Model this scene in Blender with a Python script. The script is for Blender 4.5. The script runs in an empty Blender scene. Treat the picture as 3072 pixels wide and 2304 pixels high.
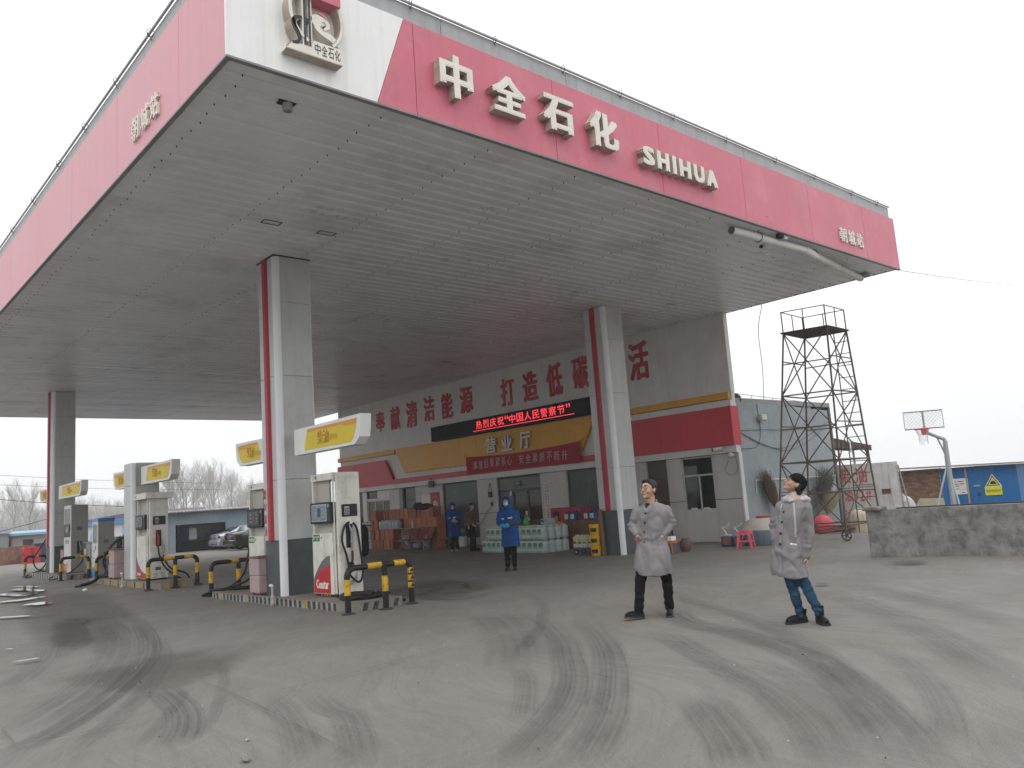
import bpy, bmesh, math, random
import numpy as np
from mathutils import Vector, Matrix, Quaternion, noise
from mathutils.bvhtree import BVHTree
random.seed(7)
S = bpy.context.scene
COL = S.collection
R_ = math.radians

# ------------------------------------------------------------------ camera
cam = bpy.data.cameras.new('camera'); camo = bpy.data.objects.new('camera', cam); COL.objects.link(camo)
S.camera = camo
cam.sensor_fit = 'HORIZONTAL'; cam.sensor_width = 36.0; cam.lens = 28.466
cam.clip_start = 0.05; cam.clip_end = 3000
CAM_H = 1.6
_yaw, _pit, _rol = R_(48.0146), R_(8.2935), R_(-4.0764)
_fw = Vector((math.cos(_pit)*math.cos(_yaw), math.cos(_pit)*math.sin(_yaw), math.sin(_pit)))
_r = _fw.cross(Vector((0, 0, 1))).normalized(); _u = _r.cross(_fw)
_r2 = _r*math.cos(_rol) + _u*math.sin(_rol); _u2 = -_r*math.sin(_rol) + _u*math.cos(_rol)
camo.matrix_world = Matrix(((_r2.x, _u2.x, -_fw.x, 0), (_r2.y, _u2.y, -_fw.y, 0), (_r2.z, _u2.z, -_fw.z, CAM_H), (0, 0, 0, 1)))

# ------------------------------------------------------------------ world, sun, exposure
SUN_EL, SUN_AZ = 62.0, 225.0         # overcast: a broad soft sun behind the camera
W = bpy.data.worlds.new('World'); S.world = W; W.use_nodes = True
wn = W.node_tree.nodes; wl = W.node_tree.links; wn.clear()
sky = wn.new('ShaderNodeTexSky'); sky.sky_type = 'NISHITA'; sky.sun_disc = False
sky.sun_elevation = R_(SUN_EL); sky.sun_rotation = R_(90 - SUN_AZ); sky.air_density = 1.5; sky.dust_density = 4
mixw = wn.new('ShaderNodeMix'); mixw.data_type = 'RGBA'; mixw.inputs[0].default_value = 0.90
bgw = wn.new('ShaderNodeBackground'); bgw.inputs[1].default_value = 0.10
outw = wn.new('ShaderNodeOutputWorld')
wl.new(sky.outputs[0], mixw.inputs[6]); mixw.inputs[7].default_value = (13.4, 13.6, 13.8, 1)   # the cloud deck
tcw = wn.new('ShaderNodeTexCoord'); sxw = wn.new('ShaderNodeSeparateXYZ'); wl.new(tcw.outputs['Generated'], sxw.inputs[0])
elw = wn.new('ShaderNodeMapRange'); elw.inputs[1].default_value = 0; elw.inputs[2].default_value = 1.; elw.inputs[3].default_value = .72; elw.inputs[4].default_value = 1.5; wl.new(sxw.outputs[2], elw.inputs[0])
ncw = wn.new('ShaderNodeTexNoise'); ncw.inputs['Scale'].default_value = 2.2; ncw.inputs['Detail'].default_value = 5; wl.new(tcw.outputs['Generated'], ncw.inputs['Vector'])
nrw = wn.new('ShaderNodeMapRange'); nrw.inputs[1].default_value = .3; nrw.inputs[2].default_value = .7; nrw.inputs[3].default_value = .94; nrw.inputs[4].default_value = 1.05; wl.new(ncw.outputs[0], nrw.inputs[0])
mlw = wn.new('ShaderNodeMath'); mlw.operation = 'MULTIPLY'; wl.new(elw.outputs[0], mlw.inputs[0]); wl.new(nrw.outputs[0], mlw.inputs[1])
mcw = wn.new('ShaderNodeMix'); mcw.data_type = 'RGBA'; mcw.blend_type = 'MULTIPLY'; mcw.inputs[0].default_value = 1; wl.new(mixw.outputs[2], mcw.inputs[6]); wl.new(mlw.outputs[0], mcw.inputs[7])
wl.new(mcw.outputs[2], bgw.inputs[0]); wl.new(bgw.outputs[0], outw.inputs[0])
sl = bpy.data.lights.new('sun', 'SUN'); sl.energy = 0.55; sl.angle = R_(40); sl.color = (1, .97, .93)
so = bpy.data.objects.new('sun', sl); COL.objects.link(so)
_sd = Vector((math.cos(R_(SUN_EL))*math.cos(R_(SUN_AZ)), math.cos(R_(SUN_EL))*math.sin(R_(SUN_AZ)), math.sin(R_(SUN_EL))))
so.rotation_euler = _sd.to_track_quat('Z', 'Y').to_euler()
S.view_settings.view_transform = 'Standard'; S.view_settings.look = 'None'
S.view_settings.gamma = 1; S.view_settings.use_curve_mapping = False; S.view_settings.exposure = 0.15
S.render.engine = 'CYCLES'
S.cycles.use_denoising = True
S.cycles.max_bounces = 6; S.cycles.diffuse_bounces = 4; S.cycles.glossy_bounces = 3
S.cycles.transmission_bounces = 4; S.cycles.transparent_max_bounces = 24; S.cycles.volume_bounces = 1

# ------------------------------------------------------------------ materials
MATS = {}
def M(name, col, rough=.6, var=.12, scale=4., bump=0., bscale=None, metal=0., spec=.25, streak=0., rnd=0., coat=0., dirt=None, dirtamt=0., dirtscale=1.5, emit=0., dirtlo=.5):
    if name in MATS: return MATS[name]
    m = bpy.data.materials.new(name); m.use_nodes = True; MATS[name] = m
    n = m.node_tree.nodes; l = m.node_tree.links
    b = n['Principled BSDF']
    b.inputs['Roughness'].default_value = rough; b.inputs['Metallic'].default_value = metal
    b.inputs['Specular IOR Level'].default_value = spec; b.inputs['Coat Weight'].default_value = coat
    if emit:
        b.inputs['Base Color'].default_value = (*[c*.2 for c in col], 1)
        b.inputs['Emission Color'].default_value = (*col, 1); b.inputs['Emission Strength'].default_value = emit
        return m
    geo = n.new('ShaderNodeNewGeometry')
    pos = geo.outputs['Position']
    nt = n.new('ShaderNodeTexNoise'); nt.inputs['Scale'].default_value = scale; nt.inputs['Detail'].default_value = 5; nt.inputs['Roughness'].default_value = .65
    l.new(pos, nt.inputs['Vector'])
    mr = n.new('ShaderNodeMapRange'); mr.inputs[1].default_value = .3; mr.inputs[2].default_value = .7
    mr.inputs[3].default_value = 1 - var; mr.inputs[4].default_value = 1 + var
    l.new(nt.outputs[0], mr.inputs[0])
    mul = n.new('ShaderNodeMix'); mul.data_type = 'RGBA'; mul.blend_type = 'MULTIPLY'; mul.inputs[0].default_value = 1
    mul.inputs[6].default_value = (*col, 1); l.new(mr.outputs[0], mul.inputs[7])
    c = mul.outputs[2]
    def mulby(c, val):
        q = n.new('ShaderNodeMix'); q.data_type = 'RGBA'; q.blend_type = 'MULTIPLY'; q.inputs[0].default_value = 1
        l.new(c, q.inputs[6]); l.new(val, q.inputs[7]); return q.outputs[2]
    if streak:
        mp = n.new('ShaderNodeMapping'); mp.inputs['Scale'].default_value = (9, 9, .5); l.new(pos, mp.inputs[0])
        ns = n.new('ShaderNodeTexNoise'); ns.inputs['Scale'].default_value = 1.; ns.inputs['Detail'].default_value = 4; l.new(mp.outputs[0], ns.inputs['Vector'])
        ms = n.new('ShaderNodeMapRange'); ms.inputs[1].default_value = .45; ms.inputs[2].default_value = .75; ms.inputs[3].default_value = 1; ms.inputs[4].default_value = 1 - streak
        l.new(ns.outputs[0], ms.inputs[0]); c = mulby(c, ms.outputs[0])
    if rnd:
        oi = n.new('ShaderNodeObjectInfo'); mm = n.new('ShaderNodeMapRange'); mm.inputs[3].default_value = 1 - rnd; mm.inputs[4].default_value = 1 + rnd
        l.new(oi.outputs['Random'], mm.inputs[0]); c = mulby(c, mm.outputs[0])
    if dirt:
        nd = n.new('ShaderNodeTexNoise'); nd.inputs['Scale'].default_value = dirtscale; nd.inputs['Detail'].default_value = 8; nd.inputs['Roughness'].default_value = .7; l.new(pos, nd.inputs['Vector'])
        md = n.new('ShaderNodeMapRange'); md.inputs[1].default_value = dirtlo; md.inputs[2].default_value = dirtlo+.18; md.inputs[3].default_value = 0; md.inputs[4].default_value = dirtamt
        l.new(nd.outputs[0], md.inputs[0])
        q = n.new('ShaderNodeMix'); q.data_type = 'RGBA'; l.new(md.outputs[0], q.inputs[0]); l.new(c, q.inputs[6]); q.inputs[7].default_value = (*dirt, 1); c = q.outputs[2]
    l.new(c, b.inputs['Base Color'])
    rr = n.new('ShaderNodeMapRange'); rr.inputs[3].default_value = max(.02, rough - .1); rr.inputs[4].default_value = min(1, rough + .12)
    l.new(nt.outputs[0], rr.inputs[0]); l.new(rr.outputs[0], b.inputs['Roughness'])
    if bump:
        nb = n.new('ShaderNodeTexNoise'); nb.inputs['Scale'].default_value = bscale or scale*4; nb.inputs['Detail'].default_value = 6; l.new(pos, nb.inputs['Vector'])
        bp = n.new('ShaderNodeBump'); bp.inputs['Strength'].default_value = bump; bp.inputs['Distance'].default_value = .02
        l.new(nb.outputs[0], bp.inputs['Height']); l.new(bp.outputs[0], b.inputs['Normal'])
    return m
def glassmat(name, tint, refl=.5):
    if name in MATS: return MATS[name]
    m = bpy.data.materials.new(name); m.use_nodes = True; MATS[name] = m
    n = m.node_tree.nodes; l = m.node_tree.links; n.clear()
    o = n.new('ShaderNodeOutputMaterial'); t = n.new('ShaderNodeBsdfTransparent'); t.inputs[0].default_value = (*tint, 1)
    g = n.new('ShaderNodeBsdfGlossy'); g.inputs['Roughness'].default_value = .03
    f = n.new('ShaderNodeFresnel'); f.inputs[0].default_value = 1.5
    x = n.new('ShaderNodeMixShader'); l.new(f.outputs[0], x.inputs[0]); l.new(t.outputs[0], x.inputs[1]); l.new(g.outputs[0], x.inputs[2]); l.new(x.outputs[0], o.inputs[0])
    return m
def stainmat(name, col, alpha, streaks=True, rough=.8, uscale=26., edge=.25, spec=.25):
    """a worn mark on the ground: colour over transparency, broken up by noise along its own length (uv)"""
    m = bpy.data.materials.new(name); m.use_nodes = True; MATS[name] = m
    n = m.node_tree.nodes; l = m.node_tree.links
    b = n['Principled BSDF']; b.inputs['Base Color'].default_value = (*col, 1); b.inputs['Roughness'].default_value = rough; b.inputs['Specular IOR Level'].default_value = spec
    uv = n.new('ShaderNodeUVMap'); sp = n.new('ShaderNodeSeparateXYZ'); l.new(uv.outputs[0], sp.inputs[0])
    def math_(op, a, b_=None, c=None):
        q = n.new('ShaderNodeMath'); q.operation = op
        for i, v in enumerate((a, b_, c)):
            if v is None: continue
            if isinstance(v, (int, float)): q.inputs[i].default_value = v
            else: l.new(v, q.inputs[i])
        return q.outputs[0]
    geo = n.new('ShaderNodeNewGeometry')
    ed = math_('MULTIPLY', math_('MULTIPLY', sp.outputs[0], math_('SUBTRACT', 1., sp.outputs[0])), 4.)   # 0 at the rims
    ed = math_('POWER', ed, edge*2)
    mp = n.new('ShaderNodeCombineXYZ'); l.new(math_('MULTIPLY', sp.outputs[0], uscale), mp.inputs[0]); l.new(math_('MULTIPLY', sp.outputs[1], .16), mp.inputs[1])
    n1 = n.new('ShaderNodeTexNoise'); n1.inputs['Scale'].default_value = 1; n1.inputs['Detail'].default_value = 4; l.new(mp.outputs[0], n1.inputs['Vector'])
    n2 = n.new('ShaderNodeTexNoise'); n2.inputs['Scale'].default_value = 1.1; n2.inputs['Detail'].default_value = 7; n2.inputs['Roughness'].default_value = .7; l.new(geo.outputs['Position'], n2.inputs['Vector'])
    n3 = n.new('ShaderNodeTexNoise'); n3.inputs['Scale'].default_value = 30; n3.inputs['Detail'].default_value = 3; l.new(geo.outputs['Position'], n3.inputs['Vector'])
    def rng(x, a, b_, c=0., d=1.):
        q = n.new('ShaderNodeMapRange'); q.inputs[1].default_value = a; q.inputs[2].default_value = b_; q.inputs[3].default_value = c; q.inputs[4].default_value = d; l.new(x, q.inputs[0]); return q.outputs[0]
    a = math_('MULTIPLY', ed, rng(n2.outputs[0], .32, .66, .5, 1.))
    if streaks: a = math_('MULTIPLY', a, rng(n1.outputs[0], .36, .6, .1, 1.))
    a = math_('MULTIPLY', a, rng(n3.outputs[0], .3, .7, .7, 1.1))
    ends = math_('MINIMUM', math_('MULTIPLY', sp.outputs[2], 4.), 1.)
    a = math_('MULTIPLY', a, alpha)
    at = n.new('ShaderNodeAttribute'); at.attribute_name = 'fade'
    a = math_('MULTIPLY', a, at.outputs['Fac'])
    l.new(a, b.inputs['Alpha'])
    return m

# ------------------------------------------------------------------ mesh builder
class MB:
    def __init__(s): s.v = []; s.f = []; s.mi = []; s.k = 0
    def add(s, vs, fs):
        o = len(s.v); s.v += [tuple(v) for v in vs]; s.f += [tuple(i+o for i in f) for f in fs]; s.mi += [s.k]*len(fs); return s
    def box(s, x0, x1, y0, y1, z0, z1):
        return s.add([(x0,y0,z0),(x1,y0,z0),(x1,y1,z0),(x0,y1,z0),(x0,y0,z1),(x1,y0,z1),(x1,y1,z1),(x0,y1,z1)],
              [(0,3,2,1),(4,5,6,7),(0,1,5,4),(1,2,6,5),(2,3,7,6),(3,0,4,7)])
    def bbox(s, x0, x1, y0, y1, z0, z1, b=.01):       # chamfered on vertical and top edges
        b = min(b, (x1-x0)*.45, (y1-y0)*.45, (z1-z0)*.45)
        def ring(d, z): return [(x0+b+d*0 if 0 else x0+d, y0+b, z),(x0+b, y0+d, z),(x1-b, y0+d, z),(x1-d, y0+b, z),(x1-d, y1-b, z),(x1-b, y1-d, z),(x0+b, y1-d, z),(x0+d, y1-b, z)]
        vs = ring(b*.7, z0) + ring(0, z0+b) + ring(0, z1-b) + ring(b*.7, z1)
        fs = [tuple(range(7, -1, -1)), tuple(range(24, 32))]
        for k in range(3):
            for i in range(8): fs.append((k*8+i, k*8+(i+1) % 8, k*8+8+(i+1) % 8, k*8+8+i))
        return s.add(vs, fs)
    def prism(s, poly, o, A, B, N, d):                 # polygon (a,b) in plane o + a*A + b*B, thickness d along N
        o, A, B, N = map(Vector, (o, A, B, N)); n = len(poly)
        ar = sum(poly[i][0]*poly[(i+1) % n][1]-poly[(i+1) % n][0]*poly[i][1] for i in range(n))
        if ar < 0: poly = poly[::-1]
        fr = [o + A*a + B*b + N*d for a, b in poly]; bk = [o + A*a + B*b for a, b in poly]
        flip = A.cross(B).dot(N)*d < 0
        fs = [tuple(range(n)), tuple(range(2*n-1, n-1, -1))] + [(i, n+i, n+(i+1) % n, (i+1) % n) for i in range(n)]
        if flip: fs = [f[::-1] for f in fs]
        return s.add(fr + bk, fs)
    def tube(s, pts, r, n=8, caps=True, closed=False):
        pts = [Vector(p) for p in pts]; m = len(pts)
        rs = r if isinstance(r, (list, tuple)) else [r]*m
        t0 = (pts[1]-pts[0]).normalized(); up = Vector((0,0,1)) if abs(t0.z) < .9 else Vector((1,0,0))
        a = t0.cross(up).normalized(); vs = []
        for i, p in enumerate(pts):
            if closed: t = (pts[(i+1) % m]-pts[i-1])
            else: t = (pts[min(i+1, m-1)]-pts[max(i-1, 0)])
            if t.length < 1e-9: t = t0
            t = t.normalized(); a = (a - t*a.dot(t)); a = a.normalized() if a.length > 1e-6 else t.orthogonal().normalized(); b = t.cross(a)
            for k in range(n):
                w = 2*math.pi*k/n; vs.append(p + (a*math.cos(w)+b*math.sin(w))*rs[i])
        fs = []
        for i in range(m if closed else m-1):
            j = (i+1) % m
            for k in range(n): fs.append((i*n+k, i*n+(k+1) % n, j*n+(k+1) % n, j*n+k))
        if caps and not closed: fs += [tuple(range(n-1, -1, -1)), tuple((m-1)*n+k for k in range(n))]
        return s.add(vs, fs)
    def lathe(s, prof, c=(0,0,0), n=16, axis='z', sx=1, sy=1):
        vs = []; fs = []
        for r, z in prof:
            for k in range(n):
                w = 2*math.pi*k/n; x, y = r*math.cos(w)*sx, r*math.sin(w)*sy
                p = (x, y, z) if axis == 'z' else ((z, x, y) if axis == 'x' else (y, z, x))
                vs.append((c[0]+p[0], c[1]+p[1], c[2]+p[2]))
        for i in range(len(prof)-1):
            for k in range(n): fs.append((i*n+k, i*n+(k+1) % n, (i+1)*n+(k+1) % n, (i+1)*n+k))
        fs += [tuple(range(n-1, -1, -1)), tuple((len(prof)-1)*n+k for k in range(n))]
        return s.add(vs, fs)
    def ell(s, c, rad, rot=None, n=16, m=10):
        vs = []; fs = []; c = Vector(c)
        for i in range(m+1):
            th = math.pi*i/m
            for k in range(n):
                w = 2*math.pi*k/n; p = Vector((rad[0]*math.sin(th)*math.cos(w), rad[1]*math.sin(th)*math.sin(w), rad[2]*math.cos(th)))
                if rot is not None: p = rot @ p
                vs.append(c+p)
        for i in range(m):
            for k in range(n): fs.append((i*n+k, (i+1)*n+k, (i+1)*n+(k+1) % n, i*n+(k+1) % n))
        return s.add(vs, fs)
    def cap(s, p0, r0, p1, r1, n=12):                  # tapered capsule
        p0, p1 = Vector(p0), Vector(p1); t = (p1-p0).normalized()
        pts = []; rs = []
        for k in range(4, 0, -1): w = math.pi/2*k/4*.98; pts.append(p0 - t*r0*math.sin(w)); rs.append(r0*math.cos(w))
        for i in range(5): f = i/4; pts.append(p0.lerp(p1, f)); rs.append(r0+(r1-r0)*f)
        for k in range(1, 5): w = math.pi/2*k/4*.98; pts.append(p1 + t*r1*math.sin(w)); rs.append(r1*math.cos(w))
        return s.tube(pts, rs, n)
    def rings(s, ring_list):                           # loft of equal-length point rings, capped
        n = len(ring_list[0]); vs = [p for r in ring_list for p in r]; fs = []
        for i in range(len(ring_list)-1):
            for k in range(n): fs.append((i*n+k, i*n+(k+1) % n, (i+1)*n+(k+1) % n, (i+1)*n+k))
        fs += [tuple(range(n-1, -1, -1)), tuple((len(ring_list)-1)*n+k for k in range(n))]
        return s.add(vs, fs)
    def mesh(s, name, mats):
        me = bpy.data.meshes.new(name); me.from_pydata(s.v, [], s.f); me.update()
        mats = mats if isinstance(mats, (list, tuple)) else [mats]
        for m in mats: me.materials.append(m)
        if len(mats) > 1: me.polygons.foreach_set('material_index', s.mi)
        return me
    def build(s, name, mats, parent=None, off=None, smooth=False, **kw):
        if off is not None: s.v = [(x-off[0], y-off[1], z-off[2]) for x, y, z in s.v]
        elif parent is not None and parent.get('_w'):
            o = parent['_w']; s.v = [(x-o[0], y-o[1], z-o[2]) for x, y, z in s.v]
        me = s.mesh(name, mats)
        if smooth: smooth_by_angle(me, smooth if not isinstance(smooth, bool) else 40)
        return obj(name, me, parent, **kw)
def smooth_by_angle(me, deg):
    bm = bmesh.new(); bm.from_mesh(me); c = math.radians(deg)
    for f in bm.faces: f.smooth = True
    for e in bm.edges:
        if len(e.link_faces) == 2 and e.calc_face_angle(0) > c: e.smooth = False
    bm.to_mesh(me); bm.free()
def obj(name, me, parent=None, loc=None, **kw):
    o = bpy.data.objects.new(name, me); COL.objects.link(o)
    if parent is not None: o.parent = parent
    if loc is not None: o.location = loc
    for k, v in kw.items(): o[k] = v
    return o
def thing(name, label, cat, loc=(0,0,0), rz=0., group=None, world=True):
    """an Empty at the thing's base; its parts are given in world coordinates unless world=False"""
    o = bpy.data.objects.new(name, None); COL.objects.link(o); o.empty_display_size = .1
    o.location = loc; o.rotation_euler = (0, 0, rz); o['label'] = label; o['category'] = cat
    if group: o['group'] = group
    if world: o['_w'] = [float(c) for c in loc]
    return o
def sub(o, parent):                                    # make o a sub-part of part `parent` (both in the same local frame)
    o.parent = parent; return o
def tag(o, label, cat, group=None):
    o['label'] = label; o['category'] = cat
    if group: o['group'] = group
    return o
def structure(o): o['kind'] = 'structure'; return o
def dup(root, loc, rz=None, label=None, group=None, sc=None):
    r = root.copy(); COL.objects.link(r); r.location = loc
    if rz is not None: r.rotation_euler = (0, 0, rz)
    if sc: r.scale = sc
    if label: r['label'] = label
    if group: r['group'] = group
    for ch in list(root.children):
        c = ch.copy(); COL.objects.link(c); c.parent = r
        for g in list(ch.children):
            d = g.copy(); COL.objects.link(d); d.parent = c
    return r
def spline(pts, k=6):
    P = [Vector(p) for p in pts]; P = [P[0]*2-P[1]] + P + [P[-1]*2-P[-2]]; out = []
    for i in range(1, len(P)-2):
        for j in range(k):
            t = j/k; a, b, c, d = P[i-1:i+3]
            out.append(.5*((2*b)+(c-a)*t+(2*a-5*b+4*c-d)*t*t+(3*b-a-3*c+d)*t**3))
    out.append(P[-2]); return out
# text as geometry: the built-in font, one mesh fitted to a rectangle
def glyph(txt, extrude=.0, bold=0.):
    c = bpy.data.curves.new('glyph', 'FONT'); c.body = txt; c.extrude = extrude; c.resolution_u = 2 if len(txt) < 4 else 1
    o = bpy.data.objects.new('glyph', c); COL.objects.link(o)
    bpy.context.view_layer.update()
    dg = bpy.context.evaluated_depsgraph_get(); me = bpy.data.meshes.new_from_object(o.evaluated_get(dg))
    bpy.data.objects.remove(o); bpy.data.curves.remove(c)
    return me
def text(name, txt, mats, o, A, B, w, h, depth=.002, bold=.01, parent=None, keep=False, shear=0., slope=0., nb=None):
    """lettering whose lower left corner is o, running along A, upright along B; bold letters are a few copies of the glyph, shifted"""
    g = glyph(txt, .5)
    n = len(g.vertices); co = np.empty(n*3, dtype=np.float32); g.vertices.foreach_get('co', co); co = co.reshape(-1, 3)
    fs = [tuple(q.vertices) for q in g.polygons]; bpy.data.meshes.remove(g)
    mn, mx = co.min(0), co.max(0); s = mx-mn; s[s == 0] = 1
    sh = [(0, 0)] if bold < .008 else ([(-1, -.13), (1, .17)] if bold < .016 else [(-1, -.55), (.93, -.42), (-.87, .61), (.81, .49), (.06, .07)])
    bo = max(bold, 0)*(1.5 if bold < .016 else 1.25)
    u0 = (co-mn)/s; A, B = Vector(A), Vector(B); N = A.cross(B)
    pw = Vector(parent['_w']) if parent is not None and parent.get('_w') else Vector((0,0,0))
    o = Vector(o) - pw; V = []; F = []
    for i, (dx, dy) in enumerate(sh):
        x = (bo + u0[:, 0]*(1-2*bo) + dx*bo)*w; y = (bo + u0[:, 1]*(1-2*bo) + dy*bo)*h; z = u0[:, 2]*(depth + i*.0007)
        xx = x + shear*y; yy = y + slope*x
        res = np.array(o)[None] + xx[:, None]*np.array(A)[None] + yy[:, None]*np.array(B)[None] + z[:, None]*np.array(N)[None]
        F += [tuple(k+len(V) for k in f) for f in fs]; V += res.tolist()
    me = bpy.data.meshes.new(name); me.from_pydata(V, [], F); me.update()
    mats = mats if isinstance(mats, (list, tuple)) else [mats]
    for m in mats: me.materials.append(m)
    if len(mats) > 1:      # the sides get the second material
        me.polygons.foreach_set('material_index', [0 if abs(q.normal.dot(N)) > .7 else 1 for q in me.polygons])
    return obj(name, me, parent)
FY = dict(A=(1,0,0), B=(0,0,1))          # surface facing -Y
FX = dict(A=(0,-1,0), B=(0,0,1))         # surface facing -X

def sstep(t): t = max(0, min(1, t)); return t*t*(3-2*t)
def gz(x, y): return .1*sstep((y-17)/6)*(1-sstep((x-9)/6))

# ------------------------------------------------------------------ shared colours
white_paint = M('white_paint', (.62,.62,.60), .45, .05, 3, streak=.12)
# ---- worn marks measured on the ground plane
TYRES=[
 (0.30,0.80,[(5.18,18.85),(4.71,15.67),(4.09,13.02),(3.60,11.42),(3.10,10.21),(2.41,8.88),(1.79,7.91),(1.44,7.54),(1.17,7.22)]),
 (0.55,0.45,[(4.71,18.88),(4.16,15.31),(3.62,12.87),(3.07,11.18),(2.41,9.63),(1.81,8.58),(1.34,7.88)]),
 (0.35,0.50,[(3.03,14.09),(2.61,12.46),(2.12,11.15),(1.75,10.33)]),
 (0.22,0.40,[(4.17,13.15),(3.88,11.80),(3.54,10.69),(3.21,9.85),(2.58,8.49),(2.08,7.64),(1.70,7.03),(1.47,6.64)]),
 (0.33,0.75,[(2.89,9.21),(2.79,8.37),(2.68,7.70),(2.54,7.19),(2.36,6.75),(2.16,6.37)]),
 (0.12,0.35,[(3.04,8.56),(2.83,8.09),(2.40,7.31),(1.88,6.46)]),
 (0.12,0.30,[(3.89,9.83),(3.50,8.72),(3.20,8.04),(2.71,7.01),(2.28,6.38)]),
 (0.30,0.55,[(3.77,7.45),(3.46,6.46),(3.42,6.09),(3.22,5.62),(3.01,5.20),(2.77,4.78)]),
 (0.30,0.40,[(3.38,7.52),(3.15,6.59),(2.88,5.84),(2.57,5.12)]),
 (0.18,0.55,[(9.81,10.91),(8.68,9.32),(7.79,8.36),(7.03,7.67),(6.23,7.02),(5.44,6.41)]),
 (0.36,0.90,[(7.78,8.38),(6.70,6.90),(5.96,6.07),(5.37,5.44),(4.86,4.98),(4.40,4.64),(4.00,4.39),(3.67,4.19),(3.33,3.95)]),
 (0.36,0.85,[(8.17,8.11),(7.03,6.65),(6.39,5.92),(5.74,5.29),(5.12,4.75),(4.60,4.33),(4.21,4.06),(3.87,3.84),(3.56,3.63)]),
 (0.42,1.00,[(9.6,7.9),(8.8,6.95),(8.16,6.16),(7.84,5.33),(7.27,4.36),(6.79,3.79),(6.16,3.20),(5.58,2.73),(5.19,2.44),(4.67,2.10)]),
 (0.30,0.60,[(11.5,9.2),(10.06,7.72),(9.14,6.30),(8.32,5.22),(7.65,4.47),(7.20,4.00),(6.40,3.31),(5.78,2.80)]),
 (0.36,0.85,[(7.79,6.47),(7.00,5.43),(6.25,4.37),(5.76,3.68),(5.26,3.15),(4.84,2.78),(4.43,2.47)]),
 (0.30,0.60,[(6.72,4.63),(6.44,4.03),(6.03,3.52),(5.60,3.07),(5.19,2.73),(4.73,2.42)]),
 (0.40,0.80,[(5.32,4.03),(4.84,3.52),(4.50,3.17),(4.12,2.85)]),
 (0.25,0.35,[(7.81,3.78),(6.97,3.08),(6.28,2.64),(5.67,2.33),(5.21,2.14)]),
 (0.50,0.30,[(11.35,6.31),(10.49,5.31),(9.49,4.36),(8.63,3.60),(7.75,2.94),(6.51,2.10)]),
 (0.22,0.50,[(5.48,6.34),(5.06,5.73),(4.67,5.29),(4.39,5.00),(3.96,4.57)]),
 (0.50,0.35,[(12.28,6.42),(11.21,5.01),(10.17,3.86),(9.15,2.86)]),
 (0.70,0.45,[(3.30,10.56),(3.88,10.65),(4.28,10.41),(4.68,10.17)]),
 (0.90,0.35,[(8.01,9.81),(7.23,8.39),(6.24,7.00),(5.45,6.10)]),
]
JOINTS=[
 [(2.44,14.73),(4.99,14.54),(5.99,14.55)],
 [(2.97,8.88),(3.63,8.85),(4.93,8.80)],
 [(2.63,7.41),(4.15,7.43),(5.23,7.65),(6.34,7.66),(8.06,7.66)],
 [(3.29,8.79),(3.20,8.42),(3.20,8.06),(3.14,7.48),(3.04,6.50),(2.89,5.20),(2.86,4.96),(2.84,4.67)],
 [(1.26,7.50),(1.79,7.44),(2.38,7.43)],
 [(8.54,6.63),(8.49,5.65),(8.51,4.18),(8.57,3.02)],
 [(1.41,8.33),(1.39,7.50)],
]
CRACKS=[
 [(8.70,13.24),(8.66,11.64),(9.22,11.48),(9.76,11.48)],
 [(9.66,14.12),(10.51,14.43),(10.34,13.41),(9.74,12.40)],
 [(9.56,13.98),(9.35,12.56),(9.59,12.11)],
 [(8.65,13.06),(9.33,13.03),(10.36,13.90)],
]
PUDDLES=[
 (0.30,[(3.67,22.57),(3.98,22.57),(4.18,22.45),(4.54,22.65),(4.76,22.63)]),
 (0.22,[(4.22,25.99),(4.43,25.13),(4.54,24.03),(5.07,25.05)]),
 (0.12,[(3.12,19.15),(3.35,18.97),(3.53,18.82),(3.67,18.67)]),
 (0.07,[(2.20,12.30),(2.35,12.29),(2.45,12.30),(2.52,12.21)]),
 (0.30,[(4.01,20.81),(4.24,21.10),(4.28,20.87),(4.32,20.60)]),
 (0.25,[(5.19,29.06),(5.36,28.44),(5.36,27.78),(5.38,27.19)]),
 (0.25,[(5.05,28.01),(5.01,26.56),(5.14,25.68),(5.17,24.92)]),
 (0.05,[(2.39,13.81),(2.43,13.81),(2.46,13.72)]),
 (0.06,[(3.00,12.96),(3.08,12.99),(3.16,12.94)]),
]
OILS=[
 [(3.75,17.58),(4.19,17.99),(4.44,17.35),(4.38,16.73),(4.01,16.07),(3.53,13.62),(3.22,12.89),(2.93,12.98),(2.91,13.79),(3.31,15.38)],
 [(15.09,6.92),(15.46,6.72),(15.33,6.25),(14.87,6.15),(14.83,6.56)],
 [(11.93,6.65),(12.07,6.49),(11.91,6.31),(11.73,6.44)],
]
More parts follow.
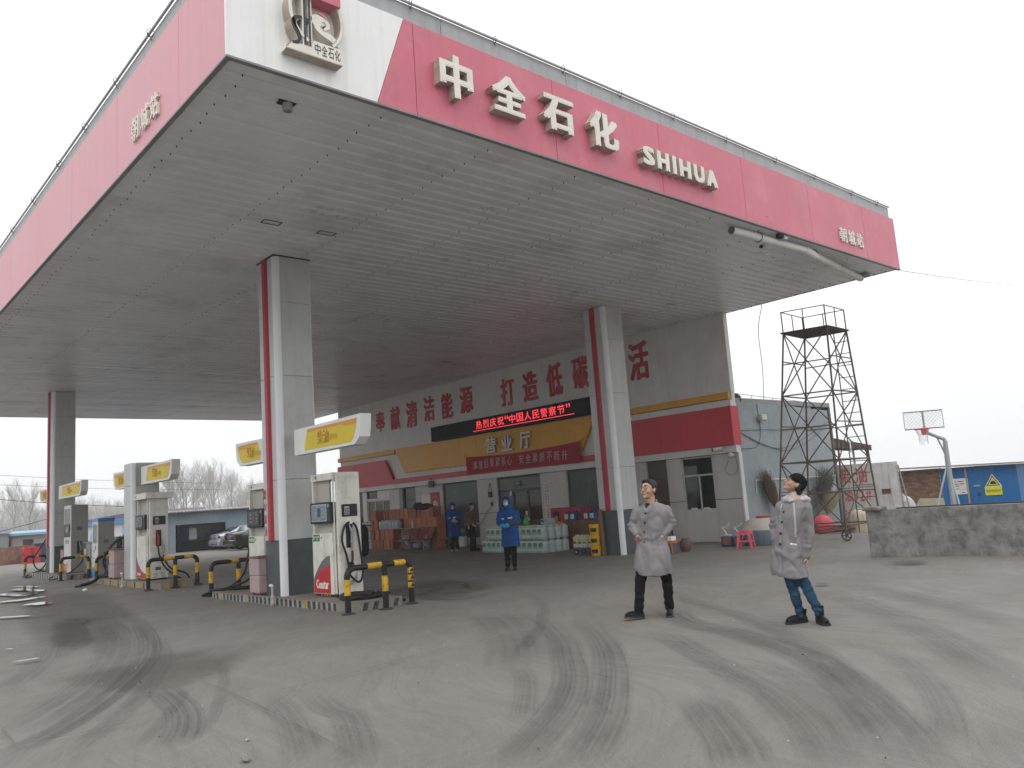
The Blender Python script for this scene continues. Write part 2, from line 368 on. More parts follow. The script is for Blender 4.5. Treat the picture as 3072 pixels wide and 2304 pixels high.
# ------------------------------------------------------------------ ground
def groundmat():
    m = bpy.data.materials.new('worn_concrete'); m.use_nodes = True; n = m.node_tree.nodes; l = m.node_tree.links; b = n['Principled BSDF']
    geo = n.new('ShaderNodeNewGeometry'); pos = geo.outputs['Position']
    def noise_(sc, det=6, ro=.6, vec=None):
        q = n.new('ShaderNodeTexNoise'); q.inputs['Scale'].default_value = sc; q.inputs['Detail'].default_value = det; q.inputs['Roughness'].default_value = ro; l.new(vec or pos, q.inputs['Vector']); return q.outputs[0]
    def rng(x, a, c, lo=0., hi=1.):
        q = n.new('ShaderNodeMapRange'); q.inputs[1].default_value = a; q.inputs[2].default_value = c; q.inputs[3].default_value = lo; q.inputs[4].default_value = hi; l.new(x, q.inputs[0]); return q.outputs[0]
    def mix(f, a, c):
        q = n.new('ShaderNodeMix'); q.data_type = 'RGBA'; l.new(f, q.inputs[0])
        for i, v in ((6, a), (7, c)):
            if isinstance(v, tuple): q.inputs[i].default_value = (*v, 1)
            else: l.new(v, q.inputs[i])
        return q.outputs[2]
    c = mix(rng(noise_(.35, 8, .65), .35, .65), (.143, .131, .114), (.196, .184, .165))
    c = mix(rng(noise_(.22, 5, .6), .52, .75, 0, .75), c, (.150, .126, .106))          # brown, oily areas
    mpg = n.new('ShaderNodeMapping'); mpg.inputs['Location'].default_value = (31, 7, 0); l.new(pos, mpg.inputs[0])
    c = mix(rng(noise_(.5, 5, .6, mpg.outputs[0]), .55, .75, 0, .4), c, (.17, .175, .138))   # greenish bloom
    nw = n.new('ShaderNodeTexNoise'); nw.inputs['Scale'].default_value = .12; nw.inputs['Detail'].default_value = 2; l.new(pos, nw.inputs['Vector'])
    vm = n.new('ShaderNodeVectorMath'); vm.operation = 'MULTIPLY_ADD'; l.new(nw.outputs['Color'], vm.inputs[0]); vm.inputs[1].default_value = (7, 7, 0); l.new(pos, vm.inputs[2]); warp = vm.outputs[0]
    # scuffs that run with the traffic: stretched noise in two headings
    for ang, a0, col, k, sc_ in ((40, .5, (.115, .107, .10), .6, (.28, 4.5, 1)), (75, .52, (.255, .245, .23), .35, (.28, 5, 1)), (62, .54, (.105, .096, .09), .55, (.2, 9, 1)), (48, .5, (.095, .09, .086), .5, (.35, 26, 1)), (70, .52, (.27, .26, .245), .3, (.4, 30, 1)), (20, .55, (.27, .26, .245), .25, (.5, 22, 1))):
        mp = n.new('ShaderNodeMapping'); mp.inputs['Rotation'].default_value = (0, 0, -R_(ang)); mp.inputs['Scale'].default_value = (1, 1, 1)
        l.new(warp, mp.inputs[0])
        m2 = n.new('ShaderNodeMapping'); m2.inputs['Scale'].default_value = sc_; l.new(mp.outputs[0], m2.inputs[0])
        f = rng(noise_(1., 6, .65, m2.outputs[0]), a0, a0+.2, 0, k)
        c = mix(f, c, col)
    c = mix(rng(noise_(60, 3, .7), .3, .7, 0, .6), c, (.12, .114, .106))            # aggregate
    c = mix(rng(noise_(110, 2, .5), .6, .7, 0, .6), c, (.36, .35, .33))
    c = mix(rng(noise_(9, 6, .7), .6, .78, 0, .45), c, (.095, .086, .078))              # small stains
    l.new(c, b.inputs['Base Color'])
    l.new(rng(noise_(1.2, 6, .6), .3, .7, .62, .9), b.inputs['Roughness']); b.inputs['Specular IOR Level'].default_value = .35
    bp = n.new('ShaderNodeBump'); bp.inputs['Strength'].default_value = .35; bp.inputs['Distance'].default_value = .012
    l.new(noise_(45, 8, .7), bp.inputs['Height']); l.new(bp.outputs[0], b.inputs['Normal'])
    return m
gm = MB()
gx = [-700,-400,-150,-60,-30,-15,-8,-4] + [i for i in range(-2, 26)] + [28,32,40,55,80,120,200,400,700]
gy = [-700,-400,-150,-60,-30,-15,-8,-4] + [i for i in range(-2, 46)] + [50,60,80,120,200,400,700]
gm.add([(x, y, gz(x, y)) for y in gy for x in gx], [(j*len(gx)+i, j*len(gx)+i+1, (j+1)*len(gx)+i+1, (j+1)*len(gx)+i) for j in range(len(gy)-1) for i in range(len(gx)-1)])
structure(gm.build('ground', groundmat(), smooth=60))

def strip(name, pts, w, mat_, z, k=8, wob=0.):
    P = spline([(x, y, 0) for x, y in pts], k); m = MB(); uv = []; fade = []; n = len(P); L = 0
    for i, p in enumerate(P):
        t = (P[min(i+1, n-1)]-P[max(i-1, 0)]).normalized(); s = Vector((-t.y, t.x, 0))
        if i: L += (p-P[i-1]).length
        e = min(1, 5*i/n, 5*(n-1-i)/n)
        for j in range(4):
            q = p + s*w*(j/3-.5)*(1+wob*noise.noise(p*.9+Vector((j, 0, 0))))
            m.v.append((q.x, q.y, gz(q.x, q.y)+z)); uv.append((j/3, L)); fade.append(e)
    for i in range(n-1):
        for j in range(3): m.f.append((i*4+j, i*4+j+1, (i+1)*4+j+1, (i+1)*4+j)); m.mi.append(0)
    if n > 1:
        me = m.mesh(name, mat_)
        ul = me.uv_layers.new(name='UVMap')
        for lp in me.loops: ul.data[lp.index].uv = uv[lp.vertex_index]
        a = me.attributes.new('fade', 'FLOAT', 'POINT'); a.data.foreach_set('value', fade)
        return obj(name, me)
_sm = {}
for i, (w, s_, pts) in enumerate(TYRES):
    key = round(s_*5)
    if key not in _sm: _sm[key] = stainmat('tyre_rubber_%d' % key, (.056, .052, .049), min(.62, .52*s_+.05), uscale=14, edge=.16)
    structure(strip('tyre_mark', pts, w*1.05, _sm[key], .004+.0011*i))
jm = stainmat('joint_line', (.09, .07, .055), .6, False); cm_ = stainmat('crack_line', (.11, .06, .045), .9, False)
for pts in JOINTS: structure(strip('pavement_joint', pts, .024, jm, .033, 5))
for pts in CRACKS: structure(strip('pavement_crack', pts, .12, cm_, .034, 5, .7))
om = stainmat('oil_stain_film', (.05, .045, .04), .75, False, .45, edge=.4)
def blob(name, pts, mat_, z, solid=False):
    c = Vector((sum(p[0] for p in pts)/len(pts), sum(p[1] for p in pts)/len(pts), 0)); P = spline([(x, y, 0) for x, y in pts+[pts[0]]], 6)[:-1]
    m = MB(); m.v = [(c.x, c.y, gz(c.x, c.y)+z)]; fade = [1.]
    for f, fd in ((.5, 1.), (.75, .8), (.98, 0.)):
        for i, p in enumerate(P):
            q = c + (p-c)*f*(1+(.5 if z > .04 else .25)*noise.noise(p*4.1)); m.v.append((q.x, q.y, gz(q.x, q.y)+z)); fade.append(fd)
    n = len(P)
    for i in range(n): m.f.append((0, 1+i, 1+(i+1) % n))
    for r in range(2):
        for i in range(n): m.f.append((1+r*n+i, 1+(r+1)*n+i, 1+(r+1)*n+(i+1) % n, 1+r*n+(i+1) % n))
    m.mi = [0]*len(m.f)
    me = m.mesh(name, mat_); ul = me.uv_layers.new(name='UVMap')
    for lp in me.loops: ul.data[lp.index].uv = (.5, 1)
    a = me.attributes.new('fade', 'FLOAT', 'POINT'); a.data.foreach_set('value', fade)
    return obj(name, me)
wm = bpy.data.materials.new('puddle_water'); wm.use_nodes = True
_b = wm.node_tree.nodes['Principled BSDF']; _b.inputs['Base Color'].default_value = (.06, .06, .058, 1); _b.inputs['Roughness'].default_value = .04; _b.inputs['Specular IOR Level'].default_value = 1.
pf = stainmat('puddle_film', (.05, .05, .05), 2.2, False, .03, edge=.5, spec=1.)
for w_, pts in PUDDLES: structure(strip('puddle', pts, w_*1.6, pf, .046, 8, .9))
for pts in OILS: structure(blob('oil_stain', pts, om, .036))
big = [[(4.4, 25), (5.6, 26), (5.9, 22), (5.2, 17.5), (4.6, 15), (3.5, 12), (2.6, 11.5), (2.8, 15), (3.5, 19)], [(2.2, 10.5), (3.6, 11), (4.3, 10), (3.6, 8.8), (2.6, 8.6)], [(8.2, 14.5), (11, 15.2), (10.8, 13), (9.6, 11.8), (8.5, 11.7)]]
om2 = stainmat('faint_oil_film', (.075, .062, .052), .45, False, .55, edge=.4)
for pts in big: structure(blob('oil_stain', pts, om2, .031))

# ------------------------------------------------------------------ canopy
ZC = 6.85; CX0, CX1, CY0, CY1 = 3.5, 21.25, 8.32, 41.0
pink = M('faded_red_panel', (.53, .122, .172), .45, .06, 1.2, coat=.1, spec=.4, streak=.07, dirt=(.60, .27, .30), dirtamt=.3, dirtscale=.9)
pink_side = M('faded_red_panel_glare', (.60, .26, .305), .42, .06, 1.2, spec=.35, streak=.06)  # paler than the front: grazing sky glare put into the colour
fwhite = M('fascia_white', (.78, .78, .775), .4, .04, 1.5, streak=.12, dirt=(.4, .36, .3), dirtamt=.15)
parapet = M('parapet_grey', (.36, .365, .37), .5, .08, 1.2, streak=.18)
soffit = M('soffit_aluminium', (.72, .73, .745), .3, .06, .7, spec=.5, dirt=(.25, .2, .16), dirtamt=.35, dirtscale=.5)
dark = M('dark_gap', (.03, .03, .03), .8, .1)
canopy = thing('canopy', 'big flat petrol station canopy with faded red fascia and slatted grey underside', 'canopy', ((CX0+CX1)/2, CY0, 0))
def panel_x(x0, x1, z0, z1, y, d, m, name='fascia_panel'): return MB().bbox(x0+.004, x1-.004, y, y+d, z0, z1, .006).build(name, m, canopy)
def panel_y(y0, y1, z0, z1, x, d, m, name='fascia_panel'): return MB().bbox(x, x+d, y0+.004, y1-.004, z0, z1, .006).build(name, m, canopy)
FT = 8.2
# front fascia: white end, slanted join, red panels
MB().prism([(CX0, ZC), (5.49, ZC), (5.97, FT), (CX0, FT)], (0, CY0, 0), (1,0,0), (0,0,1), (0,1,0), .05).build('fascia_panel', fwhite, canopy)
MB().prism([(5.498, ZC), (6.116, ZC), (6.116, FT), (5.978, FT)], (0, CY0, 0), (1,0,0), (0,0,1), (0,1,0), .05).build('fascia_panel', pink, canopy)
xs = [6.124, 8.79, 11.46, 14.13, 16.78, 19.43, CX1]
for a, b in zip(xs, xs[1:]): panel_x(a, b, ZC, FT, CY0, .05, pink)
ys = [CY0+.05, 9.83, 12.46, 15.11, 17.72, 20.37, 23.0, 25.6, 28.3, 30.9, 33.5, 36.1, 38.7, CY1]
for a, b in zip(ys, ys[1:]): panel_y(a, b, ZC, FT, CX0, .05, pink_side)
for a, b in zip(ys, ys[1:]): panel_y(a, b, ZC, FT, CX1-.05, .05, pink_side)
MB().box(CX0+.05, CX1-.05, CY1-.05, CY1, ZC, FT).build('fascia_panel', pink_side, canopy)
# grey parapet set back above the red, with rail and hoops
GT = 8.50
xs2 = [CX0+.06, 6.66, 9.2, 11.8, 14.4, 17.0, 19.4, CX1-.09]
for a, b in zip(xs2, xs2[1:]): panel_x(a, b, FT, GT, CY0+.06, .04, parapet, 'parapet_panel')
ys2 = [CY0+.1] + [CY0+2.6*i for i in range(1, 13)] + [CY1-.06]
for a, b in zip(ys2, ys2[1:]): panel_y(a, b, FT, GT, CX0+.06, .04, parapet, 'parapet_panel')
for a, b in zip(ys2, ys2[1:]): panel_y(a, b, FT, GT, CX1-.10, .04, parapet, 'parapet_panel')
galv = M('galvanised_pipe', (.42, .43, .44), .35, .12, 6, metal=.6)
wire = M('dark_wire', (.03, .03, .032), .6)
MB().tube([(CX0+.05, CY0+.03, GT+.01), (CX1-.1, CY0+.03, GT+.01)], .022).build('rail_pipe', galv, canopy, smooth=True)
MB().tube([(CX0+.03, CY0+.05, GT+.01), (CX0+.03, CY1-.1, GT+.01)], .022).build('rail_pipe', galv, canopy, smooth=True)
hoopmb = MB()
hoopmb.tube([(0, .05*math.cos(t), .06*math.sin(t)) for t in [i*2*math.pi/10 for i in range(10)]], .006, 4, closed=True)
hoopmb.tube([(0, .05, 0), (0, -.02, -.12)], .006, 4)
hme = hoopmb.mesh('wire_tie', wire)
def _cl(x, y, z, rz):
    o = obj('wire_tie', hme, canopy, loc=Vector((x, y, z))-Vector(canopy['_w'])); o.rotation_euler = (0, 0, rz)
for x in [6.2, 7.6, 9.1, 10.7, 12.2, 13.9, 15.6, 17.4, 19.0, 20.4]: _cl(x + random.uniform(-.2, .2), CY0+.03, GT, random.uniform(-.3, .3))
for y in [9.6, 11.0, 12.6, 14.4, 16.2, 18.3, 20.4, 22.8]: _cl(CX0+.03, y, GT, math.pi/2 + random.uniform(-.3, .3))
# roof deck and soffit: 112 slats along x
MB().box(CX0+.06, CX1-.06, CY0+.06, CY1-.06, ZC+.06, ZC+.11).build('soffit_deck', dark, canopy)
MB().box(CX0+.1, CX1-.1, CY0+.1, CY1-.1, FT+.02, FT+.08).build('roof_deck', parapet, canopy)
MB().box(CX0-.012, CX1+.02, CY0-.012, CY0+.06, ZC-.03, ZC-.004).build('edge_trim', M('trim_grey', (.22, .22, .22), .5), canopy)
MB().box(CX0-.012, CX0+.05, CY0+.062, CY1, ZC-.03, ZC-.004).build('edge_trim', M('trim_grey', (.22, .22, .22), .5), canopy)
pitch = .285; L = CX1-CX0-.14
sm_ = MB(); pr = [(0, .05), (.008, .03), (.045, 0), (.24, 0), (.275, .03), (.279, .05)]
sm_.add([(x, a, b) for x in (-L/2, L/2) for a, b in pr], [(i+6, i+7, i+1, i) for i in range(5)])
sme = sm_.mesh('slat', soffit)
ns = int((CY1-CY0-.13)/pitch)
for i in range(ns):
    obj('slat', sme, canopy, loc=(random.uniform(-.004, .004), .065+i*pitch, ZC + random.uniform(0, .010))).rotation_euler = (random.uniform(-.02, .02), random.uniform(-.0006, .0006), 0)
scr = MB()
for i in range(ns):
    for x in [CX0+.35+1.9*k for k in range(10)]:
        X = x + .02*math.sin(i*1.7+x); Y = CY0+.065+i*pitch+.0
        if X < CX1-.2: scr.lathe([(.008, -.004), (.009, .02)], (X, Y+.003, ZC+.004), 6)
scr.build('screw', M('screw_black', (.008, .008, .008), .6), canopy, kind='stuff')
for (x, y) in ((6.25, 13.06), (7.36, 13.09)):
    f = MB()
    for (a, b, c, d) in ((-.17, .17, -.09, -.08), (-.17, .17, .08, .09), (-.17, -.16, -.08, .08), (.16, .17, -.08, .08)): f.box(x+a, x+b, y+c, y+d, ZC-.008, ZC+.004)
    f.build('hatch_frame', dark, canopy)
# raised lettering on the fascia
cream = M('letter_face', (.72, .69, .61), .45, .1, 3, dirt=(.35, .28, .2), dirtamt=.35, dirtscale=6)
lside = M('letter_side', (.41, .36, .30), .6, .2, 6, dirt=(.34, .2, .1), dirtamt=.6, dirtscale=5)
D = .14
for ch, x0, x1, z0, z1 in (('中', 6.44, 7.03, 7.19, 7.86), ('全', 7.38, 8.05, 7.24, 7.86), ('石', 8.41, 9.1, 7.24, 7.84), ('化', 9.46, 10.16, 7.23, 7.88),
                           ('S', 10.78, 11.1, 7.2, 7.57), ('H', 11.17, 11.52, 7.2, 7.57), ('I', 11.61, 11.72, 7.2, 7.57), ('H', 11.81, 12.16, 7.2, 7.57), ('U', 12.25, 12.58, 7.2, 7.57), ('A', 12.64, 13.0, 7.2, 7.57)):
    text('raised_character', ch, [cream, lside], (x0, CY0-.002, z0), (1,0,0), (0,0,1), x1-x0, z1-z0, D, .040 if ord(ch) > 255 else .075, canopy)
    MB().box((x0+x1)/2-.05, (x0+x1)/2+.05, CY0-.03, CY0+.01, z0+.15, z0+.2).build('letter_bracket', lside, canopy) if 0 else None
for ch, x0 in (('朝', 18.05), ('城', 18.48), ('站', 18.88)):
    text('raised_character', ch, cream, (x0, CY0-.002, 7.06), (1,0,0), (0,0,1), .33, .36, .035, .012, canopy)
for ch, y0 in (('朝', 11.66), ('城', 11.24), ('站', 10.84)):
    text('raised_character', ch, cream, (CX0-.002, y0, 7.07), (0,-1,0), (0,0,1), .31, .36, .035, .012, canopy)
# emblem
em = thing('emblem', 'weathered ring emblem with dark S and H on white canopy corner', 'emblem', (4.55, CY0, 7.1))
YF = CY0 - .002; E = .15
def earc(cx, cz, rx, rz, a0, a1, w, n=22):
    o = [(cx+rx*math.cos(R_(a0+(a1-a0)*i/n)), cz+rz*math.sin(R_(a0+(a1-a0)*i/n))) for i in range(n+1)]
    i_ = [(cx+(rx-w)*math.cos(R_(a0+(a1-a0)*i/n)), cz+(rz-w)*math.sin(R_(a0+(a1-a0)*i/n))) for i in range(n+1)]
    return o + i_[::-1]
def eprism(poly, m, name, d0=0, d1=E): return MB().prism(poly, (0, YF-d0, 0), (1,0,0), (0,0,1), (0,-1,0), d1-d0).build(name, m, em)
inkd = M('emblem_ink', (.035, .042, .055), .5, .15)
embf = [cream]
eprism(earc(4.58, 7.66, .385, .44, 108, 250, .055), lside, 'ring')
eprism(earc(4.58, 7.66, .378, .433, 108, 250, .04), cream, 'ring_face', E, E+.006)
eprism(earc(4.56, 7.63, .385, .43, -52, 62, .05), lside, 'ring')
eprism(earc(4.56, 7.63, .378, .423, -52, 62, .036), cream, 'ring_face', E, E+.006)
eprism([(4.17, 7.10), (4.90, 7.10), (4.90, 7.30), (4.52, 7.30), (4.50, 7.2), (4.30, 7.2), (4.22, 7.17)], cream, 'base_block')
MB().box(4.165, 4.905, YF-E, YF-.01, 7.085, 7.1).build('base_underside', lside, em)
for a, b in ((4.375, 4.425), (4.455, 4.505)): eprism([(a, 7.2), (b, 7.2), (b, 7.86), (a, 7.86)], cream, 'letter_bar')
for a, b in ((4.395, 4.42), (4.46, 4.485)): eprism([(a, 7.205), (b, 7.205), (b, 7.85), (a, 7.85)], inkd, 'dark_letter', E, E+.006)
eprism([(4.42, 7.50), (4.46, 7.50), (4.46, 7.56), (4.42, 7.56)], inkd, 'dark_letter', 0, E+.006)
sp_ = spline([(4.375, 7.55, 0), (4.31, 7.535, 0), (4.265, 7.48, 0), (4.27, 7.41, 0), (4.315, 7.33, 0), (4.335, 7.27, 0), (4.31, 7.215, 0), (4.24, 7.19, 0)], 5)
def ribbon(P, w0):
    l_, r_ = [], []
    for i, p in enumerate(P):
        t = (P[min(i+1, len(P)-1)]-P[max(i-1, 0)]).normalized(); w = w0*(.35+.65*math.sin(math.pi*min(.95, .1+i/len(P)*.9)))
        l_.append((p.x-t.y*w, p.y+t.x*w)); r_.append((p.x+t.y*w, p.y-t.x*w))
    return l_ + r_[::-1]
eprism(ribbon(sp_, .045), lside, 'letter_body'); eprism(ribbon(sp_, .03), inkd, 'dark_letter', E, E+.006)
cl = spline([(4.49, 7.56, 0), (4.50, 7.62, 0), (4.56, 7.66, 0), (4.62, 7.66, 0), (4.70, 7.64, 0), (4.75, 7.58, 0), (4.74, 7.52, 0), (4.70, 7.49, 0), (4.80, 7.44, 0), (4.87, 7.36, 0), (4.86, 7.32, 0), (4.76, 7.37, 0), (4.64, 7.41, 0), (4.56, 7.46, 0), (4.53, 7.52, 0)], 3)
eprism([(p.x, p.y) for p in cl], cream, 'cloud'); 
eprism(ribbon(spline([(4.64, 7.575, 0), (4.67, 7.59, 0), (4.69, 7.56, 0), (4.66, 7.53, 0), (4.63, 7.52, 0), (4.66, 7.485, 0), (4.72, 7.48, 0)], 4), .012), lside, 'cloud_groove', E, E+.004)
eprism([(4.60, 7.69), (4.66, 7.70), (4.71, 7.66), (4.70, 7.63), (4.65, 7.665), (4.60, 7.67)], pink, 'red_flick', E-.03, E+.004)
eprism([(4.40, 7.84), (4.885, 7.84), (4.885, 8.03), (4.40, 8.03)], pink, 'red_bar', 0, E+.05)
for i, ch in enumerate('中全石化'): text('small_character', ch, inkd, (4.535+i*.09, YF-E, 7.135), (1,0,0), (0,0,1), .075, .14, .004, .0, em)
# things hung under the canopy
lm = thing('ceiling_lamp', 'round grey lamp hanging out of its open hatch in the canopy', 'lamp', (4.54, 8.98, ZC))
MB().box(4.44, 4.66, 8.91, 9.05, ZC-.006, ZC+.03).build('hatch', dark, lm)
MB().lathe([(.06, 0), (.068, -.03), (.068, -.10), (.05, -.107)], (4.56, 8.98, ZC), 20).build('housing', M('lamp_grey', (.38, .37, .35), .4), lm, smooth=True)
MB().lathe([(.05, -.107), (.04, -.11)], (4.56, 8.98, ZC), 20).build('lens', M('lamp_lens', (.2, .19, .18), .2), lm)
pipe_w = M('white_pvc', (.68, .67, .64), .35, .06, 5)
dp = thing('drain_pipe', 'white plastic drain pipe slung under the canopy front edge', 'pipe', (14.06, 8.63, ZC))
MB().tube([(14.0, 8.62, ZC-.14), (16.75, 8.55, ZC-.14)], .085, 14, caps=False).build('straight_pipe', pipe_w, dp, smooth=50)
MB().tube([(14.0-.002, 8.62, ZC-.14), (14.3, 8.612, ZC-.14)], .074, 14).build('bore', M('pipe_bore', (.12, .12, .12), .8), dp)
MB().tube(spline([(16.75, 8.55, ZC-.14), (16.9, 8.56, ZC-.145), (17.3, 8.6, ZC-.18)], 5), .095, 14).build('elbow', pipe_w, dp, smooth=50)
MB().tube([(17.25, 8.6, ZC-.175), (20.75, 9.15, ZC-.1)], .088, 14).build('sloping_pipe', M('white_pvc_dirty', (.6, .57, .52), .4, .2, 6), dp, smooth=50)
for x, y in ((14.95, 8.595), (17.25, 8.6)):
    MB().tube([(x, y+.10*math.cos(t), ZC-.14+.10*math.sin(t)) for t in [i*2*math.pi/14 for i in range(14)]], .008, 5, closed=True).build('strap', wire, dp)
MB().tube([(14.95, 8.60, ZC-.03), (14.9, CY0-.01, ZC+.22)], .008, 5).build('strap', wire, dp)
MB().box(20.6, 20.85, 8.95, 9.2, ZC-.08, ZC+.0).build('outlet', M('trim_grey', (.2,.2,.2)), dp)
def bullet_cam(name, label, loc, aim, par=None, s=1.):
    t = thing(name, label, 'security camera', loc); a = Vector(aim).normalized(); p = Vector(loc)
    q = Quaternion(a.cross(Vector((0,0,1))).normalized(), 0)
    MB().tube([p+a*.0, p+a*.2*s], .045*s, 10).build('camera_body', white_paint, t, smooth=50)
    MB().tube([p+a*.2*s, p+a*.235*s], .04*s, 10).build('lens_hood', dark, t)
    return t
t = bullet_cam('security_camera', 'small white bullet camera with black lens under the canopy by the drain pipe', (15.75, 8.95, ZC-.1), (-1, -.25, -.25))
MB().tube([(15.76, 8.95, ZC-.1), (15.8, 8.97, ZC)], .015, 6).build('bracket', white_paint, t)
t = thing('security_camera', 'small camera box above the drain pipe at the fascia edge', 'security camera', (15.7, 8.42, ZC-.06))
MB().bbox(15.45, 15.62, 8.38, 8.48, ZC-.1, ZC-.01).build('camera_body', dark, t); MB().bbox(15.63, 15.78, 8.38, 8.47, ZC-.11, ZC-.02).build('junction_box', white_paint, t)
# ------------------------------------------------------------------ columns
colpanel = M('column_panel', (.48, .485, .48), .3, .05, 2, coat=.15, streak=.12, dirt=(.33, .32, .29), dirtamt=.3, dirtscale=2.2)
colmould = M('column_moulding', (.70, .71, .72), .35, .05, 2)
colgrey = M('column_base_grey', (.075, .085, .09), .5, .12, 5, dirt=(.16, .14, .12), dirtamt=.3)
redstrip = M('red_strip', (.36, .025, .04), .4, .08, 3)
def column(label, x, y, z0, z1, w=.76, base=True, seamz=(2.35, 5.9, 4.4), strip_=True):
    """x,y: near left corner; faces -x (strip) and -y"""
    t = thing('canopy_column' if strip_ else 'pillar', label, 'column', (x+w/2, y+w/2, z0))
    zb = 1.19 if base else z0
    m = .10; g = .006
    zs = [zb] + [q for q in sorted(seamz) if zb < q < z1-.1] + [z1]
    if base:
        MB().box(x+.012, x+w-.012, y+m, y+w-.012, z0, zb).build('base_cladding', colgrey, t)
        MB().box(x+m, x+w-.012, y+.012, y+m, z0, zb).build('base_cladding', colgrey, t)
    for a, b in zip(zs, zs[1:]):
        MB().bbox(x+m, x+w, y, y+m, a+.003, b-.003, .006).build('cladding_panel', colpanel, t)      # near face
        MB().bbox(x, x+w, y+m+.002, y+w, a+.003, b-.003, .006).build('cladding_panel', colpanel, t)   # the rest, faces -x
    # quarter-round corner moulding
    pts = [(x+m, y+m)] + [(x+m-.115*math.cos(q), y+m-.115*math.sin(q)) for q in [R_(90*i/6) for i in range(7)]]
    MB().prism(pts, (0, 0, z0), (1,0,0), (0,1,0), (0,0,1), z1-z0-.02).build('corner_moulding', colmould, t, smooth=30)
    MB().box(x+w-.002, x+w+.008, y-.006, y+.05, z0, z1-.02).build('edge_trim', colmould, t)
    if strip_:
        ym = y+w*.56
        for a, b in ((zb, 3.4), (3.404, 5.0), (5.004, z1)):
            MB().prism([(0, ym-.10), (-.05, ym-.06), (-.05, ym+.06), (0, ym+.10)], (x, 0, a), (1,0,0), (0,1,0), (0,0,1), b-a).build('red_strip', redstrip, t)
    return t
c1 = column('white clad canopy column with red strip between the two near pumps', 7.08, 14.73, .13, ZC+.0)
c2 = column('white clad canopy column with red strip beside the goods and the hall window', 16.74, 14.62, 0, ZC)
c3 = column('farthest canopy column with red strip, beside the flame-decal pump', 7.1, 33.15, .2, ZC)
MB().box(7.05, 7.86, 14.70, 15.51, ZC-.015, ZC+.004).build('collar_gap', dark, c1)
redink = M('red_outline_print', (.5, .04, .06), .5)
for i, ch in enumerate('熄火加油'):
    text('printed_character', ch, redink, (7.076, 15.47, 2.0-i*.24), (0,-1,0), (0,0,1), .10, .19, .003, -.01, c1)
pb = column('short pillar without a roof carrying a yellow 92 sign beside a pump', 7.09, 23.87, .25, 3.43, .72, base=False, seamz=(2.8,), strip_=False)

# ------------------------------------------------------------------ main building
XB = 20.95
wwall = M('building_white_panel', (.62, .61, .59), .42, .06, 1.2, streak=.1, dirt=(.42, .31, .27), dirtamt=.2)
wwall2 = M('lower_wall_panel', (.50, .49, .475), .5, .07, 1.2, streak=.12, dirt=(.3, .28, .25), dirtamt=.3, dirtscale=1.)
yel = M('yellow_panel', (.62, .29, .006), .4, .12, .8, spec=.35, streak=.1)
red = M('red_panel', (.50, .022, .038), .4, .08, .8, spec=.35, streak=.06)
ftrim = M('window_frame_dark', (.05, .052, .055), .4)
glass = glassmat('window_glass', (.3, .33, .33))
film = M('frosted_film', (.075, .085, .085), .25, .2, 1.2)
Y0, Y1 = 13.53, 36.8
bld = thing('station_building', 'long white service hall with yellow and red bands under red slogan', 'building', (XB, 25, 0))
def bx(name, m, *a, **k): return MB().box(*a).build(name, m, bld, **k)
# upper billboard wall, in panels
yy = [Y0, 16.9, 20.2, 23.5, 26.8, 30.1, 33.4, Y1]
for a, b in zip(yy, yy[1:]): MB().bbox(XB, XB+.2, a+.002, b-.002, 4.412, ZC+.05, .004).build('upper_panel', wwall, bld)
bx('core_wall', wwall, XB+.03, XB+.2, Y0+.02, Y1-.02, 2.6, 4.41)
# yellow bands
MB().bbox(XB-.10, XB+.03, 31.62, Y1+.04, 4.20, 4.41, .008).build('yellow_band', yel, bld)
for a, b in ((13.58, 16.4), (16.405, 19.0)): MB().bbox(XB-.10, XB+.03, a, b, 4.20, 4.41, .008).build('yellow_band', yel, bld)
cuts = [31.6, 28.6, 25.6, 22.6, 19.0]
for k in range(4):
    a, b = cuts[k]-.004, cuts[k+1]+.004
    lo_a = 30.86 if k == 0 else a; lo_b = 19.75 if k == 3 else b
    MB().prism([(a, 4.40), (b, 4.40), (lo_b, 3.255), (lo_a, 3.255)], (XB+.03, 0, 0), (0,1,0), (0,0,1), (-1,0,0), .13).build('yellow_panel', yel, bld)
# red bands
MB().prism([(Y1+.04, 3.98), (32.46, 3.98), (31.81, 3.03), (31.81, 2.82), (Y1+.04, 2.82)], (XB+.03, 0, 0), (0,1,0), (0,0,1), (-1,0,0), .16).build('red_panel', red, bld)
for a, b in ((18.9, 23.2), (23.204, 27.5), (27.504, 31.8)): bx('red_band', red, XB-.13, XB+.03, a, b, 2.82, 3.03)
for a, b in ((Y0-.02, 16.2), (16.205, 18.896)): MB().bbox(XB-.17, XB+.24, a, b, 2.82, 3.98, .008).build('red_panel', red, bld)
bx('white_ledge', wwall, XB-.1, XB+.03, Y0, 18.9, 3.985, 4.17)
bx('ledge', wwall, XB-.08, XB+.03, Y0-.02, Y1+.02, 2.605, 2.815)
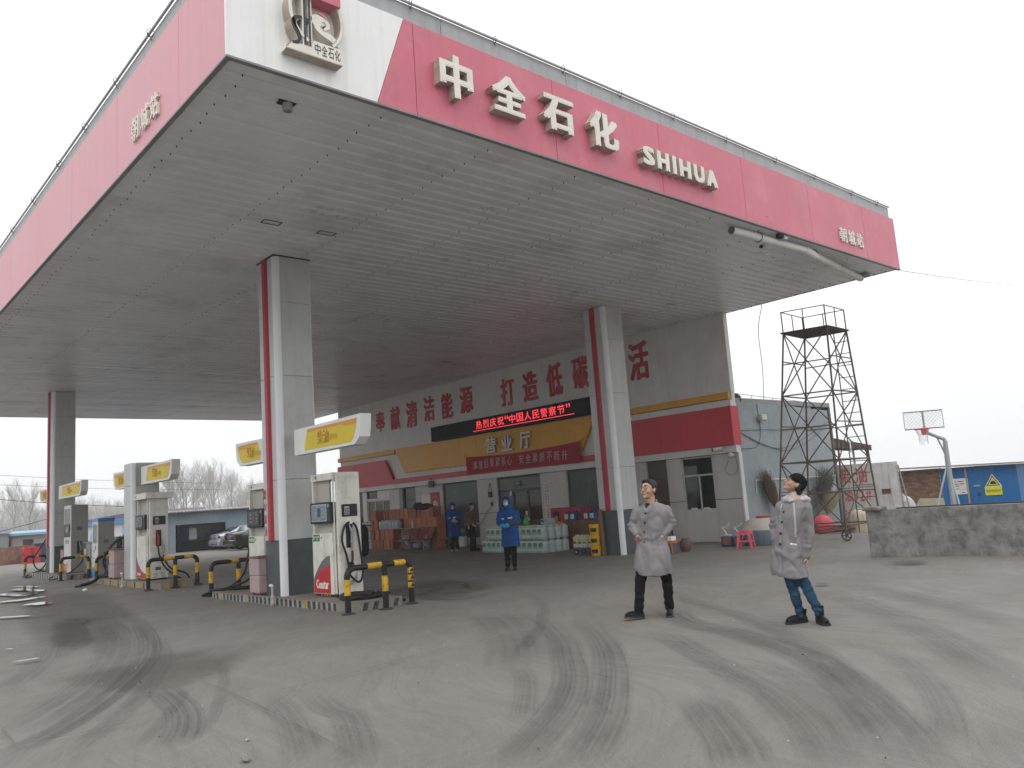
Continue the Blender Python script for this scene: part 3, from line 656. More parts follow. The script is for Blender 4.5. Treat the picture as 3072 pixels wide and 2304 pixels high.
# openings: (y0, y1, z0, z1)
opens = [(34.75, 35.6, .9, 2.585), (33.4, 34.36, 2.24, 2.585), (32.37, 34.36, 1.0, 2.15), (30.24, 31.23, .9, 2.585), (25.85, 28.2, .3, 2.585), (22.1, 24.6, 0, 2.585), (18.5, 20.7, .45, 2.585), (16.2, 17.02, 0, 2.585), (14.47, 15.63, .95, 2.585)]
piers = [(Y0, 14.47), (15.63, 16.2), (17.02, 18.5), (20.7, 22.1), (24.6, 25.85), (28.2, 29.2), (29.2, 30.24), (31.52, 32.37), (35.6, Y1)]
for a, b in piers:
    MB().bbox(XB, XB+.12, a+.004, b-.004, 0, 1.232, .006).build('lower_panel', wwall2, bld)
    MB().bbox(XB, XB+.12, a+.004, b-.004, 1.25, 2.59, .006).build('upper_pier_panel', wwall2, bld)
    bx('seam_backing', dark, XB+.02, XB+.1, a+.005, b-.005, 1.2, 1.26)
bx('shadow_gap', dark, XB+.02, XB+.1, Y0, Y1, 2.589, 2.606)
grey = M('window_reveal_grey', (.25, .25, .25), .5)
bx('pier', grey, XB-.02, XB+.12, 31.235, 31.515, 0, 2.585)
for a, b, z in ((34.75, 35.6, .9), (32.37, 34.36, 1.0), (30.24, 31.23, .9), (25.85, 28.2, .3), (18.5, 20.7, .45), (14.47, 15.63, .95)):
    bx('sill_panel', wwall2, XB+.004, XB+.12, a+.002, b-.002, 0, z)
bx('transom_panel', wwall, XB+.004, XB+.1, 32.372, 33.398, 2.155, 2.58); bx('transom_bar', wwall, XB+.004, XB+.1, 33.402, 34.37, 2.155, 2.235)
bx('jamb', wwall, XB, XB+.1, 34.37, 34.745, .0, 2.58)
wframe = M('window_frame_white', (.6, .6, .58), .4)
def window(y0, y1, z0, z1, fm, mull_y=(), mull_z=(), d=.06, fr=.05, pm=None):
    f = MB(); x0, x1 = XB+.05, XB+.05+d
    f.box(x0, x1, y0+.001, y0+fr, z0, z1); f.box(x0, x1, y1-fr, y1-.001, z0, z1); f.box(x0, x1, y0+fr, y1-fr, z0, z0+fr); f.box(x0, x1, y0+fr, y1-fr, z1-fr, z1-.002)
    for q in mull_y: f.box(x0+.004, x1-.004, q-fr*.5, q+fr*.5, z0+fr, (mull_z[0] if mull_z else z1)-fr*.4)
    for q in mull_z: f.box(x0+.006, x1-.006, y0+fr, y1-fr, q-fr*.6, q+fr*.6)
    o = f.build('window', fm, bld)
    p = MB().box(XB+.075, XB+.083, y0+.01, y1-.01, z0+.01, z1-.01).build('pane', pm or glass, o, off=bld['_w'])
    return o
window(34.75, 35.6, .9, 2.585, ftrim, (), (2.02,)); window(33.4, 34.36, 2.24, 2.585, ftrim)
window(32.37, 34.36, 1.0, 2.15, wframe, (33.0, 33.68))
window(30.24, 31.23, .9, 2.585, ftrim, (), (2.02,))
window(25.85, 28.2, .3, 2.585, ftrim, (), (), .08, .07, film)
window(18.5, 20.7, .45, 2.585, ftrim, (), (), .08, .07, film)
taped = window(14.47, 15.63, .95, 2.585, M('window_frame_taped', (.45, .45, .44), .5, .5, 20), (15.03,), (2.02,), .06, .045)
for (y0, y1, z) in ((14.75, 14.95, 1.0), (15.2, 15.42, 1.0)): MB().box(XB+.043, XB+.0485, y0, y1, z-.035, z+.035).build('sticker', white_paint, taped, off=bld['_w'])
# brown side door
dw = M('brown_door', (.075, .05, .04), .5, .15, 3)
dd = MB().box(XB+.06, XB+.1, 16.22, 17.0, 0.0, 1.99).build('door', dw, bld)
for i in range(6): MB().box(XB+.05, XB+.06, 16.26+i*.12, 16.36+i*.12, .1, 1.92).build('door_slat', dw, dd, off=bld['_w'])
MB().box(XB+.06, XB+.1, 16.22, 17.0, 2.0, 2.58).build('transom', M('transom_dark', (.04, .035, .032), .3), bld)
# glazed entrance
ent = MB(); 
for y in (22.13, 22.9, 23.7, 24.57): ent.box(XB+.06, XB+.12, y-.04, y+.04, 0, 2.0)
ent.box(XB+.06, XB+.12, 22.1, 24.6, 2.0, 2.1); ent.box(XB+.055, XB+.12, 22.1, 24.6, 2.5, 2.58)
ed = ent.build('entrance_door', ftrim, bld)
MB().box(XB+.085, XB+.093, 22.1, 24.6, 0.02, 2.55).build('pane', glass, ed, off=bld['_w'])
MB().box(XB+.04, XB+.06, 23.25, 23.62, 2.2, 2.42).build('sign_plate', M('plate_dark', (.05, .06, .055), .4), bld)
text('sign_character', '出口', M('pale_print', (.45, .5, .47), .5), (XB+.039, 23.56, 2.25), (0,-1,0), (0,0,1), .26, .12, .003, .01, bld)
for y, z in ((23.02, 1.15), (23.85, 1.95)): MB().box(XB+.045, XB+.058, y-.05, y+.05, z-.09, z+.09).build('sticker', white_paint, bld)
# back of the hall so that the inside is a real dark room
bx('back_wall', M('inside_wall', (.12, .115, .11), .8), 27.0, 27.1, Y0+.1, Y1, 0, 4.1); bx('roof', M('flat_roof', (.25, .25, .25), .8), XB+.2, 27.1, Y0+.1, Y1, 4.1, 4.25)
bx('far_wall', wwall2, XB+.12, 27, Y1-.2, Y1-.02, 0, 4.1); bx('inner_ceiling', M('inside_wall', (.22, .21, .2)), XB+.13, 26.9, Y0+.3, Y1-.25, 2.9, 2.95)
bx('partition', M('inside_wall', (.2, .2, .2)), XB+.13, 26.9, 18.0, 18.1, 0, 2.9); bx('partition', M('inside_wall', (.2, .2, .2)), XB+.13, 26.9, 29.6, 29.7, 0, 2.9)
# slogan, flat cut-out characters
slog = M('slogan_red', (.45, .028, .05), .5, .12, 2, dirt=(.5, .3, .3), dirtamt=.25)
for ch, ya, yb, z0, z1 in (('奉', 33.22, 32.44, 5.34, 6.35), ('献', 31.92, 31.14, 5.3, 6.41), ('清', 30.63, 29.75, 5.25, 6.47), ('洁', 29.23, 28.44, 5.36, 6.5), ('能', 27.92, 27.13, 5.32, 6.46), ('源', 26.62, 25.74, 5.38, 6.54),
                           ('打', 23.97, 23.15, 5.32, 6.47), ('造', 22.65, 21.83, 5.32, 6.51), ('低', 21.34, 20.5, 5.32, 6.58), ('碳', 19.99, 19.18, 5.39, 6.61), ('生', 18.65, 17.85, 5.36, 6.6), ('活', 17.33, 16.48, 5.29, 6.61)):
    text('slogan_character', ch, slog, (XB-.001, ya, z0), (0,-1,0), (0,0,1), ya-yb, z1-z0, .025, .03, bld)
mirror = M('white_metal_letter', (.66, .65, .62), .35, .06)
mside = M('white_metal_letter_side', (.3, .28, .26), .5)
for ch, ya, yb in (('营', 24.9, 24.27), ('业', 23.93, 23.3), ('厅', 22.86, 22.24)):
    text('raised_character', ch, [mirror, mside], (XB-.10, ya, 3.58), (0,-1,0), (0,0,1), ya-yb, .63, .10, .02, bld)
# LED display
led = thing('electronic_display', 'long black electronic display with glowing red festival message', 'display', (XB, 23.8, 4.43))
MB().bbox(XB-.22, XB-.002, 19.0, 28.52, 4.43, 5.05, .01).build('housing', M('led_black', (.012, .012, .018), .7, spec=.08), led)
ledm = M('led_red', (1., .05, .07), emit=1.35)
ledm2 = M('led_red_faint', (.6, .03, .05), emit=.6)
msg = '热烈庆祝“中国人民警察节”'; ypos = 25.42; wch = (25.42-20.0)/12.15
for ch in msg:
    wq = wch*(.55 if ch in '“”' else 1)
    text('lit_character', ch, ledm, (XB-.223, ypos-.04, 4.80 if ch in '“”' else 4.62), (0,-1,0), (0,0,1), wq*.82, .16 if ch in '“”' else .33, .004, -.004, led); ypos -= wq
MB().box(XB-.227, XB-.223, 19.85, 25.6, 4.545, 4.565).build('lit_line', ledm, led)
# red banner: cloth that sags
ban = thing('banner', 'sagging red cloth banner with pale slogan hung below the hall sign', 'banner', (XB, 23, 2.8))
bm_ = MB(); NB = 24
top = lambda f: 3.56 - .10*math.sin(math.pi*f)*(1) - .0*f; bot = lambda f: 2.86 - .06*f + .05*math.sin(math.pi*f)
def banpt(f, g): return (XB-.21-.02*math.sin(f*19+g*2)-.012*math.sin(f*41), 26.17-f*6.42, bot(f)+(top(f)-bot(f))*g)
for d in (0, .006):
    for i in range(NB+1):
        for j in range(5): p = banpt(i/NB, j/4); bm_.v.append((p[0]+d, p[1], p[2]))
q = (NB+1)*5
for i in range(NB):
    for j in range(4):
        a = i*5+j; bm_.f.append((a, a+1, a+6, a+5)); bm_.f.append((q+a, q+a+5, q+a+6, q+a+1))
bm_.mi = [0]*len(bm_.f)
bm_.build('cloth', M('banner_red', (.34, .02, .04), .8, .1, 3), ban, smooth=70)
bch = M('banner_print', (.55, .42, .42), .8)
for i, (ch, ya) in enumerate(zip('事故后果紧系心安全素质不断升', [25.72, 25.37, 25.02, 24.67, 24.31, 23.95, 23.60, 22.93, 22.55, 22.17, 21.79, 21.40, 21.01, 20.62])):
    f = (26.17-ya)/6.42
    text('banner_character', ch, bch, (XB-.248, ya, bot(f)+.14), (0,-1,0), (0,0,1), .27, .34, .003, 0, ban, slope=.01, shear=.08)
for f in (0.002, .998): p = banpt(f, 1); MB().tube([(p[0], p[1], p[2]), (XB-.1, p[1]+(.25 if f < .5 else -.25), p[2]+.12)], .006, 4).build('tie', wire, ban)
# poster, name board, lamp, bag
po = thing('poster', 'red picture poster with white gate drawing on the hall wall', 'poster', (XB, 28.75, 1.27))
MB().bbox(XB-.02, XB-.002, 28.42, 29.09, 1.27, 2.27, .004).build('board', M('poster_red', (.42, .03, .05), .45, .12, 3), po)
pw_ = M('poster_white', (.6, .5, .48), .5); pg = M('poster_gold', (.55, .36, .1), .5)
text('poster_print', '安全生产', pg, (XB-.021, 28.95, 2.0), (0,-1,0), (0,0,1), .4, .12, .002, .005, po)
arch = [(28.58, 1.5), (28.58, 1.75), (28.64, 1.87), (28.76, 1.92), (28.88, 1.87), (28.93, 1.75), (28.93, 1.5)]
MB().prism(arch, (XB-.021, 0, 0), (0,1,0), (0,0,1), (-1,0,0), .003).build('gate_print', pw_, po)
for y in (28.64, 28.74, 28.84): MB().box(XB-.027, XB-.024, y, y+.05, 1.52, 1.72).build('gate_opening', M('poster_red', (.42,.03,.05)), po)
text('poster_print', '人人讲安全', pw_, (XB-.021, 29.0, 1.34), (0,-1,0), (0,0,1), .5, .07, .002, 0, po)
nb = thing('notice_sheet', 'blank white notice sheet left of the red poster', 'notice', (XB, 29.4, 1.5)); MB().bbox(XB-.012, XB-.002, 29.12, 29.75, 1.35, 2.2, .003).build('sheet', white_paint, nb)
vs_ = thing('name_board', 'tall narrow white name board with red vertical characters beside the entrance', 'sign', (XB, 21.76, .9))
MB().bbox(XB-.03, XB-.004, 21.6, 21.92, .86, 2.22, .006).build('board', white_paint, vs_)
rp = M('red_print', (.42, .03, .07), .5)
for i, ch in enumerate('朝城镇人民政府'): text('board_character', ch, rp, (XB-.031, 21.74, 2.10-i*.105), (0,-1,0), (0,0,1), .09, .085, .002, .01, vs_)
for i, ch in enumerate('莘县应急管理局'): text('board_character', ch, rp, (XB-.031, 21.87, 2.10-i*.105), (0,-1,0), (0,0,1), .09, .085, .002, .01, vs_)
for i, ch in enumerate('驻点监管办'): text('board_character', ch, rp, (XB-.031, 21.84, 1.33-i*.112), (0,-1,0), (0,0,1), .17, .10, .002, .01, vs_)
wlp = thing('wall_lamp', 'grey barrel lamp on the ledge above the red poster', 'lamp', (XB-.15, 28.73, 2.5))
MB().lathe([(.09, 2.48), (.13, 2.5), (.14, 2.72), (.1, 2.76)], (XB-.2, 28.73, 0), 14).build('shade', M('lamp_shade_grey', (.12, .115, .11), .5), wlp, smooth=40)
MB().tube([(XB-.2, 28.73, 2.74), (XB-.2, 28.73, 2.84), (XB-.08, 28.73, 2.86)], .02, 6).build('arm', dark, wlp)
hb = thing('hanging_bag', 'small dark handbag hanging by its strap left of the entrance', 'bag', (XB-.05, 24.96, 1.85))
MB().bbox(XB-.1, XB-.02, 24.88, 25.08, 1.85, 2.08, .02).build('bag_body', M('bag_maroon', (.06, .025, .03), .5), hb)
MB().tube(spline([(XB-.05, 25.07, 2.06), (XB-.04, 25.03, 2.3), (XB-.03, 24.99, 2.42), (XB-.04, 24.95, 2.3), (XB-.05, 24.9, 2.06)], 4), .01, 5).build('strap', dark, hb)
wt = thing('water_tap', 'grey tap pipe slanting down the wall beside the entrance', 'pipe', (XB-.03, 25.3, .6))
MB().tube([(XB-.05, 24.95, 1.55), (XB-.12, 25.75, .72)], .015, 6).build('hose', M('grey_plastic', (.25, .25, .25), .5), wt); MB().bbox(XB-.06, XB-.01, 24.9, 25.0, 1.5, 1.66).build('socket_box', dark, wt)
MB().lathe([(.05, 1.66), (.06, 1.72), (.02, 1.76)], (XB-.05, 24.95, 0), 8).build('tap_head', white_paint, wt)
t = bullet_cam('security_camera', 'white bullet camera on the right end of the hall below the red band', (XB-.12, 13.98, 2.76), (-.5, .8, -.1), s=1.3)
MB().tube([(XB-.12, 13.95, 2.74), (XB-.0, 13.9, 2.62)], .02, 6).build('bracket', white_paint, t)
MB().lathe([(.0, -.1), (.09, -.06), (.1, 0), (.04, .05)], (XB-.09, 13.72, 2.55), 12).build('dome', white_paint, t, smooth=True)
MB().tube(spline([(XB-.05, 13.6, 2.5), (XB-.06, 13.55, 2.1), (XB-.06, 13.8, 1.95), (XB-.05, 14.0, 2.1), (XB-.04, 13.85, 2.4)], 5), .006, 4).build('cable', wire, t)
bx('end_trim', wwall, XB-.03, XB+.14, Y0-.05, Y0-.002, 0, 2.6)
# ------------------------------------------------------------------ pump islands
conc = M('island_concrete', (.22, .20, .175), .8, .15, 6, bump=.3, dirt=(.12, .09, .06), dirtamt=.5)
ky = M('kerb_paint_yellow', (.38, .22, .03), .7, .3, 14, dirt=(.2, .19, .17), dirtamt=.8, dirtscale=7)
kb = M('kerb_paint_black', (.035, .037, .04), .7, .2, 14, dirt=(.2, .19, .17), dirtamt=.5, dirtscale=7)
kg = M('kerb_paint_grey', (.29, .285, .265), .75, .15, 10, dirt=(.25, .16, .05), dirtamt=.5, dirtscale=6)
def island(x0, x1, y0, y1, z0, z1, label, paints, n=30):
    t = thing('pump_island', label, 'pump island', ((x0+x1)/2, (y0+y1)/2, z0))
    c = .12
    poly = [(x0+c, y0), (x1-c*.3, y0), (x1, y0+c*.3), (x1, y1-c), (x1-c, y1), (x0+c, y1), (x0, y1-c), (x0, y0+c*4)]
    MB().prism(poly, (0, 0, z0-.05), (1,0,0), (0,1,0), (0,0,1), z1-z0+.05).build('kerb', conc, t)
    MB().prism([(a, b) for a, b in poly], (0, 0, z1-.002), (1,0,0), (0,1,0), (0,0,1), .006).build('deck_skim', M('island_deck', (.20, .175, .15), .85, .2, 5, bump=.2, dirt=(.1, .08, .05), dirtamt=.5), t)
    p = (y1-c - (y0+c*4))/n
    for i in range(n):
        a = y0+c*4+i*p; m = paints[i % len(paints)]
        w = random.uniform(.42, .6)
        MB().prism([(a+p*.1, z0+.005), (a+p*(.1+w), z0+.005), (a+p*(.1+w)+.01, z1-.01), (a+p*.12, z1-.01)], (x0-.004, 0, 0), (0,1,0), (0,0,1), (-1,0,0), .003).build('painted_stripe', m, t)
    MB().box(x0-.003, x0, y0+c*4, y1-c, z0, z1-.004).build('painted_ground', kg, t)
    # near end: broad faded diagonals
    for i in range(4):
        a = x0+c+.08+i*.2
        if a+.2 < x1: MB().prism([(a, z0+.005), (a+.09, z0+.005), (a+.13, z1-.012), (a+.04, z1-.012)], (0, y0-.001, 0), (1,0,0), (0,0,1), (0,-1,0), .003).build('painted_stripe', paints[(i+1) % len(paints)], t)
    return t
island(6.95, 7.97, 12.02, 18.0, 0, .14, 'pump island with black and grey striped kerb under the near column', [kb, kb, kb, kb, kb, kb, ky])
island(6.85, 7.80, 21.2, 27.2, .08, .25, 'pump island with yellow striped kerb under the short pillar', [ky, ky, kb, ky])
island(6.85, 7.85, 30.3, 36.2, .10, .26, 'farthest pump island with faint grey kerb under the far column', [kg, kb])

# ------------------------------------------------------------------ guard rails
rb = M('rail_black', (.011, .011, .013), .4, .2, 8, spec=.3)
ry = M('rail_yellow', (.62, .36, .015), .45, .15, 8, dirt=(.07, .05, .025), dirtamt=.7, dirtscale=11, dirtlo=.47)
def rail(label, xs, y, z0=0, h=.72, top=((.3, .52), (.72, .9)), band=(.3, .55), ragged=False, dy=(0, 0, 0), only=None):
    t = thing('guard_rail', label, 'guard rail', ((xs[0]+xs[-1])/2, y, z0), group='striped guard rails at the pump islands')
    r = .05; xa, xb = xs[0], xs[-1]; ya, yb = y+dy[0], y+dy[-1]
    def arc(x, yq, s): return [(x+s*.13*(1-math.cos(R_(90*i/5))), yq, z0+h-.13+.13*math.sin(R_(90*i/5))) for i in range(6)]
    pts = [(xa, ya, z0)] + [(xa, ya, z0+h*.5)] + arc(xa, ya, 1) + arc(xb, yb, -1)[::-1] + [(xb, yb, z0+h*.5), (xb, yb, z0)]
    MB().tube(pts, r, 14).build('rail_tube', rb, t, smooth=50)
    posts = [(xa, ya), (xb, yb)]
    if len(xs) > 2:
        ym = y+dy[1]; fz = z0+h-.02; MB().tube([(xs[1], ym, z0), (xs[1], ym, fz)], r*.98, 14).build('mid_post', rb, t, smooth=50); posts.append((xs[1], ym))
    for i, (px, py) in enumerate(posts):
        MB().lathe([(.115, z0+.0), (.115, z0+.014), (.06, z0+.03)], (px, py, 0), 14).build('base_plate', M('rail_foot', (.05, .04, .035), .7, .3, 20), t)
        if ragged and i == 1:
            for k in range(3):
                MB().tube([(px, py, z0+.28+k*.125), (px, py, z0+.37+k*.125)], r+.003, 14).build('yellow_band', ry, t, smooth=50)
                MB().prism([(-.05, 0), (.04, 0), (.0, .07)], (px, py-r-.006, z0+.3+k*.125), (1,0,0), (0,0,1), (0,-1,0), .002).build('torn_patch', rb, t)
        else: MB().tube([(px, py, z0+band[0]), (px, py, z0+band[1])], r+.003, 14).build('yellow_band', ry, t, smooth=50)
    for a, b in top:
        xa_, xb_ = xa+(xb-xa)*a, xa+(xb-xa)*b; y_a = ya+(yb-ya)*a; y_b = ya+(yb-ya)*b
        MB().tube([(xa_, y_a, z0+h), (xb_, y_b, z0+h)], r+.003, 14).build('yellow_band', ry, t, smooth=50)
    return t
rail('nearest black and yellow guard rail in front of the diesel pump', (6.82, 7.46, 8.09), 11.9, 0, ragged=True, dy=(0, -.12, .05))
rail('black and yellow guard rail at the rear end of the near island', (7.1, 7.75, 8.35), 18.32, 0, h=.73, dy=(0, .05, .1))
rail('black and yellow guard rail in front of the capped 92 pump', (6.68, 7.3, 7.9), 21.25, .1, h=.72, dy=(0, -.1, .05))
rail('black and yellow guard rail in front of the blue-topped dispenser', (7.24, 8.0), 27.9, .1, h=.72)
rail('black and yellow guard rail in front of the flame-decal pump', (6.76, 7.6), 30.2, .1, h=.72, top=((.5, 1.-.05),))
rail('farthest black and yellow guard rail, left of the far column', (6.86, 7.6), 36.1, .1, h=.74, top=((.4, .6),))

# ------------------------------------------------------------------ petrol pumps
pw = M('pump_white', (.66, .645, .59), .4, .05, 2, coat=.1, streak=.18, dirt=(.30, .24, .17), dirtamt=.45, dirtscale=3)
pin = M('pump_inner', (.40, .38, .34), .5, .06, 2)
pdark = M('pump_black_plastic', (.014, .015, .017), .35, .1)
pscr = M('pump_screen', (.16, .22, .27), .25, .08, 2)
plcd = M('pump_lcd', (.03, .03, .032), .15)
pred = M('pump_red', (.46, .02, .03), .4, .05)
pgrey = M('pump_swoosh_grey', (.12, .13, .14), .45)
pkey = M('keypad_grey', (.38, .38, .36), .5)
pwh = M('print_white', (.72, .72, .70), .5, .03)
pgreen = M('label_green', (.02, .17, .06), .5)
rubber = M('hose_rubber', (.012, .012, .013), .45, .2, 10)
steel = M('nozzle_metal', (.32, .32, .31), .35, .1, metal=.7)
def censtar(label, x, y, z, mirror=False, cap=0., grade='0#', scr_=None, decal='arc'):
    """x: front face, y: near side; width along y .87, depth .52 in x"""
    t = thing('petrol_pump', label, 'petrol pump', (x+.26, y+.43, z), group='white petrol pumps on the islands')
    B = lambda *a, b=.008: MB().bbox(x+a[0], x+a[1], y+a[2], y+a[3], z+a[4], z+a[5], b)
    MB().box(x+.03, x+.5, y+.06, y+.84, z, z+.06).build('plinth', M('pump_plinth', (.03, .025, .02), .7, .3, 15), t)
    for k in range(4): MB().box(x+.027, x+.03, y+.3+k*.1, y+.35+k*.1, z+.02, z+.045).build('plinth_mark', ry, t)
    B(.0, .5, .13, .87, .055, 1.14).build('cabinet', pw, t)
    B(.06, .53, .0, .075, .04, 2.22).build('side_pillar', pw, t)                # near slab with the nozzle
    B(.03, .055, .08, .125, .06, 2.1).build('pillar_edge', pw, t)
    B(.02, .1, .82, .87, 1.14, 2.1).build('far_post', pw, t)
    B(.10, .14, .34, .82, 1.70, 2.1).build('upper_panel', pin, t)
    B(.10, .16, .2, .82, 1.14, 1.34).build('lower_panel', pin, t)
    if cap: B(-.06, .62, -.12, .95, 2.1, 2.26).build('head_cap', pw, t)
    else: B(.02, .53, .077, .9, 2.1, 2.23).build('head_cap', pw, t)
    hx = -.06 if cap else .02
    text('cap_print', '三 品', M('print_grey', (.12, .12, .11), .5), (x+hx-.002, y+.83, z+2.14), (0,-1,0), (0,0,1), .16, .07, .002, .01, t)
    h = B(-.03, .32, .1, .88, 1.32, 1.70, b=.02).build('display_head', pdark, t)
    MB().bbox(x-.036, x-.029, y+.24, y+.80, z+1.36, z+1.665, .02).build('screen', pdark if scr_ else M('screen_rim', (.5, .52, .53), .4), h, off=t['_w'])
    MB().bbox(x-.042, x-.035, y+.255, y+.785, z+1.375, z+1.65, .02).build('screen', scr_ or pscr, h, off=t['_w'])
    MB().box(x-.045, x-.041, y+.45, y+.56, z+1.44, z+1.6).build('small_display', M('lcd_brown', (.06, .035, .03), .2), h, off=t['_w'])
    for k in range(3):
        for yy in (.62, .34): MB().box(x-.045, x-.041, y+yy, y+yy+.045, z+1.43+k*.07, z+1.445+k*.07).build('screen_print', pkey, h, off=t['_w'])
    MB().prism([(0, 0), (.05, .01), (.06, .05), (.02, .07), (-.01, .04)], (x-.031, y+.2, z+1.6), (0,-1,0), (0,0,1), (-1,0,0), .003).build('blue_mark', M('blue_print', (.1, .35, .5), .4), h, off=t['_w'])
    # decal on the cabinet front
    if decal == 'arc':
        N = 14
        arc_ = [(.85-.62*i/N, .32+.42*(math.sin(math.pi/2*i/N))**.9*1. ) for i in range(N+1)]
        lowc = [(.85-.62*i/N, .26+.32*(math.sin(math.pi/2*i/N))**.9) for i in range(N+1)]
        MB().prism([(.85, .12-.0)]+lowc+[(.23, .12)], (x-.003, y, z), (0,1,0), (0,0,1), (1,0,0), .0025).build('red_decal', pred, t)
        MB().prism(lowc + arc_[::-1], (x-.0028, y, z), (0,1,0), (0,0,1), (1,0,0), .0022).build('grey_decal', pgrey, t)
        MB().box(x-.0032, x-.0005, y+.23, y+.85, z+.07, z+.12).build('red_decal', pred, t)
        text('brand_print', 'Censtar', pwh, (x-.0035, y+.77, z+.145), (0,-1,0), (0,0,1), .47, .17, .002, .012, t)
    else:
        N = 14
        low = [(.85-.72*i/N, .56 - .0 - .44*(i/N)**1.4*0 - .42*math.sin(math.pi/2*i/N)**.6) for i in range(N+1)]
        up = [(a, b+.045) for a, b in low]
        MB().prism([(.85, .07)]+low+[(.13, .07)], (x-.003, y, z), (0,1,0), (0,0,1), (1,0,0), .0025).build('red_decal', pred, t)
        MB().prism(low + up[::-1], (x-.0028, y, z), (0,1,0), (0,0,1), (1,0,0), .0022).build('grey_decal', pgrey, t)
        text('brand_print', 'Censtar', pwh, (x-.0035, y+.82, z+.13), (0,-1,0), (0,0,1), .3, .09, .002, .01, t)
    if grade:
        MB().box(x-.003, x-.0005, y+.58, y+.84, z+1.0, z+1.12).build('grade_label', pgreen, t)
        if grade == '0#':
            text('grade_print', '0', pwh, (x-.0045, y+.83, z+1.02), (0,-1,0), (0,0,1), .05, .085, .002, .01, t)
            text('grade_print', '#车用柴油', pwh, (x-.0045, y+.765, z+1.06), (0,-1,0), (0,0,1), .17, .04, .002, .005, t); text('grade_print', '(VI)', pwh, (x-.0045, y+.72, z+1.015), (0,-1,0), (0,0,1), .08, .035, .002, .005, t)
        else: text('grade_print', '车用汽油', pwh, (x-.0045, y+.825, z+1.025), (0,-1,0), (0,0,1), .225, .07, .002, .008, t)
        MB().lathe([(.016, -.004), (.016, 0)], (x, y+.52, z+1.06), 8, 'x').build('lock', pdark, t)
    # near side: keypad, nozzle boot
    k = MB().bbox(x+.14, x+.46, y-.02, y+.001, z+1.42, z+1.64, .01).build('keypad_panel', pdark, t)
    MB().box(x+.19, x+.29, y-.025, y-.019, z+1.45, z+1.6).build('keypad', pkey, k, off=t['_w'])
    for r_ in range(4):
        for c_ in range(3): MB().box(x+.2+c_*.03, x+.22+c_*.03, y-.028, y-.0245, z+1.46+r_*.03, z+1.478+r_*.03).build('key', pdark, k, off=t['_w'])
    MB().bbox(x+.21, x+.35, y-.012, y+.001, z+.86, z+1.28, .01).build('nozzle_boot', pdark, t)
    return t
def nozzle(t, x, y, z, m=None):
    n = MB(); n.tube([(x, y, z+.13), (x-.005, y, z+.05), (x+.01, y-.01, z)], [.012, .014, .02], 8); o = n.build('nozzle', m or steel, t, smooth=50)
    n = MB(); n.tube([(x+.01, y-.01, z), (x+.03, y-.015, z-.06), (x+.025, y-.015, z-.16), (x+.015, y-.015, z-.26)], [.028, .032, .026, .022], 8); n.lathe([(.03, -.02), (.03, .02)], (x+.03, y-.03, z-.05), 8, 'y')
    g = n.build('grip', m or steel, o, off=t['_w'], smooth=50)
    return o
def hose(t, pts, r=.021, name='hose', k=7, m=None): return MB().tube(spline(pts, k), r, 8).build(name, m or rubber, t, smooth=60)
pA = censtar('nearest diesel pump with red decal and its black hose looped on the side', 7.35, 13.17, .14)
x, y, z = 7.35, 13.17, .14
nozzle(pA, x+.28, y-.03, z+1.2); MB().tube([(x+.3, y-.045, z+.93), (x+.305, y-.045, z+.8)], .02, 8).build('hose_grip', M('hose_grip', (.33, .25, .2), .6), pA, smooth=50)
MB().tube([(x+.28, y+.0, z+1.3), (x+.28, y-.09, z+1.31)], .03, 8).build('hose_hook', pw, pA)
hose(pA, [(x+.305, y-.045, z+.8), (x+.29, y-.06, z+.62), (x+.24, y-.06, z+.42), (x+.17, y-.06, z+.75), (x+.10, y-.05, z+1.0), (x+.16, y-.05, z+1.24), (x+.28, y-.06, z+1.31), (x+.40, y-.06, z+1.2), (x+.46, y-.06, z+.8), (x+.48, y-.08, z+.4), (x+.40, y-.08, z+.24), (x+.24, y-.07, z+.36), (x+.2, y-.05, z+.5)])
MB().lathe([(.05, -.04), (.06, 0), (.03, .02)], (x+.28, y-.02, z+.55), 10, 'y').build('hose_union', pdark, pA)
for k in range(4): MB().tube(spline([(x+.16, y-.004, z+.3-k*.025), (x+.3, y-.004, z+.27-k*.02), (x+.42, y-.004, z+.42-k*.03)], 4), .004, 4).build('scuff', pgrey, pA)
pA2 = censtar('pump behind the near column with green petrol label', 7.35, 16.0, .14, grade='车', scr_=M('screen_dark', (.035, .045, .05), .2, .2, 9))
hose(pA2, [(7.36, 16.86, 1.05), (7.28, 16.95, .55), (7.2, 17.3, .3), (7.1, 17.6, .2)])
pB = censtar('pump with overhanging head cap and two nozzles beside the short pillar', 7.0, 22.32, .26, cap=1, grade=None, decal='curve', scr_=M('screen_dark', (.035, .045, .05), .2, .2, 9))
x, y, z = 7.0, 22.32, .26
nozzle(pB, x+.24, y-.03, z+1.14, M('nozzle_red', (.4, .03, .04), .4)); nozzle(pB, x+.36, y-.04, z+.9)
hose(pB, [(x+.255, y-.05, z+.86), (x+.28, y-.08, z+.62), (x+.4, y-.15, z+.3), (x+.75, y-.1, z+.02), (x+1.0, y+.1, z-.1)]); hose(pB, [(x+.375, y-.06, z+.62), (x+.42, y-.1, z+.45), (x+.6, y-.05, z+.25), (x+1.0, y+.1, z+.1), (x+1.2, y+.3, z-.1)])
MB().box(x+.2, x+.34, y-.004, y+.001, z+.25, z+.33).build('maker_plate', M('plate_brown', (.1, .08, .07), .5), pB)
for k in range(4):
    for a in (.14, .33): MB().box(x+a, x+a+.12, y-.003, y+.001, z+.06+k*.035, z+.07+k*.035).build('vent_slot', pgrey, pB)
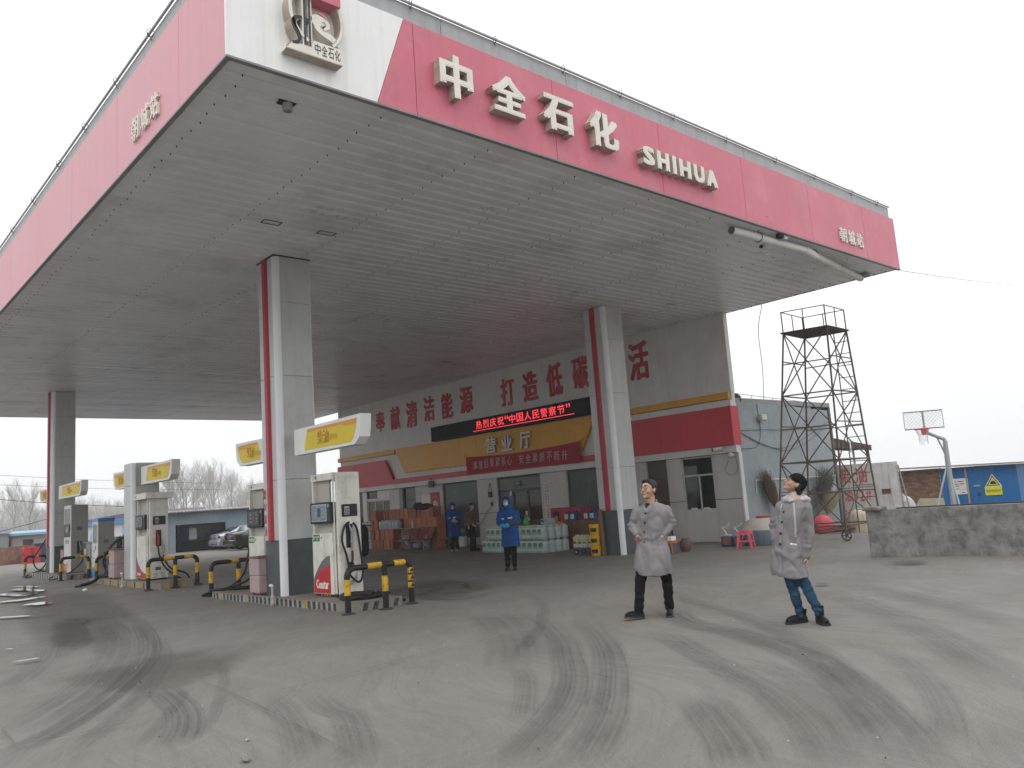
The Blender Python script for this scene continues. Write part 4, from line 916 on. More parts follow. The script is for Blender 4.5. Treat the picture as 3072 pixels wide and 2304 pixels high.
def slimpump(label, x, y, z, w, d, h, kind):
    t = thing('petrol_pump' if kind == 'flame' else 'fluid_dispenser', label, 'petrol pump' if kind == 'flame' else 'dispenser', (x+d/2, y+w/2, z))
    sidem = M('pump_side_grey', (.27, .265, .255), .45, .06, 2, streak=.1)
    MB().bbox(x+.02, x+d, y+.0, y+w, z+.02, z+h, .01).build('cabinet', sidem, t)
    f = MB().bbox(x, x+.025, y-.01, y+w+.01, z+.02, z+h*.62, .006).build('front_panel', white_paint, t)
    MB().bbox(x, x+.025, y-.01, y+.06, z+h*.62, z+h, .004).build('front_stile', white_paint, t); MB().bbox(x, x+.025, y+w-.05, y+w+.01, z+h*.62, z+h, .004).build('front_stile', white_paint, t)
    MB().bbox(x, x+.025, y+.06, y+w-.05, z+h*.95, z+h, .004).build('head_rail', white_paint, t)
    if kind == 'flame':
        MB().bbox(x-.02, x+.03, y+.1, y+w-.06, z+h*.53, z+h*.72, .02).build('display_head', pdark, t); MB().box(x-.024, x-.019, y+.3, y+w-.3, z+h*.6, z+h*.68).build('screen', pscr, t)
        text('pump_print', '88', M('print_grey', (.12, .12, .11)), (x-.002, y+w*.8, z+1.0), (0,-1,0), (0,0,1), w*.6, .14, .002, .0, t)
        for k, m in enumerate((pred, M('flame_orange', (.55, .2, .06), .5), pred)):
            b0 = .08+k*.1; P = spline([(0, b0+.06, 0), (w*.3, b0+.0, 0), (w*.6, b0+.1, 0), (w*.95, b0+.26, 0)], 4)
            MB().prism([(p.x, p.y) for p in P]+[(p.x, p.y-.09*(1-i/len(P))) for i, p in list(enumerate(P))[::-1]], (x-.003, y+w, z), (0,-1,0), (0,0,1), (-1,0,0), .002).build('flame_decal', m, t)
    else:
        blue_ = M('dispenser_blue', (.03, .17, .42), .45)
        MB().bbox(x-.01, x+.03, y-.012, y+w+.012, z+h, z+h+.1, .008).build('blue_header', M('dispenser_blue_light', (.12, .33, .58), .45), t); MB().bbox(x+.03, x+d+.01, y-.012, y+w+.01, z+h, z+h+.1, .008).build('blue_header', blue_, t)
        MB().prism([(0, .02), (w, .02), (w, .36), (w*.5, .46), (0, .3)], (x-.003, y+w, z), (0,-1,0), (0,0,1), (-1,0,0), .002).build('blue_decal', blue_, t)
        for (a, b, c) in ((.3, .64, .09), (.55, .5, .1), (.3, .46, .08), (.62, .53, .1), (.35, .35, .05), (.3, .29, .02)): MB().box(x-.003, x-.0005, y+w*(1-a)-.05, y+w*(1-a)+.03, z+h*b, z+h*b+c).build('printed_icon', pgrey, t)
    MB().box(x+d*.35, x+d*.65, y-.008, y+.001, z+h*.62, z+h*.68).build('keypad_panel', pgrey, t)
    MB().bbox(x+d*.35, x+d*.62, y-.02, y+.001, z+h*.28, z+h*.46, .01).build('nozzle_boot', pdark if kind == 'flame' else M('boot_navy', (.015, .02, .05), .4), t)
    nozzle(t, x+d*.5, y-.05, z+h*.40)
    return t
pC = slimpump('tall grey-sided pump with orange flame decal beside the far column', 7.35, 31.5, .26, .92, .55, 2.32, 'flame')
pD = slimpump('white dispenser with blue top and blue base standing by caged tanks', 7.42, 28.48, .12, .6, .5, 1.8, 'blue')
hose(pC, [(7.64, 31.4, 1.0), (7.66, 31.2, .7), (7.3, 30.8, .4), (6.9, 30.9, .18), (6.7, 31.3, .12), (6.75, 31.7, .14), (7.0, 31.4, .3)])
hose(pD, [(7.7, 28.4, .7), (7.75, 28.3, .45), (7.65, 28.2, .25), (7.4, 28.0, .12)])
# loose hoses lying on and beside the islands
hl = thing('coiled_hose', 'thick black hose coiled flat beside the nearest pump', 'hose', (7.4, 12.5, .16))
for k in range(5):
    r_ = .26+.09*k; z_ = .17+.018*(k % 3)
    pts = [(7.5+.25*math.cos(a)*r_*2.6*(1+.12*math.sin(3*a+k))+.07*k-.18, 12.55+r_*.75*math.sin(a)+.04*k, z_+.012*math.sin(2*a+k)) for a in [2*math.pi*i/12 for i in range(13)]]
    hose(hl, pts, .026, 'hose_loop', 4)
hose(hl, [(7.75, 13.0, .2), (7.95, 12.9, .18), (8.12, 12.7, .03), (8.25, 12.4, .03)], .026, 'hose_tail')
hl = thing('trailing_hose', 'black hoses trailing off the rear end of the near island', 'hose', (7.2, 17.8, .1))
hose(hl, [(7.5, 16.9, .5), (7.4, 17.25, .32), (7.15, 17.8, .16), (6.95, 18.2, .1), (7.0, 18.5, .03), (7.4, 18.4, .03)], .026); hose(hl, [(7.6, 16.95, .3), (7.5, 17.4, .2), (7.05, 17.9, .17), (6.98, 18.1, .15), (7.3, 17.9, .18), (7.7, 17.6, .17)], .026); hose(hl, [(7.8, 17.0, .2), (7.6, 17.5, .19), (7.2, 17.7, .18), (7.5, 17.3, .18), (7.8, 17.5, .18)], .026)
hl = thing('trailing_hose', 'thick black suction hose arching down beside the short pillar', 'hose', (7.0, 25.5, .2))
hose(hl, [(7.6, 24.9, 1.5), (7.2, 25.6, 1.32), (7.0, 26.1, .9), (7.0, 26.2, .6), (7.1, 26.0, .35), (7.15, 25.7, .28)], .03); hose(hl, [(7.2, 25.6, .3), (6.85, 26.0, .32), (6.65, 25.9, .2), (6.3, 25.8, .13), (6.1, 25.5, .12)], .05); hose(hl, [(7.1, 26.4, .7), (7.15, 26.6, .4), (7.0, 26.5, .27), (6.7, 26.2, .14)], .02); hose(hl, [(7.3, 26.6, .7), (7.35, 26.7, .4), (7.45, 26.6, .27)], .02)
hl = thing('trailing_hose', 'black hoses hanging and trailing left of the far column', 'hose', (6.9, 35.5, .2))
hose(hl, [(7.3, 34.9, 1.45), (7.15, 35.2, 1.1), (7.0, 35.4, .75), (7.05, 35.3, .45), (7.2, 35.2, .35), (7.35, 35.0, .6), (7.45, 34.9, 1.0)], .025); hose(hl, [(7.3, 35.1, .35), (6.95, 35.2, .25), (6.75, 35.6, .12), (6.85, 36.0, .13)], .028); hose(hl, [(7.4, 35.1, .3), (7.0, 34.9, .22), (6.8, 34.8, .13), (6.6, 34.6, .12)], .028)
# weathered pink bins on the islands
binm = M('bin_faded_pink', (.42, .31, .31), .6, .15, 4, streak=.25, dirt=(.12, .07, .05), dirtamt=.4, dirtscale=4)
bint = M('bin_rust', (.2, .1, .09), .7, .25, 8)
def bin_(label, x, y, z, w=.42, d=.4, h=.72):
    t = thing('metal_bin', label, 'bin', (x, y, z), group='faded pink bins on the islands')
    MB().bbox(x-d/2, x+d/2, y-w/2, y+w/2, z+.05, z+h*.52, .01).build('lower_box', binm, t); MB().bbox(x-d/2+.004, x+d/2-.004, y-w/2+.004, y+w/2-.004, z+h*.53, z+h, .01).build('upper_box', binm, t)
    MB().bbox(x-d/2-.02, x+d/2+.02, y-w/2-.02, y+w/2+.02, z+h, z+h+.03, .008).build('lid', bint, t)
    for a in (-1, 1):
        for b in (-1, 1): MB().box(x+a*(d/2-.05)-.02, x+a*(d/2-.05)+.02, y+b*(w/2-.05)-.02, y+b*(w/2-.05)+.02, z, z+.05).build('foot', bint, t)
bin_('faded pink bin between the near column and the pump behind it', 7.15, 15.73, .145)
bin_('faded pink bin with two stacked boxes beside the short pillar', 7.05, 24.95, .255, .5, .4, .8)
bin_('faded pink bin in front of the far column', 7.55, 32.75, .265, .4, .4, .78)
# stub pipes beside the kerbs
sp1 = M('stub_pipe', (.42, .39, .34), .5, .2, 12)
for lab, x, y, z in (('pale stub pipe with elbow at the near striped kerb', 6.86, 14.74, 0), ('pale stub pipe with elbow at the yellow striped kerb', 6.7, 23.4, .09)):
    t = thing('stub_pipe', lab, 'pipe', (x, y, z)); MB().tube([(x, y, z), (x, y, z+.36)], .022, 8).build('riser', sp1, t, smooth=50); MB().tube([(x, y, z+.35), (x, y+.02, z+.38), (x-.01, y+.08, z+.37)], .026, 8).build('elbow', white_paint, t, smooth=50)
    MB().lathe([(.03, 0), (.045, .02), (.045, .07), (.03, .09)], (x, y, z), 8).build('valve', sp1, t); MB().lathe([(.035, .14), (.035, .17)], (x, y, z), 8).build('collar', sp1, t)

# ------------------------------------------------------------------ yellow grade signs on the columns
ywl = M('sign_yellow', (.66, .50, .008), .4, .06, 2, spec=.25)
ywo = M('sign_orange', (.62, .27, .02), .35, .06)
sgw = M('sign_shell_white', (.70, .70, .685), .35, .05, 3, coat=.2, streak=.06)
sgd = M('sign_shell_grey', (.33, .33, .33), .45, .06)
def gradesign(label, yi, yo, z0, z1, txt, x=7.25, col=ywl, tcol=None):
    """yi: inner end at the column; yo: outer rounded end (may be on either side)"""
    t = thing('grade_sign', label, 'sign', (x+.15, (yi+yo)/2, z0), group='yellow fuel grade signs on the columns'); s = 1 if yo < yi else -1
    Lq = abs(yo-yi)
    P = [(0, 0), (Lq-.22, 0), (Lq-.06, .12), (Lq-.02, .3), (Lq, z1-z0+.02), (0, z1-z0)]
    MB().prism(P, (x, yi, z0), (0,-s,0), (0,0,1), (1,0,0), .21).build('shell', sgw, t, smooth=30)
    F = [(.42, .06), (Lq-.36, .05), (Lq-.26, .12), (Lq-.16, .3), (Lq-.13, z1-z0-.045), (.55, z1-z0-.045), (.47, .27)]
    MB().prism(F, (x-.006, yi, z0), (0,-s,0), (0,0,1), (1,0,0), .02).build('yellow_face', col, t)
    Or = [(.52, z1-z0-.10), (Lq-.62, z1-z0-.10), (Lq-.55, z1-z0-.14), (Lq-.15, z1-z0-.14), (Lq-.13, z1-z0-.045), (.55, z1-z0-.045)]
    MB().prism(Or, (x-.0075, yi, z0), (0,-s,0), (0,0,1), (1,0,0), .0012).build('orange_stripe', ywo, t)
    MB().box(x-.004, x, yi-s*0-(.012 if s > 0 else -.0), yi+.001 if s < 0 else yi+.012, z0+.0, z1).build('end_trim', sgd, t) if 0 else None
    if txt:
        tc = tcol or M('sign_print_orange', (.50, .20, .02), .5)
        c = (yi+yo)/2+.02*s
        ws = .19*len(txt) if ord(txt[0]) > 255 else .11*len(txt)
        text('sign_print', txt, tc, (x-.0085, c+ws*.75, z0+.12), (0,-1,0), (0,0,1), ws*1.15, .25, .002, .01, t)
        text('sign_print', '(国Ⅵ)', M('sign_print_pale', (.60, .36, .03), .5), (x-.0085, c-ws*.5, z0+.14), (0,-1,0), (0,0,1), .26, .12, .002, -.01, t)
    return t
gradesign('yellow diesel sign on the near side of the near column', 14.44, 11.98, 2.78, 3.27, '柴油')
gradesign('yellow 92 sign on the rear side of the near column', 15.55, 17.21, 2.78, 3.26, '92#')
gradesign('yellow 92 sign on the near side of the short pillar', 23.6, 21.18, 2.80, 3.28, '92#')
gradesign('yellow sign on the rear side of the short pillar', 24.6, 26.2, 2.80, 3.28, '柴油')
gradesign('yellow sign on the near side of the far column', 32.8, 29.75, 2.85, 3.32, '95#')
gradesign('weathered orange-yellow sign on the rear side of the far column', 34.0, 35.76, 2.86, 3.33, '92#', col=M('sign_faded', (.55, .33, .06), .4))
MB()
# ------------------------------------------------------------------ caged fluid tanks
def ibc(label, x, y, z, col, w=1.0, d=1.0, h=1.2):
    t = thing('caged_tank', label, 'tank', (x, y, z), group='caged fluid tanks behind the dispensers')
    MB().box(x-d/2, x+d/2, y-w/2, y+w/2, z, z+.05).build('pallet', M('pallet_dark', (.06, .055, .05), .8), t)
    for a in (-1, 0, 1): MB().box(x+a*(d/2-.06)-.05, x+a*(d/2-.06)+.05, y-w/2+.01, y+w/2-.01, z+.05, z+.14).build('pallet_block', M('pallet_dark', (.06,.055,.05)), t)
    MB().bbox(x-d/2+.04, x+d/2-.04, y-w/2+.04, y+w/2-.04, z+.15, z+h, .08).build('bladder', col, t, smooth=40)
    g = MB()
    for k in range(5):
        zz_ = z+.2+k*(h-.25)/4
        g.tube([(x-d/2, y-w/2, zz_), (x+d/2, y-w/2, zz_), (x+d/2, y+w/2, zz_), (x-d/2, y+w/2, zz_)], .012, 5, closed=True)
    for a in [i/5-.5 for i in range(6)]:
        for (px, py) in ((x+a*d, y-w/2), (x-d/2, y+a*w)): g.tube([(px, py, z+.14), (px, py, z+h-.02)], .012, 5)
    g.build('cage', galv, t)
    MB().lathe([(.1, z+h), (.1, z+h+.04)], (x, y, 0), 12).build('cap', dark, t)
    return t
t = ibc('pale caged fluid tank with white label beside the blue-topped dispenser', 8.15, 31.0, .1, M('tank_pale', (.40, .44, .45), .4, .08), w=.85, d=.8)
MB().box(7.738, 7.745, 31.1, 31.38, .85, 1.05).build('label', white_paint, t); MB().box(7.738, 7.745, 31.1, 31.38, .55, .8).build('label', M('dispenser_blue_light', (.12, .33, .58)), t)
ibc('dark green caged fluid tank half hidden behind the short pillar', 8.55, 29.4, .1, M('tank_green', (.07, .09, .085), .5, .1), w=1.0, d=.85, h=1.3)
# ------------------------------------------------------------------ goods before the hall
jugw = M('jug_plastic', (.40, .46, .46), .3, .08, 3, spec=.5)
jugw2 = M('jug_plastic_clear', (.42, .50, .53), .25, .1, 3)
jcap = M('jug_cap', (.58, .58, .55), .4)
jgr = M('jug_label_green', (.05, .22, .075), .45, .2, 12)
jgp = M('jug_label_pale', (.22, .34, .24), .45, .2, 12)
def jug_meshes(w, d, h, label=True):
    b = MB()
    def ring(sx, sy, z, c=.03): return [(-sx+c, -sy, z), (sx-c, -sy, z), (sx, -sy+c, z), (sx, sy-c, z), (sx-c, sy, z), (-sx+c, sy, z), (-sx, sy-c, z), (-sx, -sy+c, z)]
    X, Y = w/2, d/2
    b.rings([ring(X*.9, Y*.9, 0), ring(X, Y, .02), ring(X, Y, h*.30), ring(X*.975, Y*.975, h*.33), ring(X, Y, h*.36), ring(X, Y, h*.80), ring(X*.93, Y*.92, h*.88), ring(X*.6, Y*.55, h*.93), ring(X*.4, Y*.4, h*.935)])
    body = b.mesh('jug_body', jugw); smooth_by_angle(body, 45)
    hnd = MB().tube(spline([(-X*.1, -Y*.5, h*.92), (0, -Y*.1, h*1.0), (0, Y*.4, h*.98), (0, Y*.7, h*.9)], 3), .018, 6).mesh('handle', jugw)
    cp = MB().lathe([(.035, 0), (.035, .03), (.028, .035)], (0, -Y*.62, h*.925), 10).mesh('cap', jcap)
    lb = MB().box(-X-.002, -X+.004, -Y*.66, Y*.66, h*.32, h*.76).mesh('label', jgr)      # the -x side faces the forecourt
    lp = MB().box(-X-.0035, -X-.001, -Y*.66, Y*.66, h*.32, h*.48).mesh('label_foot', jgp)
    return [('jug_body', body), ('handle', hnd), ('cap', cp), ('label', lb), ('label_foot', lp)]
JM = jug_meshes(.26, .255, .41)
def jug(label, x, y, z, rz=0, parts=None, group='white jugs in the two tier jug wall', nolabel=False):
    t = thing('jug', label, 'jug', (x, y, z), rz, group, world=False)
    for n, me in (parts or JM):
        if nolabel and n.startswith('label'): continue
        obj(n, me, t)
    return t
ORD = ['first', 'second', 'third', 'fourth', 'fifth', 'sixth', 'seventh', 'eighth', 'ninth', 'tenth', 'eleventh', 'twelfth', 'thirteenth']
ja, jb = Vector((17.42, 18.44)), Vector((17.72, 21.52)); nj = 12
for tier in (0, 1):
    z = .0 if tier == 0 else .415
    for i in range(nj):
        if tier == 1 and i >= nj-1: continue
        p = ja.lerp(jb, i/(nj-1)); lab = f'{ORD[i]} jug from the right in the {"upper" if tier else "lower"} front row of the jug wall'
        jug(lab, p.x + random.uniform(-.012, .012), p.y, z, random.uniform(-.06, .06))
    for r in (1, 2, 3):
        for i in range(nj):
            p = ja.lerp(jb, i/(nj-1)) + Vector((.265*r, -.03*r))
            if i in (0,) : lab = f'plain jug {"second third fourth".split()[r-1]} back along the right end of the {"upper" if tier else "lower"} jug tier'
            else: continue
            jug(lab, p.x, p.y, z, random.uniform(-.05, .05), nolabel=True)
    if tier == 1:
        for r in (1, 2):
            for i in range(1, nj-1):
                p = ja.lerp(jb, i/(nj-1)) + Vector((.265*r, -.03*r)); jug(f'{ORD[i]} jug from the right in the {"second" if r == 1 else "third"} upper row of the jug wall', p.x, p.y, z, random.uniform(-.05, .05), nolabel=True)
crd = M('flattened_carton', (.22, .17, .08), .8, .2, 8)
t = thing('cardboard_sheet', 'flattened yellow brown cartons laid on top of the jug wall', 'cardboard', (17.9, 19.6, .83))
MB().bbox(17.72, 18.3, 18.9, 19.7, .842, .856, .003).build('sheet', crd, t); MB().bbox(17.75, 18.25, 19.72, 20.5, .842, .852, .003).build('sheet', crd, t)
t = thing('spray_bottle', 'bright green pump spray bottle with red head on the jug wall', 'spray bottle', (17.85, 19.62, .857))
MB().lathe([(.08, 0), (.095, .02), (.1, .08), (.07, .18), (.03, .22), (.028, .25)], (17.85, 19.62, .857), 14).build('bottle', M('spray_green', (.03, .42, .06), .35), t, smooth=40)
MB().tube([(17.85, 19.7, 1.12), (17.85, 19.62, 1.15), (17.85, 19.5, 1.13)], .02, 6).build('spray_head', M('spray_red', (.5, .05, .05), .4), t); MB().tube([(17.85, 19.55, 1.12), (17.85, 19.46, 1.0)], .012, 5).build('lever', white_paint, t)
t = thing('plastic_tray', 'clear plastic tray on the jug wall near the entrance', 'tray', (17.95, 19.1, .857))
MB().bbox(17.75, 18.2, 18.62, 18.86, .845, 1.02, .02).build('tray', M('tray_clear', (.35, .38, .38), .3), t); MB().tube([(17.74, 18.8, .97), (17.74, 18.7, .93)], .025, 6).build('object_inside', dark, t)
t = thing('face_mask_box', 'small white paper box on the jug wall behind the attendant', 'box', (17.8, 20.5, .857)); MB().bbox(17.75, 17.95, 20.42, 20.62, .86, .93, .01).build('carton', white_paint, t)
# carton stack right of the entrance, red cabinet, water bottles
cb = M('carton_brown', (.19, .095, .055), .75, .12, 3, rnd=.15)
cbp = M('carton_print', (.09, .035, .03), .75)
tape = M('carton_tape', (.3, .2, .12), .35)
def carton(label, x0, x1, y0, y1, z0, z1, group, mat_=None, pr=True, tp=False):
    t = thing('carton', label, 'carton', ((x0+x1)/2, (y0+y1)/2, z0), 0, group)
    MB().bbox(x0, x1, y0, y1, z0, z1, .006).build('box', mat_ or cb, t)
    if pr:
        MB().box(x0-.002, x0, y0+(y1-y0)*.2, y1-(y1-y0)*.2, z0+(z1-z0)*.18, z0+(z1-z0)*.55).build('printed_panel', cbp, t)
        MB().box(x0-.003, x0-.001, y0+(y1-y0)*.24, y1-(y1-y0)*.24, z0+(z1-z0)*.22, z0+(z1-z0)*.51).build('printed_panel', mat_ or cb, t)
        MB().box(x0-.002, x0, y0+(y1-y0)*.3, y1-(y1-y0)*.3, z0+(z1-z0)*.75, z0+(z1-z0)*.84).build('printed_line', cbp, t)
    if tp: MB().box(x0-.002, x0-.0005, (y0+y1)/2-.012, (y0+y1)/2+.012, z0, z1).build('tape', tape, t)
    return t
rows = ['bottom', 'second', 'third', 'top']
for r in range(4):
    h = .225; y = 18.82
    for c in range(3):
        carton(f'brown printed carton, {["left", "middle", "right"][c]} one of the {rows[r]} row under the water bottles', 18.72+random.uniform(-.015, .015), 19.15, y-.455-random.uniform(0, .01), y, r*h+.002, (r+1)*h-.002, 'brown printed cartons under the water bottles'); y -= .465
bot_b = glassmat('bottle_blue', (.12, .2, .42)); bl2 = M('bottle_blue_solid', (.03, .06, .17), .2, .1)
def waterbottle(label, x, y, z):
    t = thing('water_bottle', label, 'water bottle', (x, y, z), 0, 'big blue water bottles on the brown cartons')
    MB().lathe([(.10, 0), (.115, .02), (.115, .09), (.108, .1), (.115, .11), (.115, .2), (.09, .25), (.035, .28), (.03, .32)], (x, y, z), 14).build('bottle', bl2, t, smooth=35)
    MB().lathe([(.034, .31), (.034, .345)], (x, y, z), 8).build('cap', bl2, t)
    for a, b in ((-.08, -.01), (.02, .07)): MB().box(x-.122, x-.113, y+a, y+b, z+.04, z+.2).build('label_print', white_paint, t)
    return t
for (x, y, lab) in ((18.84, 18.66, 'left pair, outer'), (18.84, 18.40, 'left pair, inner'), (18.84, 17.80, 'right pair, inner'), (18.84, 17.55, 'right pair, outer')):
    waterbottle(f'big blue water bottle on the brown cartons, {lab} one', x, y, .90)
waterbottle('big blue water bottle standing behind the left pair on the cartons', 19.06, 18.5, .90)
rf = thing('red_cabinet', 'red metal cabinet with dark window behind the brown cartons', 'cabinet', (19.85, 19.7, 0))
MB().bbox(19.72, 20.3, 19.0, 20.42, .0, 1.3, .02).build('body', M('cabinet_red', (.36, .025, .03), .4, .1, 2), rf)
MB().box(19.71, 19.722, 19.98, 20.28, .84, 1.18).build('window', dark, rf); MB().bbox(19.66, 19.7, 20.02, 20.16, .86, 1.03, .02).build('yellow_item', M('item_yellow', (.4, .25, .03), .5), rf)
pm = thing('promotion_stand', 'red and yellow promotion stand beside the jug wall', 'display stand', (19.3, 19.4, 0))
MB().bbox(19.0, 19.4, 19.0, 19.75, .0, .2, .01).build('foot', M('promo_yellow', (.5, .25, .03), .5, .1), pm); MB().bbox(18.98, 19.4, 18.98, 19.76, .2, .68, .01).build('red_body', M('promo_red', (.42, .02, .04), .45), pm); MB().bbox(19.0, 19.4, 19.0, 19.75, .68, .86, .01).build('top_band', M('promo_yellow', (.5, .25, .03)), pm)
text('stand_print', '促销', pwh, (18.978, 19.5, .45), (0,-1,0), (0,0,1), .4, .19, .002, .01, pm); text('stand_print', 'PROMOTION', pwh, (18.978, 19.66, .29), (0,-1,0), (0,0,1), .6, .1, .002, .0, pm)
# little platform cart with white canisters, yellow pails, brown tube
ct = thing('platform_cart', 'small blue platform cart with bent steel handle', 'cart', (16.95, 16.1, 0))
MB().bbox(16.75, 17.2, 15.75, 16.55, .15, .2, .01).build('platform', M('cart_blue', (.04, .1, .15), .5, .15), ct)
for (x, y) in ((16.82, 15.85), (16.82, 16.45), (17.12, 15.85), (17.12, 16.45)):
    w_ = MB().lathe([(.03, -.02), (.075, -.02), (.075, .02), (.03, .02)], (x, y, .075), 14, 'x').build('wheel', dark, ct); MB().lathe([(.03, -.022), (.03, .022)], (x, y, .075), 8, 'x').build('hub', pkey, w_, off=ct['_w'])
MB().tube(spline([(16.78, 15.78, .18), (16.78, 15.74, .6), (16.8, 15.74, .82), (16.95, 15.74, .88), (17.1, 15.74, .82), (17.14, 15.74, .6), (17.14, 15.78, .18)], 4), .014, 8).build('handle', steel, ct, smooth=60)
JS = jug_meshes(.2, .18, .34); JS2 = [(n, m.copy()) for n, m in JS]
for n, m in JS2:
    if n == 'jug_body': m.materials[0] = M('canister_white', (.48, .49, .45), .4, .08)
    if n == 'label': m.materials[0] = M('canister_label_yellow', (.5, .42, .04), .5, .2, 15)
    if n == 'label_foot': m.materials[0] = M('canister_label_dark', (.12, .1, .03), .5)
for i, (x, y) in enumerate(((16.86, 16.44), (16.86, 16.25), (16.86, 16.06), (16.88, 15.87))): jug(f'{ORD[i]} white canister with yellow label from the left on the platform cart', x, y, .202, random.uniform(-.1, .1), JS2, 'white canisters on the platform cart')
yp = M('pail_yellow', (.60, .33, .01), .35, .06, 3)
for i, z in enumerate((0, .285, .57)):
    t = thing('pail', f'yellow plastic pail with black label, {["bottom", "middle", "top"][i]} of the stack of three', 'pail', (16.55, 15.42, z), 0, 'yellow pails stacked beside the cart')
    MB().lathe([(.125, z+.0), (.135, z+.05), (.15, z+.235)], (16.58, 15.47, 0), 18).build('pail_body', yp, t, smooth=40); MB().lathe([(.158, z+.232), (.158, z+.262), (.14, z+.278)], (16.58, 15.47, 0), 18).build('lid', yp, t)
    MB().lathe([(.1375, z+.06), (.147, z+.19)], (16.58, 15.47, 0), 18).build('label_band', yp, t) if 0 else None
    lb = MB(); ang = [R_(170+a) for a in range(0, 76, 12)]
    lb.add([(16.58+(.139+.012*k)*math.cos(a), 15.47+(.139+.012*k)*math.sin(a), z+.07+.11*k) for k in (0, 1) for a in ang], [(j, j+1, len(ang)+j+1, len(ang)+j) for j in range(len(ang)-1)]); lb.build('label', dark, t)
t = thing('cardboard_tube', 'tall brown cardboard roll leaning at the column beside the yellow pails', 'roll', (16.66, 15.6, 0)); MB().tube([(16.65, 15.24, 0), (16.66, 15.29, 1.24)], .062, 14).build('roll', M('roll_brown', (.17, .085, .05), .6, .15), t, smooth=50)
# stack of red brown cartons at the left of the hall, each a box of its own
rbm = M('red_brown_carton', (.38, .13, .07), .7, .15, 2.5, rnd=.25)
def rcart(lab, x0, y1, z, w, h, d=.42): return carton(lab, x0, x0+d, y1-w, y1, z, z+h, 'red brown cartons stacked left of the poster', rbm, pr=False, tp=True)
hts = [(0, .415), (.415, .83), (.83, 1.245), (1.245, 1.66)]
n_ = 0
for r, (z0, z1) in enumerate(hts):
    start, end = (31.05, 29.3) if r == 0 else ((31.1, 29.3) if r == 1 else ((31.12, 26.62) if r == 2 else (30.98, 26.66)))
    if r == 1: spans = [(31.08, 30.78), (30.72, 30.42), (30.3, 29.96), (29.94, 29.6), (29.6, 29.26)]
    elif r == 0: spans = [(31.06, 30.86), (30.84, 30.6)] + [(30.58-.26*i, 30.34-.26*i) for i in range(4)] + [(29.54, 29.3)]
    elif r == 2: spans = [(31.1, 30.85), (30.78, 30.42)] + [(28.9-.34*i, 28.58-.34*i) for i in range(7)]
    else: spans = [(30.98, 30.55)] + [(30.3-.3*i, 30.02-.3*i) for i in range(12)]
    for i, (a, b) in enumerate(spans):
        setb = .0 if not (r >= 2 and a < 30.5) else .28
        rcart(f'red brown carton, {ORD[i]} from left in the {rows[r]} row of the carton stack', 19.05+setb+random.uniform(-.02, .02), a, z0+.001, a-b-.006, z1-z0-.004)
for r in (0, 1):
    for i in range(7): rcart(f'red brown carton, {ORD[i]} from the left in the {rows[r]} row, set back behind the bench', 19.35+random.uniform(-.02, .02), 29.1-.36*i, hts[r][0]+.001, .35, .41)
for i, y in enumerate((30.15, 29.75)): rcart(f'red brown carton behind the clear jugs, {ORD[i]} from the left', 19.4, y+.2, .832, .36, .41)
t = thing('dark_coat', 'dark crumpled coat thrown on top of the red brown cartons', 'coat', (19.4, 27.5, 1.66))
cm2 = MB(); cm2.ell((19.4, 27.4, 1.67), (.2, .62, .13)); cm2.ell((19.4, 27.85, 1.70), (.18, .25, .17)); cm2.v = [(x, y, z+.05*noise.noise(Vector((x*7, y*7, z*9)))) for x, y, z in cm2.v]; cm2.build('coat', M('dark_cloth', (.02, .02, .025), .85), t, smooth=70)
JC = [(n, m.copy()) for n, m in jug_meshes(.22, .24, .38)]
for n, m in JC:
    if n == 'jug_body': m.materials[0] = M('jug_grey_clear', (.33, .36, .38), .25, .1)
for i in range(6): jug(f'{ORD[i]} clear jug from the left on the front step of the carton stack', 19.12, 30.2-.245*i, .83, random.uniform(-.05, .05), JC, 'clear jugs on the carton stack', nolabel=True)
for i in range(6): jug(f'{["upper", "lower"][i % 2]} pale jug, {ORD[i//2]} from the right, left of the carton stack', 19.3, 31.35+.26*(i//2), .83 if i % 2 == 0 else .42, 0, JC, 'pale jugs left of the carton stack', nolabel=True)
for i in range(3): jug(f'{ORD[i]} pale jug from the right in the bottom row left of the carton stack', 19.3, 31.35+.26*i, .0, 0, JC, 'pale jugs left of the carton stack', nolabel=True)
# waiting bench with red seats and a fold-out board
bs = M('bench_red', (.20, .02, .02), .45, .15); bst = M('bench_steel', (.22, .22, .22), .4, .1, metal=.5)
bn = thing('waiting_bench', 'steel waiting bench with dark red seats before the cartons', 'bench', (18.9, 27.6, 0))
MB().box(18.84, 18.9, 26.6, 28.6, .32, .37).build('beam', bst, bn)
for y in (27.05, 28.3):
    MB().tube([(18.87, y, .33), (18.7, y, .02)], .02, 6).build('leg', bst, bn); MB().tube([(18.87, y, .33), (19.1, y, .02)], .02, 6).build('leg', bst, bn)
for i, y in enumerate((28.35, 27.8, 27.25, 26.75)):
    MB().bbox(18.65, 19.08, y-.24, y+.24, .38, .41, .01).build('seat', bs, bn)
    MB().prism([(19.05, .42), (19.09, .42), (19.26, .86), (19.22, .86)], (0, y-.24, 0), (1,0,0), (0,0,1), (0,1,0), .48).build('backrest', bs, bn)
for y in (28.0, 26.45): MB().tube([(18.7, y, .38), (18.75, y, .6), (19.1, y, .62)], .018, 6).build('armrest', bst, bn)
t = thing('table_board', 'pale board laid level across the bench backs', 'board', (18.9, 28.0, .84)); MB().bbox(18.55, 19.0, 27.2, 28.6, .845, .875, .006).build('board', M('board_pale', (.3, .27, .22), .5), t); MB().tube([(18.7, 28.2, .42), (18.75, 28.0, .84)], .018, 6).build('strut', bst, t); MB().tube([(18.7, 27.6, .42), (18.75, 27.8, .84)], .018, 6).build('strut', bst, t)
